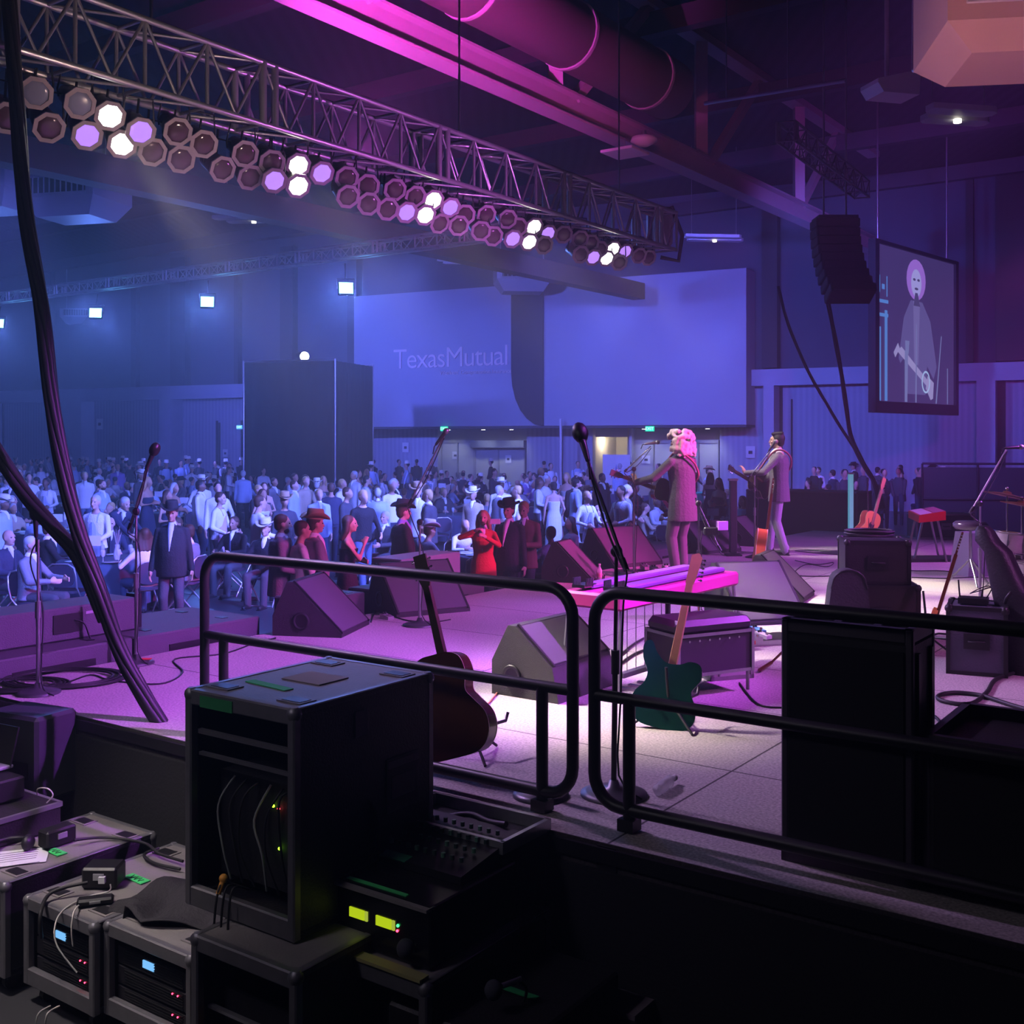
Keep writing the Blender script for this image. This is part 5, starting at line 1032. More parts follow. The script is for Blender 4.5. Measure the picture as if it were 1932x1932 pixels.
floorcable([(1500, 1058), (1540, 1066), (1572, 1062), (1560, 1070), (1520, 1066), (1500, 1085), (1560, 1088), (1600, 1082)], .006, 'looped black cable behind the purple floor monitor')
floorcable([(1720, 1090), (1780, 1092), (1840, 1090), (1900, 1094), (1932, 1092)], .006, 'straight thin cable on the deck behind the bass guitar')
floorcable([(1932, 1268), (1880, 1285), (1862, 1310), (1830, 1332), (1780, 1327), (1770, 1317), (1800, 1311), (1850, 1316), (1900, 1332), (1960, 1350)], .014, 'thick black cable loop on the deck at the right edge')
floorcable([(1750, 1250), (1748, 1320), (1748, 1380), (1736, 1392)], .006, 'thin cable hanging down from the bass guitar stand', lift=0)
floorcable([(1732, 1362), (1745, 1352), (1765, 1356), (1778, 1375), (1770, 1388), (1745, 1388), (1730, 1376)], .010, 'small cable coil beside the tall speaker case')
for i, (cx_, cy_, rx, lab) in enumerate(((120, 1283, .42, 'flat coil of black cable on the deck behind the far left stand'), (40, 1296, .3, 'second cable coil at the left picture edge'))):
    c = G(cx_, cy_); t = thing('cable_coil', lab, 'cable', c); b = MB()
    for k in range(6): b.tube([V(((rx-.02*k)*math.cos(2*PI*j/24)+.02*math.sin(k*3), (rx-.02*k)*.8*math.sin(2*PI*j/24)+.02*math.cos(k*2), .01+.006*(k % 3))) for j in range(24)], .008, 5, closed=True)
    b.build('coil', rubber, t)
def bottle(p, lab, rot=None, crumple=0):
    t = thing('water_bottle', lab, 'bottle', p, rot=rot or M.Identity(3)); b = MB(); pr = [(0, 0), (.028, 0), (.031, .01), (.029, .05), (.031, .06), (.029, .10), (.031, .12), (.031, .15), (.013, .185), (.013, .205)]
    b.lathe(pr, n=16)
    if crumple: rr = random.Random(2); b.v = [(x*(1+rr.uniform(-.3, .15)), y*(.75+rr.uniform(-.1, .2)), z+rr.uniform(-.006, .006)) for x, y, z in b.v]
    b.build('bottle_body', plastic, t); MB().lathe([(0, .205), (.015, .205), (.015, .222), (0, .222)], n=14).build('cap', white, t); return t
b_ = bottle(G(1131, 1100), 'clear water bottle standing right of the magenta-lit floor monitor'); MB().lathe([(.0315, .07), (.0315, .115)], n=16).build('label_band', mat('label_pink', (.8, .25, .4), .5), b_)
bottle(G(1240, 1503)+V((0, 0, .03)), 'crumpled clear plastic bottle lying on the deck near the rail', M.Rotation(R(60), 3, 'Z') @ M.Rotation(R(90), 3, 'Y'), 1)
# power strips at near stage
t = thing('metal_rod', 'short black rod lying on the deck left of the tall speaker case', 'rod', G(1436, 1268)+V((0, 0, .02))); c_ = G(1480, 1252)+V((0, 0, .1)); MB().cyl(G(1433, 1270)+V((0, 0, .02)), G(1455, 1261)+V((0, 0, .04)), .014, n=8).cyl(G(1455, 1261)+V((0, 0, .04)), c_, .009, n=8).build('rod', wood, t, world=True)
# ---------- side-stage racks and cases ----------
def FC(x, y, w, d): return V((x, y, 0))-D2*(w/2)+D1*(d/2)      # centre of a case whose front-left corner is (x, y)
def rack(lab, fl, w, d, z0, z1, devs=0, lcd=None, top='grey', open_=True, name='equipment_rack', casters=True):
    c = FC(fl[0], fl[1], w, d); c.z = z0; t = thing(name, lab, 'equipment rack', c, YAW); h = z1-z0; e = .035; h0 = .09 if casters else 0
    tm = casegrey if top == 'grey' else caseblack
    b = MB(); b.box((0, 0, h-.01), (w-.02, d-.02, .02)); b.build('top_panel', tm, t)
    b = MB(); b.box((-w/2+.01, 0, (h+h0)/2), (.02, d-.01, h-h0)); b.box((w/2-.01, 0, (h+h0)/2), (.02, d-.01, h-h0)); b.box((0, d/2-.01, (h+h0)/2), (w-.02, .02, h-h0)); b.box((0, 0, h0+.01), (w-.02, d-.02, .02)); b.build('case_body', caseblack, t)
    b = MB()
    for sx in (-1, 1):
        for sy in (-1, 1): b.box((sx*(w-e)/2, sy*(d-e)/2, (h+h0)/2), (e+.004, e+.004, h-h0), bev=.006)
        b.box((sx*(w-e)/2, 0, h-.012), (e, d, .03), bev=.006); b.box((sx*(w-e)/2, 0, h0+.02), (e, d, .04), bev=.006)
    for sy in (-1, 1): b.box((0, sy*(d-e)/2, h-.028), (w, e, .062), bev=.006); b.box((0, sy*(d-e)/2, h0+.04), (w, e, .08), bev=.006)
    b.build('edge_trim', aludark, t)
    for sx in (-1, 1):
        for sy in (-1, 1):
            MB().ell((sx*(w/2-.018), sy*(d/2-.018), h-.02), (.03, .03, .03), n=8, m=6).build('corner_ball', aludark, t)
            if casters: MB().cyl((sx*(w/2-.08)-.015, sy*(d/2-.08), .04), (sx*(w/2-.08)+.015, sy*(d/2-.08), .04), .04, n=12).box((sx*(w/2-.08), sy*(d/2-.08), .075), (.07, .07, .03)).build('caster', black, t)
    if devs:
        zz = h-.10; b = MB()
        for i in range(devs):
            hh = .082; zc = zz-hh/2-i*.09
            if zc < h0+.03: break
            dv = MB(); dv.box((0, -d/2+.07, zc), (w-.09, .06, hh), bev=.004); dvo = dv.build('rack_device', mat('device_black', (.02, .018, .024), .4, .3), t)
            fn = MB()
            for k in range(6): fn.box((0, -d/2+.038, zc-.03+.012*k), (w-.2, .006, .004))
            fn.build('vent_line', black, dvo)
            if i == 0 and lcd:
                MB().box((-.03, -d/2+.036, zc+.005), (.075, .006, .032)).build('lcd_display', emis('lcd_blue', (.2, .55, 1), 1.0), dvo)
            else:
                for x in (w*.22, w*.22+.035): MB().ell((x, -d/2+.036, zc+.02), (.004, .004, .004), n=8, m=6).build('led', ledr, dvo)
    return t
def cups(t, w, d, h):
    for sx in (-1, 1):
        for sy in (-1, 1): MB().box((sx*w*.33, sy*d*.36, h+.002), (.13, .085, .006)).build('caster_cup_rim', casegrey, t); MB().box((sx*w*.33, sy*d*.36, h+.004), (.10, .06, .006)).build('caster_cup', black, t)
A = rack('big black rack case with open front and taped grey top', (-1.31, 4.46), .62, .81, .79, 1.65, casters=False); cups(A, .62, .81, .86)
MB().box((-.02, .03, .863), (.22, .17, .004)).build('grey_sheet', mat('sheet_taupe', (.36, .30, .30), .8), A); MB().box((-.08, -.17, .862), (.26, .045, .004), rz=-.1).build('tape_label', green, A)
MB().box((-.02-.1, -.408, .825), (.19, .004, .045)).build('front_tape', mat('green_dull', (.02, .20, .06), .8), A)
MB().box((0, -.355, .60), (.55, .02, .012)).box((0, -.36, .69), (.55, .02, .018)).build('rack_rail', aludark, A); MB().box((0, 0, .3), (.55, .5, .42)).build('inner_device', blackm, A)
for x, z, m_ in ((.045, .42, ledg), (.075, .415, ledr), (.08, .26, ledg)): MB().ell((x, -.262, z), (.006, .006, .006), n=8, m=6).build('led', m_, A)
rr = random.Random(3)
for k in range(7): x0 = -.18+.07*k; MB().tube(smooth_path([V((x0, -.26, .5)), V((x0-.03, -.32, .42+rr.uniform(-.05, .05))), V((x0+rr.uniform(-.04, .04), -.33, .25)), V((x0+.02, -.3, .1))], 5), .005, 5).build('patch_cable', rubber if k % 3 else mat('cable_grey', (.25, .27, .25), .6), A)
MB().box((.315, -.05, .74), (.006, .07, .10)).build('sticker', mat('sticker_grey', (.22, .2, .22), .8), A); pl_ = MB(); pl_.box((.314, .20, .45), (.006, .2, .22)); pl_.build('round_label', mat('label_dim', (.10, .09, .10), .7), A); MB().box((.318, .20, .535), (.004, .19, .03)).box((.318, .20, .44), (.004, .15, .09)).build('label_print', mat('label_dim2', (.18, .17, .18), .7), A)
for k in range(3): MB().tube(smooth_path([V((-.08+.03*k, -.33, .10)), V((-.08+.035*k, -.42, .13)), V((-.07+.04*k, -.46, -.02)), V((-.05+.04*k, -.47, -.12))], 6), .005, 5).build('patch_cable', rubber, A)
MB().ell((-.085, -.40, .15), (.018, .018, .018), n=10, m=6).cyl((-.085, -.40, .15), (-.08, -.43, .10), .010, n=8).build('orange_plug', mat('plug_orange', (.8, .35, .05), .5), A)
A2 = rack('grey-topped rack under the big open case, with dark empty front', (-1.21, 4.195), .56, .85, 0, .785, devs=0)
MB().box((0, -.36, .5), (.5, .02, .012)).build('rack_rail', alu, A2); MB().box((0, .0, .35), (.48, .6, .4)).build('inner_device', blackm, A2); MB().ell((-.02, -.31, .3), (.006,)*3, n=8, m=6).build('led', ledo, A2)
L1 = rack('amplifier rack with blue display and red lights, second from the left', (-2.30, 5.24), .55, .86, 0, .5, devs=5, lcd=True); cups(L1, .55, .86, .50)
L3 = rack('amplifier rack with blue display half under a black cloth', (-1.82, 4.96), .60, .86, 0, .5, devs=5, lcd=True); cups(L3, .6, .86, .5)
L0 = rack('grey-topped low rack at the far left holding papers', (-2.87, 5.60), .57, .86, 0, .54, devs=0); cups(L0, .57, .86, .54)
def onto(px, py, z, off=0): return G(px, py, z)
for px, py, z, lab, rz in ((103, 1606, .545, 'green tape label with scribbles on the far left rack', .0), (258, 1658, .505, 'green tape label with scribbles beside the black cloth', .0)):
    q = onto(px, py, z); t = thing('tape_label', lab, 'tape', q, YAW-.05); MB().box((0, 0, 0), (.15, .055, .004)).build('tape', green, t); b = MB()
    for k in range(6): b.box((-.04+.016*k, .004*(-1)**k, .003), (.003, .03, .002), rz=.4*(-1)**k)
    b.build('ink', black, t)
q = onto(30, 1618, .545); t = thing('paper_sheet', 'white paper sheets lying on the far left rack', 'paper', q, .3); MB().box((0, 0, .001), (.30, .21, .002)).box((-.03, -.02, .004), (.28, .2, .002), rz=.12).build('sheet', paper, t); b = MB()
for k in range(5): b.box((0, -.06+.03*k, .0065), (.2, .004, .001), rz=.12)
b.build('printed_line', mat('ink_grey', (.3, .3, .3), .8), t)
q = onto(20, 1600, .56); t = thing('black_earmuffs', 'black headset lying on the paper sheets at the left edge', 'headset', q); MB().tube(arc((0, 0, .02), .09, 0, PI, 10), .012, 6).ell((.09, 0, .03), (.03, .05, .04)).ell((-.09, 0, .03), (.03, .05, .04)).build('band', black, t)
def adapter(px, py, z, s, lab, rz=.5, cable=None):
    q = onto(px, py, z); t = thing('power_adapter', lab, 'power adapter', q, rz); MB().box((0, 0, s[2]/2), s, bev=.01).build('housing', black, t); MB().box((0, -s[1]/2-.004, s[2]*.6), (s[0]*.3, .006, s[2]*.3)).build('socket', mat('socket_grey', (.35, .35, .36), .5), t); return t
adapter(108, 1592, .545, (.17, .09, .09), 'black power adapter on the far left rack beside the papers', YAW+1.57)
ad = adapter(196, 1668, .505, (.17, .13, .10), 'black power block with white plug on the rack with blue display', YAW+.6); MB().box((.02, -.07, .05), (.03, .03, .03)).build('white_plug', white, ad)
adapter(180, 1706, .505, (.16, .06, .035), 'flat black adapter lying near the front edge of the blue-display rack', YAW+.9)
def wcable(pts, r, lab, m): pts = smooth_path(pts, 6); t = thing('thin_cable', lab, 'cable', pts[0]); MB().tube(pts, r, 6).build('cable', m, t, world=True)
whc = mat('cable_white', (.55, .52, .5), .5)
wcable([onto(208, 1668, .56), onto(205, 1682, .53), onto(165, 1692, .512), onto(122, 1715, .505), P(104, 1745, 4.97), P(108, 1785, 4.93), P(145, 1835, 4.92)], .004, 'white usb cable hanging in front of the rack with blue display', whc)
wcable([onto(150, 1706, .515), P(139, 1722, 4.98), P(135, 1755, 4.95), P(138, 1785, 4.95)], .004, 'short white cable dangling beside the blue display', whc)
wcable([onto(165, 1665, .56), onto(120, 1675, .55), onto(90, 1690, .53), P(76, 1725, 5.05), P(78, 1770, 5.05)], .009, 'thick black power cable dropping over the front of the rack', rubber)
wcable([onto(140, 1585, .58), onto(200, 1580, .56), onto(270, 1590, .55), onto(300, 1610, .53), onto(345, 1625, .53)], .008, 'black cable running across the tops of the left racks', rubber)
wcable([onto(300, 1600, .53), onto(272, 1612, .52), onto(290, 1628, .52), onto(340, 1640, .52)], .008, 'looped black cable at the back of the rack with blue display', rubber)
for k, (x0, lab) in enumerate(((75, 'outer white patch lead looping at the bottom left corner'), (92, 'inner white patch lead looping at the bottom left corner'))): wcable([P(x0+20, 1898, 4.85), P(x0-2, 1912, 4.8), P(x0-8, 1940, 4.8)], .004, lab, whc)
# stack at the back left
t = thing('flat_case', 'flat aluminium-edged case lit purple under the laptop at the left edge', 'case', V((-2.95, 6.12, .55)), YAW+R(0)); w_, d_, h_ = .95, .42, .14; MB().box((0, 0, h_/2), (w_, d_, h_)).build('case_body', caseblack, t); b = MB()
for sy in (-1, 1):
    for z in (.01, h_-.01): b.box((0, sy*d_/2, z), (w_+.01, .02, .025))
for sx in (-1, 1): b.box((sx*w_/2, 0, h_-.01), (.02, d_, .025)); b.box((sx*w_/2, -d_/2, h_/2), (.025, .025, h_))
b.build('edge_trim', alu, t); MB().box((.2, -d_/2-.008, h_/2), (.14, .012, .07)).build('latch_plate', alu, t)
q = V((-3.0, 6.10, .70)); t = thing('audio_interface', 'black device with orange sticker under the laptop', 'audio device', q, YAW); MB().box((0, 0, .06), (.62, .34, .12), bev=.01).build('housing', black, t); MB().box((.18, -.175, .06), (.06, .006, .05)).build('orange_sticker', mat('sticker_orange', (.7, .3, .05), .6), t)
t = thing('laptop_computer', 'open laptop with pale keyboard at the left edge', 'laptop', V((-2.98, 6.15, .83)), YAW+.1); MB().box((0, 0, .01), (.36, .25, .02), bev=.005).build('keyboard_deck', mat('laptop_grey', (.45, .46, .5), .4, .5), t); b = MB()
for i in range(12):
    for j in range(5): b.box((-.135+.0245*i, .05-.026*j, .022), (.019, .02, .004))
b.build('keys', mat('key_dark', (.05, .06, .08), .5), t); MB().box((0, .13, .11), (.36, .01, .22), rot=M.Rotation(R(-15), 3, 'X')).build('screen_lid', black, t)
t = thing('black_box', 'black box with blue-lit top behind the laptop', 'box', V((-2.85, 6.60, .54)), YAW+.15); MB().box((0, 0, .26), (.44, .30, .50), bev=.02).build('housing', mat('box_black', (.04, .04, .05), .4), t); MB().box((0, -.152, .2), (.3, .004, .1)).build('front_plate', black, t)
wcable([P(70, 1500, 6.1), P(72, 1488, 6.05), P(90, 1488, 6.0), P(100, 1500, 6.0), P(88, 1515, 6.0)], .004, 'white tangled cable beside the orange sticker', whc)
# black cloth draped over the second display rack
b = MB(); nx, ny = 22, 16; pts = []
c0, ex, ey = V((-1.84, 5.02, 0)), -D2*.62, D1*.62
for j in range(ny+1):
    for i in range(nx+1):
        s, r_ = i/nx, j/ny; p = c0+ex*(s*.92-.04+.02*math.sin(9*r_))+ey*(r_*1.0-.06+.30*s+.05*math.sin(9*s)); z = .512+.035*abs(math.sin(7*s+3.2*r_))+.018*math.sin(13*r_+5*s)+.09*s*r_
        droop = max(0, .14-r_)*(1.0 if s < .2 else 0); z -= droop 
        z = z if droop else max(z, .508)
        p.z = z; pts.append(p)
b.add(pts, [(j*(nx+1)+i, j*(nx+1)+i+1, (j+1)*(nx+1)+i+1, (j+1)*(nx+1)+i) for j in range(ny) for i in range(nx)], True)
t = thing('black_cloth', 'crumpled black cloth thrown over the second display rack', 'cloth', V((-1.6, 5, .5))); o = b.build('cloth', mat('cloth_blackish', (.02, .017, .022), .8, bump=.3), t, world=True); md = o.modifiers.new('thick', 'SOLIDIFY'); md.thickness = .006
# right part: display unit, mixer, lid, flat board
Bq = rack('rack with olive-lit front ledge under the yellow display unit', (-.744, 4.235), .54, .80, 0, .72, devs=0); MB().box((0, .0, .33), (.46, .6, .42)).build('inner_device', blackm, Bq); MB().box((0, -.385, .735), (.5, .05, .012)).build('ledge', mat('ledge_olive_lit', (.32, .30, .12), .6), Bq)  # olive light put into the ledge colour
c = FC(-.73, 4.33, .53, .55); c.z = .725; t = thing('receiver_unit', 'black unit with two yellow-green displays', 'receiver', c, YAW); MB().box((0, 0, .115), (.53, .55, .23), bev=.006).build('housing', blackg, t)
for x in (-.09, .045): MB().box((x, -.278, .125), (.075, .006, .036)).build('display', emis('display_yellow', (.50, .66, .01), .9), t); MB().box((x+.048, -.278, .125), (.012, .006, .036)).build('level_meter', emis('display_dim', (.4, .5, .05), .9), t)
MB().ell((.115, -.278, .13), (.006,)*3, n=8, m=6).build('led', emis('led_greenish', (.05, .9, .2), 3), t); MB().ell((.112, -.278, .11), (.005,)*3, n=8, m=6).build('led', ledr, t); MB().box((0, -.27, .222), (.53, .05, .012)).build('front_lip', mat('lip_grey', (.34, .32, .30), .5, .4), t)
MB().box((-.02, -.24, .232), (.30, .018, .004)).build('tape_strip', green, t)
c = FC(-.60, 4.50, .50, .42); c.z = .957; t = thing('mixing_console', 'small dark mixer with green-lit knobs on the display unit', 'mixer', c, YAW); MB().prism([(-.2, 0), (.2, 0), (.2, .09), (-.2, .03)], 'x', -.24, .24).build('housing', black, t)
for i in range(9):
    for j in range(4):
        MB().cyl((-.18+.045*i, -.12+.08*j, .05+.012*j), (-.18+.045*i, -.12+.08*j, .068+.012*j), .009, n=8).build('knob', mat('knob_dark', (.03, .06, .045), .4) if (i+j) % 3 else mat('knob_green_lit', (.10, .25, .16), .4), t)  # green light put into the knob colours
MB().box((-.1, -.185, .034), (.13, .05, .003), rot=M.Rotation(R(8), 3, 'X')).build('green_tape', mat('green_dark_tape', (.03, .22, .10), .8), t)
c = FC(-.544, 4.68+.1, .62, .34); c.z = 0; t = thing('road_case', 'tall black road case with open metal-edged tray on top', 'road case', c, YAW); h_ = 1.05; MB().box((0, 0, (h_-.05)/2), (.61, .33, h_-.05)).build('case_body', caseblack, t); b = MB()
for sy in (-1, 1): b.box((0, sy*.165, h_-.025), (.63, .02, .05))
for sx in (-1, 1): b.box((sx*.305, 0, h_-.025), (.02, .34, .05))
b.build('edge_trim', alu, t); MB().tube(smooth_path([V((-.1, .02, 1.02)), V((.0, .03, 1.045)), V((.12, .0, 1.045)), V((.22, -.02, 1.06))], 5), .014, 6).build('cable', rubber, t)
t = thing('hanging_cable_coil', 'coil of black cable hanging beside the big rack case', 'cable', P(655, 1560, 4.45)); b = MB()
for k in range(5): b.tube([V(((.13-.006*k)*math.cos(2*PI*j/24), .012*k-.02, (.15-.006*k)*math.sin(2*PI*j/24))) for j in range(24)], .008, 6, closed=True)
b.build('coil', rubber, t)
c = V((-.02, 4.22, 0)); t = thing('work_case', 'low dark case carrying tape rolls and a talkback microphone', 'case', c, YAW); MB().box((0, 0, .29), (.58, .7, .58), bev=.01).build('case_body', caseblack, t); MB().box((-.05, -.352, .40), (.5, .006, .16)).build('front_device', black, t); MB().box((.02, -.357, .43), (.055, .006, .022)).build('display', emis('display_blue', (.25, .28, 1), 1.0), t); MB().box((.09, -.357, .42), (.006, .006, .02)).build('display_bar', emis('display_blue', (.25, .28, 1), 1.0), t); MB().ell((-.12, -.357, .43), (.005,)*3, n=8, m=6).build('led', ledg, t)
def taperoll(px, py, z, m, lab, r=.055): q = G(px, py, z); t = thing('tape_roll', lab, 'tape roll', q); MB().rings([[V((a*math.cos(2*PI*i/24), a*math.sin(2*PI*i/24), z_)) for i in range(24)] for a, z_ in ((r, 0), (r, .045), (r*.68, .045), (r*.68, 0))], closed=True, smooth=False).build('roll', m, t)
taperoll(856, 1812, .585, mat('tape_red', (.5, .03, .05), .6), 'dark red tape roll on the low dark case'); taperoll(935, 1758, .585, mat('tape_brown', (.14, .09, .10), .6), 'brownish tape roll behind the red one', .07)
q = G(886, 1788, .59); t = thing('marker_strip', 'orange-brown label strip between the two tape rolls', 'strip', q, YAW); MB().box((0, 0, .005), (.15, .035, .01)).build('strip', mat('strip_orange', (.35, .12, .05), .7), t)
q = G(978, 1872, .59); t = thing('tape_label', 'long green tape label on the low dark case at the bottom', 'tape', q, YAW); MB().box((0, 0, .001), (.17, .03, .004)).build('tape', mat('green_tape_dim', (.02, .28, .09), .8), t)
for px, py, Yq, lab in ((765, 1790, 4.05, 'foam talkback microphone in front of the yellow display unit'), (931, 1868, 4.0, 'foam talkback microphone on the low dark case')):
    q = P(px, py, Yq); t = thing('talkback_microphone', lab, 'microphone', q); MB().ell((0, 0, 0), (.033, .033, .036), n=16, m=10).build('foam_ball', mat('foam_grey', (.05, .05, .07), .95), t); MB().cyl((.03, .02, .005), (.10, .06, .012), .010, n=8).build('handle', steel, t); MB().tube(smooth_path([V((.09, .06, .01)), V((.12, .08, -.04)), V((.10, .1, -.12)), V((.06, .1, -.2))], 5), .006, 5).build('gooseneck', black, t)
c = V((.48, 4.62, 0)); t = thing('tool_case', 'flat case with a pale board of tools at the bottom centre', 'tool case', c, YAW); MB().box((0, 0, .21), (.42, .62, .42)).build('case_body', caseblack, t); MB().box((0, 0, .432), (.40, .60, .02)).build('board', mat('board_mauve', (.17, .13, .16), .8, noise=.3, nscale=9), t)
for i, (x, y, sx, sy, r_) in enumerate(((-.08, .10, .03, .3, .5), (.10, -.02, .025, .26, .9), (-.1, -.14, .02, .2, -.5), (.08, .2, .10, .05, .2), (0, -.05, .05, .02, .3), (.12, .12, .05, .03, .1))): MB().box((x, y, .449), (sx, sy, .014), rz=r_).build('tool', black, t)
q = P(1122, 1746, 4.75); t = thing('yellow_tag', 'small yellow tag and clip at the corner of the tool board', 'tag', q+V((0, 0, 0))); MB().box((0, 0, 0), (.04, .02, .03)).build('tag', mat('tag_yellow', (.7, .45, .05), .6), t)
# ---------- people: prototypes ----------
GPL = dict(hl=(-.35, .44, 1.13), hr=(.12, .30, 1.02), ehl=(-.6, -.2, -.9), ehr=(.9, -.3, 0), fl=(-.13, -.02, .08), fr=(.12, .1, .08), curl=38, dl=(.1, .35, .8), nl=(.2, .9, -.3), dr=(-.7, .3, -.5), nr=(-.2, -.8, -.2))
mk('singer', .010, detail=True, hair='curly', hairk=1.4, style='coat', hyaw=8, hpitch=4, lean=3, **GPL)
mk('guitarist', .010, detail=True, hair='quiff', style='suit', hyaw=2, hpitch=-3, **{**GPL, 'fl': (-.1, -.1, .08), 'fr': (.11, .16, .08), 'hl': (-.33, .42, 1.17)})
N_ = .015
mk('n_stand', N_, detail=True, tie=False, hl=(-.14, .30, 1.08), hr=(.2, .25, 1.05), curl=40, beard=True)
mk('n_chin', N_, detail=True, style='shirt', hl=(-.05, .25, 1.32), hr=(.06, .24, 1.28), curl=55)
mk('n_hatbelly', N_, detail=True, hat=True, belly=.045, hl=(-.28, .06, .80), hr=(.28, .08, .80))
mk('n_drink', N_, detail=True, fem=True, style='dress', hair='long', hl=(-.12, .20, 1.1), hr=(.03, .24, 1.36), sleeve=0, curl=50)
mk('n_phone', N_, detail=True, fem=True, style='coat', hair='long', hl=(-.08, .36, 1.36), hr=(.10, .30, 1.45), curl=50)
mk('n_look', N_, detail=True, hl=(-.1, .28, 1.12), hr=(.1, .28, 1.12), hpitch=14, curl=50, tie=True)
mk('n_apron', N_, detail=True, style='apron', hl=(-.16, .30, 1.02), hr=(.2, .22, 1.0), curl=35)
mk('n_apron_walk', N_, style='apron', hl=(-.22, .12, .82), hr=(.2, .30, 1.05), fl=(-.1, -.18, .1), fr=(.1, .22, .08))
mk('n_bend', N_, detail=True, lean=38, hip=(0, -.12, .9), hl=(-.12, .62, .92), hr=(.15, .6, .90), hpitch=18, tie=True)
mk('n_sitback', N_, detail=True, **{**SIT, 'style': 'shirt', 'fem': True, 'hair': 'long', 'hl': (-.25, .3, .78)})
mk('n_sitsuit', N_, detail=True, tie=True, **SIT)
mk('n_sitbald', N_, detail=True, tie=True, **{**SIT, 'hair': 'bald'})
mk('n_sithat', N_, hat=True, **{**SIT, 'style': 'suit'})
mk('n_gown', N_, fem=True, style='dress', hair='bun', dlen=-.86, hl=(-.22, .08, .85), hr=(.2, .12, .9), sleeve=0)
W_ = .026
mk('c_stand', W_); mk('c_hat', W_, hat=True, style='shirt', hl=(-.2, .2, 1.0)); mk('c_woman', W_, fem=True, style='dress', hair='long', hl=(-.1, .26, 1.1), hr=(.12, .24, 1.15), sleeve=0)
mk('c_walk', W_, style='shirt', fl=(-.1, -.2, .1), fr=(.1, .2, .08), hl=(-.2, .25, 1.0)); mk('c_apron', W_, style='apron', hl=(-.18, .28, 1.05), hr=(.2, .25, 1.05)); mk('c_jhat', W_, hat=True)
mk('c_sit', W_, **{**SIT, 'style': 'shirt'}); mk('c_sitsuit', W_, **SIT); mk('c_sitlong', W_, **{**SIT, 'style': 'shirt', 'fem': True, 'hair': 'long'}); mk('c_sithat', W_, **{**SIT, 'style': 'shirt', 'hat': True}); mk('c_sitlean', W_, **{**SIT, 'style': 'shirt', 'lean': 22, 'hair': 'bald', 'hl': (-.15, .5, .78), 'hr': (.2, .48, .78)}); mk('c_sittalk', W_, **{**SIT, 'twist': 25, 'hyaw': 25, 'hr': (.1, .3, 1.15)})
# ---------- musicians ----------
def head(dx, dy): return math.atan2(dy, dx)-PI/2
blz = mat('blazer_charcoal', (.10, .10, .115), .8, bump=.3, bscale=40)
def musician(key, px, py, rz, label, cols, gl, gm, gtop):
    p = G(px, py); o = person(key, p, rz, label, cols); mw = MW[o.name]
    a = mw @ V((.30, .24, .93)); e = mw @ V((-.52, .50, 1.215)); fw = (mw.to_3x3() @ V((0, 1, 0)))
    g = guitar('acoustic_guitar', gl, a, axes(V((0, 0, -1)), e-a), 'acoustic', gm, gtop, mat('neck_dark', (.06, .03, .02), .35), .93, headm=black)
    s = thing('guitar_strap', 'strap over the shoulder of the %s' % label.split(' in ')[0].replace('person with ', 'guitarist with '), 'strap', p); pts = [mw @ V(q) for q in ((.18, .16, 1.02), (.185, .02, 1.10), (.14, -.12, 1.22), (.03, -.165, 1.36), (-.08, -.12, 1.465), (-.125, -.02, 1.50), (-.12, .09, 1.44), (-.16, .25, 1.22))]
    MB().tube(smooth_path(pts, 5), .014, 6).build('band', mat('strap_red', (.35, .05, .12), .6), s, world=True); return o
musician('singer', 1288, 1090, R(38), 'person with long curly blond-grey hair in dark jacket playing guitar at the microphone', dict(top=blz, bottom=mat('jeans_dark', (.10, .10, .12), .8), hair=mat('hair_silver', (.66, .52, .48), .6), skin=skins[0], shirt=CB), 'dark acoustic guitar with pale edging held by the long-haired singer', mat('guitar_black', (.03, .012, .01), .2, coat=.6), mat('sunburst', (.25, .10, .04), .25))
musician('guitarist', 1470, 1046, R(66), 'person with short dark quiff in grey jacket and pale jeans playing guitar', dict(top=mat('jacket_grey', (.16, .14, .17), .8, bump=.3), bottom=mat('jeans_pale', (.42, .42, .5), .85, bump=.2), hair=hairs[0], shirt=CW), 'black acoustic guitar held by the short-haired guitarist', mat('guitar_black', (.03, .012, .01), .2), mat('guitar_top_black', (.02, .02, .02), .2))
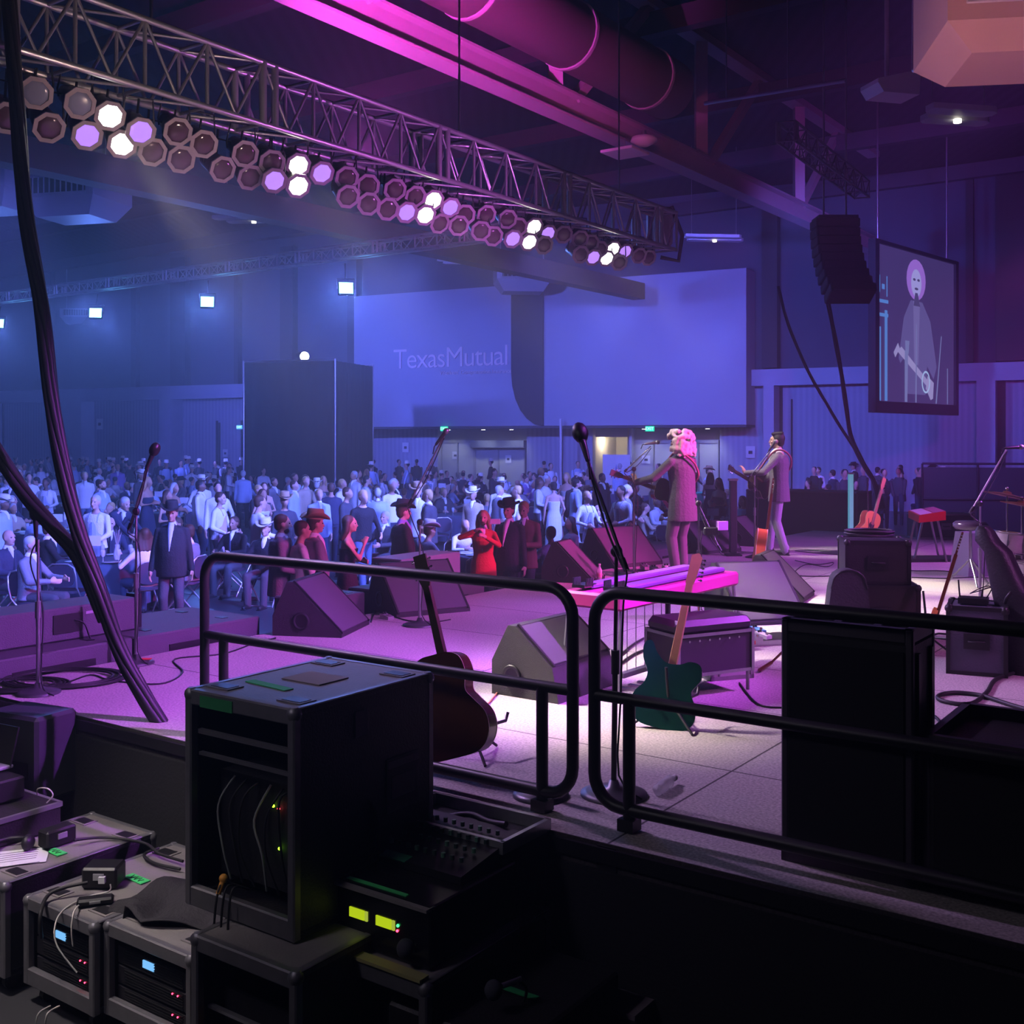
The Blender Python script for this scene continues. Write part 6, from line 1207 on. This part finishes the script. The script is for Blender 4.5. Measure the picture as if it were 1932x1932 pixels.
# ---------- chairs and tables ----------
def make_chair():
    t = thing('folding_chair', 'x', 'chair', (0, 0, 0)); pad = mat('chair_pad', (.05, .035, .06), .6); fr = mat('chair_frame', (.55, .5, .5), .35, .7)
    pts = [(.20*math.copysign(abs(math.cos(a))**.75, math.cos(a)), .68+.165*math.copysign(abs(math.sin(a))**.75, math.sin(a))) for a in [2*PI*i/20 for i in range(20)]]
    MB().rings([[V((x, -.22-.10*(z-.5)+y, z)) for x, z in pts] for y in (-.015, .02)]).build('backrest', pad, t)
    sp_ = [(.20*math.copysign(abs(math.cos(a))**.6, math.cos(a)), .19*math.copysign(abs(math.sin(a))**.6, math.sin(a))) for a in [2*PI*i/20 for i in range(20)]]
    MB().rings([[V((x, y, z)) for x, y in sp_] for z in (.425, .46)]).build('seat', pad, t)
    for s in (-1, 1):
        MB().cyl((s*.215, .24, 0), (s*.215, -.20, .52), .012, n=6).build('leg', fr, t); MB().cyl((s*.20, -.26, 0), (s*.20, .16, .42), .012, n=6).build('leg', fr, t)
    b = MB(); b.tube([V((-.215, -.19, .5)), V((-.22, -.225, .66)), V((-.20, -.245, .80)), V((-.12, -.255, .855)), V((.12, -.255, .855)), V((.20, -.245, .80)), V((.22, -.225, .66)), V((.215, -.19, .5))], .013, 6); b.build('back_frame', fr, t)
    MB().cyl((-.2, -.24, .02), (.2, -.24, .02), .01, n=6).cyl((-.21, .22, .02), (.21, .22, .02), .01, n=6).build('stretcher', fr, t); return t
chair0 = make_chair(); chfirst = [True]
def place(root, loc, rz, label, group=None):
    o = dup(root, loc, rz, label, group); return o
def make_table():
    t = thing('round_table', 'x', 'table', (0, 0, 0)); cl = mat('tablecloth_dark', (.07, .08, .13), .8); rg = []
    for r0, z, a in ((.0, .755, 0), (.77, .755, 0), (.80, .74, 0), (.80, .6, .015), (.81, .35, .025), (.81, .12, .03)):
        rg.append([V(((r0+a*math.sin(i*PI/3))*math.cos(2*PI*i/48) if r0 else 1e-3*math.cos(2*PI*i/48), (r0+a*math.sin(i*PI/3))*math.sin(2*PI*i/48) if r0 else 1e-3*math.sin(2*PI*i/48), z)) for i in range(48)])
    MB().rings(rg, cap=False).build('tablecloth', cl, t); MB().cyl((0, 0, 0), (0, 0, .74), .05, n=10).build('pedestal', black, t); return t
table0 = make_table()
def glass_p():
    t = thing('wine_glass', 'x', 'glass', (0, 0, 0)); MB().lathe([(.035, 0), (.006, .008), (.005, .08), (.035, .11), (.038, .15), (.032, .19), (.030, .19), (.034, .15), (.0, .10)], n=12).build('glass_body', glass, t); return t
def card_p():
    t = thing('table_card', 'x', 'card', (0, 0, 0)); MB().box((0, 0, .30), (.26, .01, .16)).build('card_sheet', paper, t); MB().cyl((0, 0, 0), (0, 0, .22), .005, n=6).cyl((0, 0, 0), (0, 0, .01), .05, n=12).build('card_holder', steel, t); return t
def plate_p():
    t = thing('dinner_plate', 'x', 'plate', (0, 0, 0)); MB().lathe([(.0, .004), (.08, .004), (.13, .018), (.132, .022), (.08, .009), (0, .009)], n=20).build('plate_body', white, t); return t
def vase_p():
    t = thing('table_vase', 'x', 'vase', (0, 0, 0)); MB().lathe([(.04, 0), (.055, .08), (.03, .2), (.035, .24), (.0, .23)], n=14).build('vase_body', glass, t); rr = random.Random(8); b = MB()
    for i in range(16): a = rr.uniform(0, 6.28); b.cyl((0, 0, .18), (.10*math.cos(a)*rr.random(), .10*math.sin(a), .36+.16*rr.random()), .004, n=4)
    b.build('dried_stems', mat('dried_grass', (.45, .42, .38), .8), t); return t
gl0, cd0, pl0, vs0 = glass_p(), card_p(), plate_p(), vase_p()
rng = random.Random(21)
cols = {'white': CW, 'black': CB, 'navy': CN, 'grey': CG, 'light blue': CL, 'tan': CT, 'charcoal': CC, 'purple': CP, 'denim blue': CD, 'red': CR}
cw_ = ['white']*8+['light blue']*4+['black']*3+['navy']*2+['grey']*4+['charcoal']*3+['tan']*2+['purple']*1+['denim blue']*1
def rcol(): return rng.choice(cw_)
occupied = []
def free(p, r=.6): return all((p-q).length > r for q in occupied)
def pxof(p): return CX+F*p.x/p.y
def zone(p):
    y = p.y
    s = 'left of the black tower' if pxof(p) < 500 else ('in front of the black tower' if pxof(p) < 680 else ('before the blue wall panels' if pxof(p) < 1080 else 'behind the two musicians'))
    d = 'near' if y < 22 else ('middle-distance' if y < 31 else 'far'); return d, s
def guest(key, p, rz, col, posture, what):
    d, s = zone(p); sk = rng.choice([0, 0, 0, 1, 1, 2]); lab = '%s guest in %s %s %s %s' % (d, col, what, posture, s)
    o = person(key, p, rz, lab, dict(top=cols[col], skin=skins[sk], hair=rng.choice(hairs), hat=rng.choice([HW, HW, HB, HT]), bottom=rng.choice([CB, CD, CN, CC]), tie=rng.choice([CN, CR, CB])), group=lab+' (guests)', scale=rng.uniform(.94, 1.04)); occupied.append(V((p.x, p.y, 0))); return o
# ---------- guests picked out individually ----------
def Yh(py, h): return (CZ-h)*F/(py-HY)
def ng(key, px, py, h, rz, label, c, sc_=1.0, **k):
    Y = Yh(py, h); p = V(((px-CX)*Y/F, Y, 0)); occupied.append(V(p)); return person(key, p, R(rz), label, c, scale=sc_)
ng('n_stand', 528, 963, 1.79, -75, 'bearded person in grey blazer holding a glass by the left floor monitor', dict(top=mat('blazer_grey', (.32, .29, .36), .8, bump=.3)))
ng('n_chin', 566, 978, 1.70, -70, 'person in white shirt with hands at the chin beside the grey blazer', dict(top=CW), .96)
ng('n_hatbelly', 590, 946, 1.9, -60, 'person in tan cowboy hat behind the white-shirted one with hands at chin', dict(top=CG, hat=HT))
ng('n_drink', 655, 966, 1.70, -85, 'person with long curly dark hair drinking, in a dark sleeveless dress', dict(top=CB, hair=hairs[1], skin=skins[1]), .95)
ng('n_hatbelly', 757, 935, 1.86, -62, 'large person in black cowboy hat and jacket over purple shirt', dict(top=CB, shirt=CP, hat=HB), 1.0)
ng('n_phone', 912, 957, 1.68, 175, 'person with blond hair in red jacket filming with a phone', dict(top=CR, hair=hairs[3]), .94)
ng('n_look', 990, 938, 1.80, 160, 'person in brown jacket looking down beside the phone-filming one', dict(top=mat('cloth_brown', (.20, .08, .06), .8), hair=hairs[3], skin=skins[0]))
ng('n_hatbelly', 962, 930, 1.88, 150, 'person in black hat and dark suit behind the brown jacket', dict(top=CB, hat=HB))
ng('n_sitbald', 1128, 950, 1.36, 175, 'bald person in dark suit and tie seated before the floor monitors', dict(top=mat('cloth_maroon', (.12, .03, .06), .8), skin=skins[0]))
ng('n_drink', 1190, 985, 1.20, 170, 'person in bright red dress low behind the floor monitor near the singer', dict(top=CR, hair=hairs[1]), .70)
ng('n_stand', 1086, 899, 1.80, -85, 'person in pale blue suit standing with hands together right of centre', dict(top=CL, bottom=CL, hair=hairs[0]))
ng('n_gown', 1045, 905, 1.74, 10, 'person in long white gown with frill seen from behind', dict(top=CW, hair=hairs[0]), .97)
ng('n_hatbelly', 945, 893, 1.90, 5, 'person in white hat and pale checked shirt seen from behind', dict(top=CW, hat=HW, bottom=CD))
ng('n_apron', 575, 893, 1.78, -95, 'server in white shirt and blue apron standing in front of the black tower', dict(top=CW, apron=CL, bottom=CD))
ng('n_apron', 690, 893, 1.80, -80, 'server in white shirt and long apron right of the black tower', dict(top=CW, apron=CL, bottom=CD, hair=hairs[0]))
ng('n_apron', 413, 925, 1.74, -100, 'server in white shirt and pink-lit apron reading a card left of the rail', dict(top=CW, apron=mat('apron_pink_lit', (.6, .4, .6), .8)), .98)  # pink light put into this apron's colour
ng('n_apron_walk', 487, 930, 1.78, -60, 'server in white shirt carrying an apron seen from behind left of the blazer', dict(top=CW, apron=CL), 1.0)
ng('n_apron', 182, 932, 1.76, 172, 'grey-haired server facing the camera in pale apron by the nearest table', dict(top=CW, apron=CL, hair=hairs[2]), 1.0)
ng('n_bend', 220, 945, 1.55, -120, 'bald-headed person in navy suit bending over the nearest table', dict(top=CN, hair=hairs[2]))
ng('n_hatbelly', 325, 937, 1.86, 185, 'person in black hat and open dark suit behind the nearest table', dict(top=CB, hat=HB, skin=skins[1], shirt=CL))
ng('n_stand', 190, 902, 1.78, -110, 'bearded person in striped shirt behind the grey-haired server', dict(top=CL, hair=hairs[1]))
ng('n_bend', 85, 905, 1.55, 120, 'person in grey jacket bending over a table between the cable bundles', dict(top=CG, hair=hairs[0]))
ng('n_stand', 742, 900, 1.78, -70, 'person in dark jacket and white shirt right of the apron server', dict(top=CB, hair=hairs[2]))
ng('c_hat', 380, 890, 1.88, 15, 'person in white hat and white shirt walking away in the middle rows', dict(top=CW, hat=HW, bottom=CD))
ng('c_walk', 555, 862, 1.78, 30, 'person in white shirt walking away before the left side of the black tower', dict(top=CW))
# nearest table group
def chairat(p, rz, lab, group=None):
    return dup(chair0, p, rz, lab, group)
def tablegroup(c, near, full, idx):
    d, s = zone(c); lab = 'round %s banquet table with dark cloth %s' % (d, s)
    if idx == 0: lab = 'nearest round dark-clothed table, crowded with glasses, at the left'
    dup(table0, V((c.x, c.y, 0)), rng.uniform(0, 1), lab, None if idx == 0 else 'round tables '+d+' '+s); occupied.append(V((c.x, c.y, 0)))
    zt = .756; a0 = rng.uniform(0, .7)
    ngl = 12 if near else (5 if d == 'middle-distance' else 3)
    for i in range(ngl):
        a = a0+2*PI*i/ngl+rng.uniform(-.1, .1); r = .40+.12*rng.random(); gl_ = 'stemmed glass standing on a %s table %s' % (d, s); dup(gl0, V((c.x+r*math.cos(a), c.y+r*math.sin(a), zt)), 0, gl_, 'glasses on '+d+' tables '+s)
        if near: pl_ = 'white plate on a %s table %s' % (d, s); dup(pl0, V((c.x+.61*math.cos(a+.2), c.y+.61*math.sin(a+.2), zt)), 0, pl_, 'plates on '+d+' tables '+s)
    gl_ = 'white table card on a %s table %s' % (d, s); dup(cd0, V((c.x+.1, c.y-.1, zt)), rng.uniform(-.5, .5), gl_, 'table cards on '+d+' tables '+s)
    if near: dup(vs0, V((c.x-.15, c.y+.12, zt)), 0, 'vase of dried stems on a %s table %s' % (d, s), 'vases on '+d+' tables '+s)
    n = 8
    for i in range(n):
        a = a0+2*PI*i/n; p = V((c.x+1.36*math.cos(a), c.y+1.36*math.sin(a), 0)); rz = a+PI/2
        u, v = uv(p)
        if v > -1.35 and u < 15.7+.6: continue
        if not free(p, .55): continue
        occ = rng.random() < full; gp = 'chairs '+d+' '+s
        if occ or near: chairat(p, rz, ('%s folding chair, %s, %s' % (d, 'occupied' if occ else 'empty', s)), gp+(' taken' if occ else ' empty'))
        if occ:
            key, what = rng.choice((('c_sit', 'shirt'), ('c_sit', 'shirt'), ('c_sitsuit', 'jacket'), ('c_sitsuit', 'jacket'), ('c_sitlong', 'blouse'), ('c_sithat', 'shirt and hat'), ('c_sitlean', 'shirt leaning in'), ('c_sittalk', 'jacket turned to a neighbour')))
            guest(key, V((p.x, p.y, 0)), rz, rcol(), 'seated', what)
        else: occupied.append(p)
T0 = V((-6.35, 17.6, 0)); dup(table0, T0, 0, 'nearest round dark-clothed table, crowded with glasses, at the left'); occupied.append(T0)
for i in range(12):
    a = 2*PI*i/12+.1; dup(gl0, T0+V((.44*math.cos(a), .44*math.sin(a), .756)), 0, 'stemmed glass standing on the nearest round table', 'glasses on the nearest table'); 
    if i % 2: dup(pl0, T0+V((.62*math.cos(a+.25), .62*math.sin(a+.25), .756)), 0, 'white plate on the nearest round table', 'plates on the nearest table')
dup(cd0, T0+V((-.25, -.1, .756)), .1, 'pale table card standing on the nearest round table'); dup(vs0, T0+V((.12, -.05, .756)), 0, 'vase of dried stems on the nearest round table')
for a, who, lab, cl in ((-95, None, 'empty folding chair with its back to the stage at the nearest table', None), (-50, 'n_sitback', 'folding chair under the person in pale blouse at the nearest table', ('person with long dark hair in pale blouse seen from behind at the nearest table', dict(top=CW, hair=hairs[1], bottom=CD))), (-15, 'n_sitsuit', 'folding chair under the person in grey suit at the nearest table', ('person in grey suit with pale collar seated at the right of the nearest table', dict(top=CG))), (-140, None, 'empty folding chair beside the cable bundle at the nearest table', None), (60, 'n_sitsuit', 'folding chair on the far side of the nearest table', ('person in black suit seated on the far side of the nearest table', dict(top=CB, skin=skins[1]))), (110, 'n_sitbald', 'folding chair at the back left of the nearest table', ('bald person in navy suit seated at the back left of the nearest table', dict(top=CN)))):
    p = T0+V((1.36*math.cos(R(a)), 1.36*math.sin(R(a)), 0)); chairat(p, R(a)+PI/2, lab)
    if who: person(who, p, R(a)+PI/2, cl[0], cl[1])
    occupied.append(p)
for px, py, h, rz, key, lab, c in ((18, 1000, 1.33, -110, 'n_sitbald', 'bald person in dark suit seated at the left edge below the second cable bundle', dict(top=CN, hair=hairs[2])), (62, 1012, 1.33, -95, 'n_sitsuit', 'person with reddish face and grey jacket seated behind the far left microphone stand', dict(top=CG, hair=hairs[2])), (95, 985, 1.33, -60, 'n_sithat', 'person in dark jacket and hat seated between the cable bundles', dict(top=CB, hat=HB)), (25, 935, 1.33, -90, 'n_sitsuit', 'grey-haired person in navy suit seated at the left edge under the upper cables', dict(top=CN, hair=hairs[2])), (500, 985, 1.33, 170, 'n_sithat', 'person in white hat and dark jacket seated left of the grey blazer', dict(top=CB, hat=HW)), (440, 975, 1.33, 160, 'n_sitsuit', 'person in black clothes seated right of the reading server', dict(top=CB, skin=skins[1])), (725, 965, 1.33, 150, 'n_sitsuit', 'person in dark jacket seated left of the large black-hatted one', dict(top=CC, hair=hairs[2]))):
    Y = Yh(py, h); p = V(((px-CX)*Y/F, Y, 0)); person(key, p, R(rz), lab, c); chairat(p, R(rz), 'folding chair under the '+lab.split(' seated')[0]); occupied.append(V(p))
for px, py, rz, lab in ((435, 1112, 100, 'empty folding chair with crossed legs left of the guard rail end'), (370, 1098, -60, 'folding chair with crossed legs beside the stage front cabinet'), (870, 1052, 60, 'empty folding chair with crossed legs left of the phone-filming person'), (830, 1045, 20, 'empty folding chair right of the large black-hatted person'), (700, 1060, 0, 'folding chair with arched back behind the left floor monitors'), (1130, 1030, 190, 'folding chair under the bald person before the monitors')):
    Y = 2.65*F/(py-HY); p = V(((px-CX)*Y/F, Y, 0)); chairat(p, R(rz), lab); occupied.append(V(p))
# ---------- banquet floor ----------
nidx = 0; far_crowd = []
for i in range(-3, 14):
    for j in range(0, 17):
        p = SP(i*3.7+(1.85 if j % 2 else 0)+rng.uniform(-.25, .25), -3.4-j*3.35+rng.uniform(-.25, .25), 0)
        if p.y < 14 or p.y > 60: continue
        x = pxof(p); u, v = uv(p)
        if not (-60 < x < 1340): continue
        w = wt(x); 
        if (w-p).dot(-WN) < 2.6: continue
        if x > 490 and x < 700 and p.y > 39.5: continue
        if not free(p, 1.9): continue
        if p.y < 39: tablegroup(p, p.y < 25, .80 if p.y < 28 else .52, 1)
        else: far_crowd.append(p)
# standing guests in the aisles and along the wall
k = 0; tries = 0
while k < 74 and tries < 4000:
    tries += 1; x = rng.uniform(0, 1340); Y = rng.choice((rng.uniform(19, 36), rng.uniform(30, 40))); p = V(((x-CX)*Y/F, Y, 0)); u, v = uv(p)
    if (v > -2.2 and u < 17) or (wt(x)-p).dot(-WN) < 1.2 or not free(p, .75): continue
    if 490 < x < 690 and Y > 39: continue
    key, what = rng.choice((('c_stand', 'jacket'), ('c_stand', 'jacket'), ('c_hat', 'shirt and hat'), ('c_woman', 'dress'), ('c_walk', 'shirt'), ('c_walk', 'shirt'), ('c_apron', 'shirt with apron'), ('c_jhat', 'jacket and hat')))
    guest(key, p, rng.choice((rng.uniform(-PI, PI), head(*(-D2).xy)+rng.uniform(-.6, .6))), 'white' if key == 'c_apron' else rcol(), 'standing', what); k += 1
# people beyond the far stage edge, right of the second guitarist
for px, py, key, rz, lab, c in ((1388, 868, 'c_stand', 90, 'dark-suited person standing left of the pair between the two musicians', CB), (1402, 866, 'c_stand', 60, 'dark-suited person standing just right of another between the two musicians', CB), (1522, 872, 'c_woman', 100, 'person with long blond hair just right of the short-haired guitarist', CB), (1545, 880, 'c_walk', 120, 'person in white shirt behind the large road case', CW), (1572, 885, 'c_stand', 40, 'person in dark clothes at the right end of the large road case', CN), (1612, 874, 'c_jhat', 90, 'person in wide dark hat behind the pale light column', CB), (1655, 880, 'c_stand', -60, 'person in dark jacket behind the tilted orange guitar', CC), (1700, 876, 'c_woman', 80, 'person with long dark hair right of the tilted orange guitar', CB), (1742, 873, 'c_stand', 95, 'dark standing person above the red keyboard, left of a pair', CB), (1762, 877, 'c_jhat', 70, 'dark standing person above the red keyboard, right of a pair', CC), (1357, 900, 'c_woman', 130, 'person with long dark hair by the green bin', CB), (1340, 890, 'c_woman', -30, 'person with long dark hair left of the green bin', CN)):
    Y = Yh(py, 1.76); p = V(((px-CX)*Y/F, Y, 0)); person(key, p, R(rz), lab, dict(top=c, hair=hairs[3] if 'blond' in lab else hairs[0], hat=HB))
bn = P(1337, 829, 34); bn.z = 0; t = thing('waste_bin', 'green wheeled waste bin standing by the wall right of the singer', 'bin', bn, rzw); MB().rings([[V((x*s_, y*s_, z)) for x, y in ((-.27, -.3), (.27, -.3), (.27, .3), (-.27, .3))] for z, s_ in ((.05, .8), (.98, 1))], smooth=False).build('bin_body', mat('bin_green', (.02, .12, .08), .5), t); MB().box((0, 0, 1.02), (.6, .66, .07), bev=.02).build('lid', mat('bin_lid', (.05, .45, .25), .5), t)
es = wt(1163, 2.4); t = thing('easel_sign', 'white board on an easel in front of the open doorway', 'sign', (es.x, es.y, 0), rzw); MB().box((0, 0, 1.45), (1.15, .03, 1.2)).build('board_sheet', paper, t); MB().prism([(-.12, 1.1), (.12, 1.1), (0, 1.7)], 'y', -.02, -.018).build('printed_mark', mat('mark_blue', (.2, .25, .5), .6), t); MB().cyl((-.4, .02, 0), (-.1, .02, 1.9), .02, n=6).cyl((.4, .02, 0), (.1, .02, 1.9), .02, n=6).build('easel_leg', black, t)
# ---------- the farthest rows, too many to tell apart ----------
lowm = {}
def lowfig(mb, p, rz, ci, seated, hat):
    T = M.Translation(p) @ M.Rotation(rz, 4, 'Z'); mb.T = T; z = .0 if not seated else -.42
    mb.m = ci; mb.ell((0, 0, 1.2+z), (.22, .13, .33), n=8, m=6); mb.cap((-.21, 0, 1.38+z), (-.24, .12, 1.0+z), .06, .045, 6); mb.cap((.21, 0, 1.38+z), (.24, .14, 1.0+z), .06, .045, 6)
    mb.m = 4; 
    if seated: mb.cap((-.1, 0, .55), (-.1, .4, .55), .08, .07, 6); mb.cap((.1, 0, .55), (.1, .4, .55), .08, .07, 6); mb.cap((.1, .4, .5), (.1, .4, .08), .06, .05, 6); mb.cap((-.1, .4, .5), (-.1, .4, .08), .06, .05, 6)
    else: mb.cap((-.1, 0, .95), (-.1, 0, .06), .09, .055, 6); mb.cap((.1, 0, .95), (.1, 0, .06), .09, .055, 6)
    mb.m = 5; mb.ell((0, .02, 1.66+z), (.075, .09, .115), n=8, m=6); mb.cap((0, 0, 1.5+z), (0, .01, 1.58+z), .05, .05, 6)
    mb.m = 6; mb.ell((0, -.02, 1.70+z), (.083, .095, .09), n=8, m=6)
    if hat: mb.m = 7; mb.lathe([(.18, 1.735+z), (.09, 1.74+z), (.085, 1.85+z), (0, 1.86+z)], n=12)
fc = MB(); tc2 = MB(); cnt_ = 0
for p in far_crowd:
    tc2.lathe([(.92, .1), (.92, .74), (.9, .755), (0, .756)], p, 20)
    for i in range(8):
        a = 2*PI*i/8+rng.uniform(-.1, .1); q = V((p.x+1.2*math.cos(a), p.y+1.2*math.sin(a), 0))
        if rng.random() < .8: lowfig(fc, q, a+PI/2, rng.choice((0, 0, 1, 2, 3)), True, rng.random() < .15); cnt_ += 1
for i in range(110):
    x = rng.uniform(-20, 1320); Y = rng.uniform(40, 58); p = V(((x-CX)*Y/F, Y, 0))
    if (wt(x)-p).dot(-WN) < .9 or (490 < x < 700): continue
    lowfig(fc, p, rng.uniform(-PI, PI), rng.choice((0, 1, 2, 3)), False, rng.random() < .3)
for i in range(26):   # seated spectators on the far side of the stage
    x = rng.uniform(1500, 1800); Y = rng.uniform(32, 36); p = V(((x-CX)*Y/F, Y, 0)); lowfig(fc, p, rng.uniform(-PI, PI), rng.choice((1, 2, 2)), rng.random() < .6, rng.random() < .3)
fc.T = None; o = fc.build('crowd', [CW, CC, CB, CL, CN, skins[0], hairs[0], HW]); tag(o, 'distant dense crowd of guests in front of the far wall', 'crowd', kind='stuff')
o = tc2.build('distant_tables', mat('tablecloth_dark', (.07, .08, .13), .8)); tag(o, 'dark-clothed tables hidden among the distant crowd', 'tables', kind='stuff')
for r_ in (chair0, table0, gl0, cd0, pl0, vs0):
    for ch in list(r_.children): bpy.data.objects.remove(ch)
    bpy.data.objects.remove(r_)
t = thing('phone', 'glowing white phone held up by the person in the red jacket', 'phone', (0, 0, 0)); q = P(934, 984, Yh(957, 1.68)-.2); t.location = q; MW[t.name] = M.Translation(q); MB().box((0, 0, 0), (.15, .012, .075), bev=.005).build('case', white, t)
for px, py, Yy, lab in ((547, 1013, 13.5, 'clear drinking glass held by the bearded person in grey blazer'), (662, 992, 15.2, 'wine glass at the mouth of the person in the dark dress')):
    t = thing('drinking_glass', lab, 'glass', P(px, py, Yy)); MB().lathe([(.0, 0), (.03, 0), (.036, .12), (.033, .12), (.0, .01)], n=14).build('glass_body', glass, t)
# ---------- light ----------
for i, (p, dv, k) in enumerate(LP):
    if k not in 'wp': continue
    dd = V((.50, -.22, -.60)).normalized() if k == 'w' else V((.62, -.30, -.60)).normalized()
    q = p+dv*.05
    if k == 'w': light('SPOT', 'par_white', q, 1750, (1, .88, .66), to=q+dd, ang=20, blend=1, soft=.06)
    else: light('SPOT', 'par_lavender', q, 420, (.70, .42, 1), to=q+dd, ang=60, blend=.9, soft=.06)
def sl(u, v, z, tu, tv, tz_, e, col, ang=50, soft=.08): return light('SPOT', 'stage_lamp', SP(u, v, z), e, col, to=SP(tu, tv, tz_), ang=ang, soft=soft)
PUR = (.62, .10, 1); MAG = (1, .08, .62)
sl(2.5, 7.5, 6, 1.2, .9, 1, 6500, (.55, .12, 1), 38); sl(6, 7, 5, 2.4, 3.4, 1.3, 3200, (.6, .08, 1), 24); sl(9, 8, 5, 5.6, 3.0, 1.2, 3600, (.45, .10, 1), 24); sl(5, 8.5, 6, 3.6, 1.0, 1, 1500, (.66, .14, 1), 40)
sl(9, 9, 6, 7.0, 1.5, 1.3, 2200, (.72, .12, .9), 45); sl(12, 8.5, 6, 12, 3, 1.2, 2400, (.60, .12, 1), 46)
sl(9.5, 8, 4.6, 8.1, 1.2, 1.9, 7500, (1, .06, .62), 22); sl(12.5, 8, 4.8, 11.35, 1.1, 1.9, 2200, (.75, .12, 1), 24); light('SPOT', 'front_key', SP(6.6, -.3, 5.0), 450, (1, .88, .8), to=SP(8.1, 1.2, 2.2), ang=24); light('SPOT', 'front_key', SP(9.8, -.3, 5.0), 900, (1, .88, .8), to=SP(11.35, 1.1, 2.2), ang=24); sl(4, 10.5, 6, 5, 4.2, 1.3, 1200, (.75, .2, .8), 46)
sl(14, 9, 6, 13, 6, 1, 1600, (.9, .2, .75), 50)
BLU = (.13, .17, 1)
for u, e in ((1, 4500), (6, 6500), (11, 7500), (15, 6500)):
    light('SPOT', 'audience_wash', SP(u, -.9, 4.7), e*1.3, BLU, to=SP(u+1.5, -15, -1), ang=84, soft=.15)
for p in FL: light('SPOT', 'flood_light', p+V((0, -.1, -.05)), 1300, (.12, .25, 1), to=p+V((1.5, -8, -6)), ang=120, soft=.15)
for px, Yq, e in ((150, 40, 8500), (600, 33, 5200), (1000, 28, 6500), (1500, 24, 4500)):
    q = P(px, 829, Yq); q.z = 7.6; light('SPOT', 'wall_wash', q, e*1.25, (.12, .15, 1), to=V((q.x+WN.x*-14, q.y-WN.y*14, 3.5)), ang=88, soft=.2)
# magenta uplight on the ceiling beam, warm light on the air handler
light('SPOT', 'beam_uplight', V((-1.8, 13, 5.9)), 7000, (.95, .08, .95), to=bp(2.5, 0, 0), ang=58); light('SPOT', 'truss_fill', SP(5, 3.5, 4.2), 420, (.75, .15, .95), to=TA+(TB-TA)*.45+V((0, 0, .3)), ang=75); light('SPOT', 'truss_fill', SP(1.5, 2.5, 4.0), 80, (1, .7, .55), to=TA+(TB-TA)*.12+V((0, 0, .1)), ang=70); light('SPOT', 'beam_uplight', V((1.0, 15, 6)), 500, (1, .15, .35), to=bp(12, 0, 0), ang=50)  # truss spots added in mid-air to colour the truss
light('SPOT', 'handler_light', V((1.0, 7.0, 3.4)), 520, (1, .42, .38), to=hp, ang=30)
light('SPOT', 'purple_back', V((9, 16, 6.5)), 4200, (.55, .05, .9), to=V((12.5, 33, 6.0)), ang=60)
light('SPOT', 'red_front', SP(8, 6, 4.6), 900, (1, .06, .16), to=SP(6.2, -2.2, 1.2), ang=30)
light('SPOT', 'red_front', SP(8, 6, 4.6), 500, (1, .05, .3), to=SP(3.2, -2.0, 1.2), ang=26)
wo = bpy.data.worlds.new('world'); S.world = wo; wo.use_nodes = True; nt = wo.node_tree; nt.nodes['Background'].inputs[0].default_value = (.010, .008, .016, 1); nt.nodes['Background'].inputs[1].default_value = 1
# fill lights added to brighten the foreground racks
light('SPOT', 'rack_fill', V((-3.0, 4.5, 3.7)), 400, (1, .88, .86), to=V((-2.15, 5.2, .5)), ang=52, soft=.3); light('AREA', 'rack_fill', V((-2.7, 2.6, 3.9)), 16, (.9, .8, 1), to=V((-1.5, 5.2, .5)), size=.6)
cy = S.cycles; cy.max_bounces = 3; cy.diffuse_bounces = 2; cy.glossy_bounces = 2; cy.transmission_bounces = 2; cy.volume_bounces = 0; cy.transparent_max_bounces = 6
cy.use_denoising = True; cy.caustics_reflective = False; cy.caustics_refractive = False; cy.sample_clamp_indirect = 3; cy.use_light_tree = False; cy.volume_step_rate = 4
HZ = True
if HZ:
    vs_ = nt.nodes.new('ShaderNodeVolumeScatter'); vs_.inputs['Density'].default_value = .0078; vs_.inputs['Anisotropy'].default_value = .6; nt.links.new(vs_.outputs[0], nt.nodes['World Output'].inputs['Volume'])
S.view_settings.exposure = 0
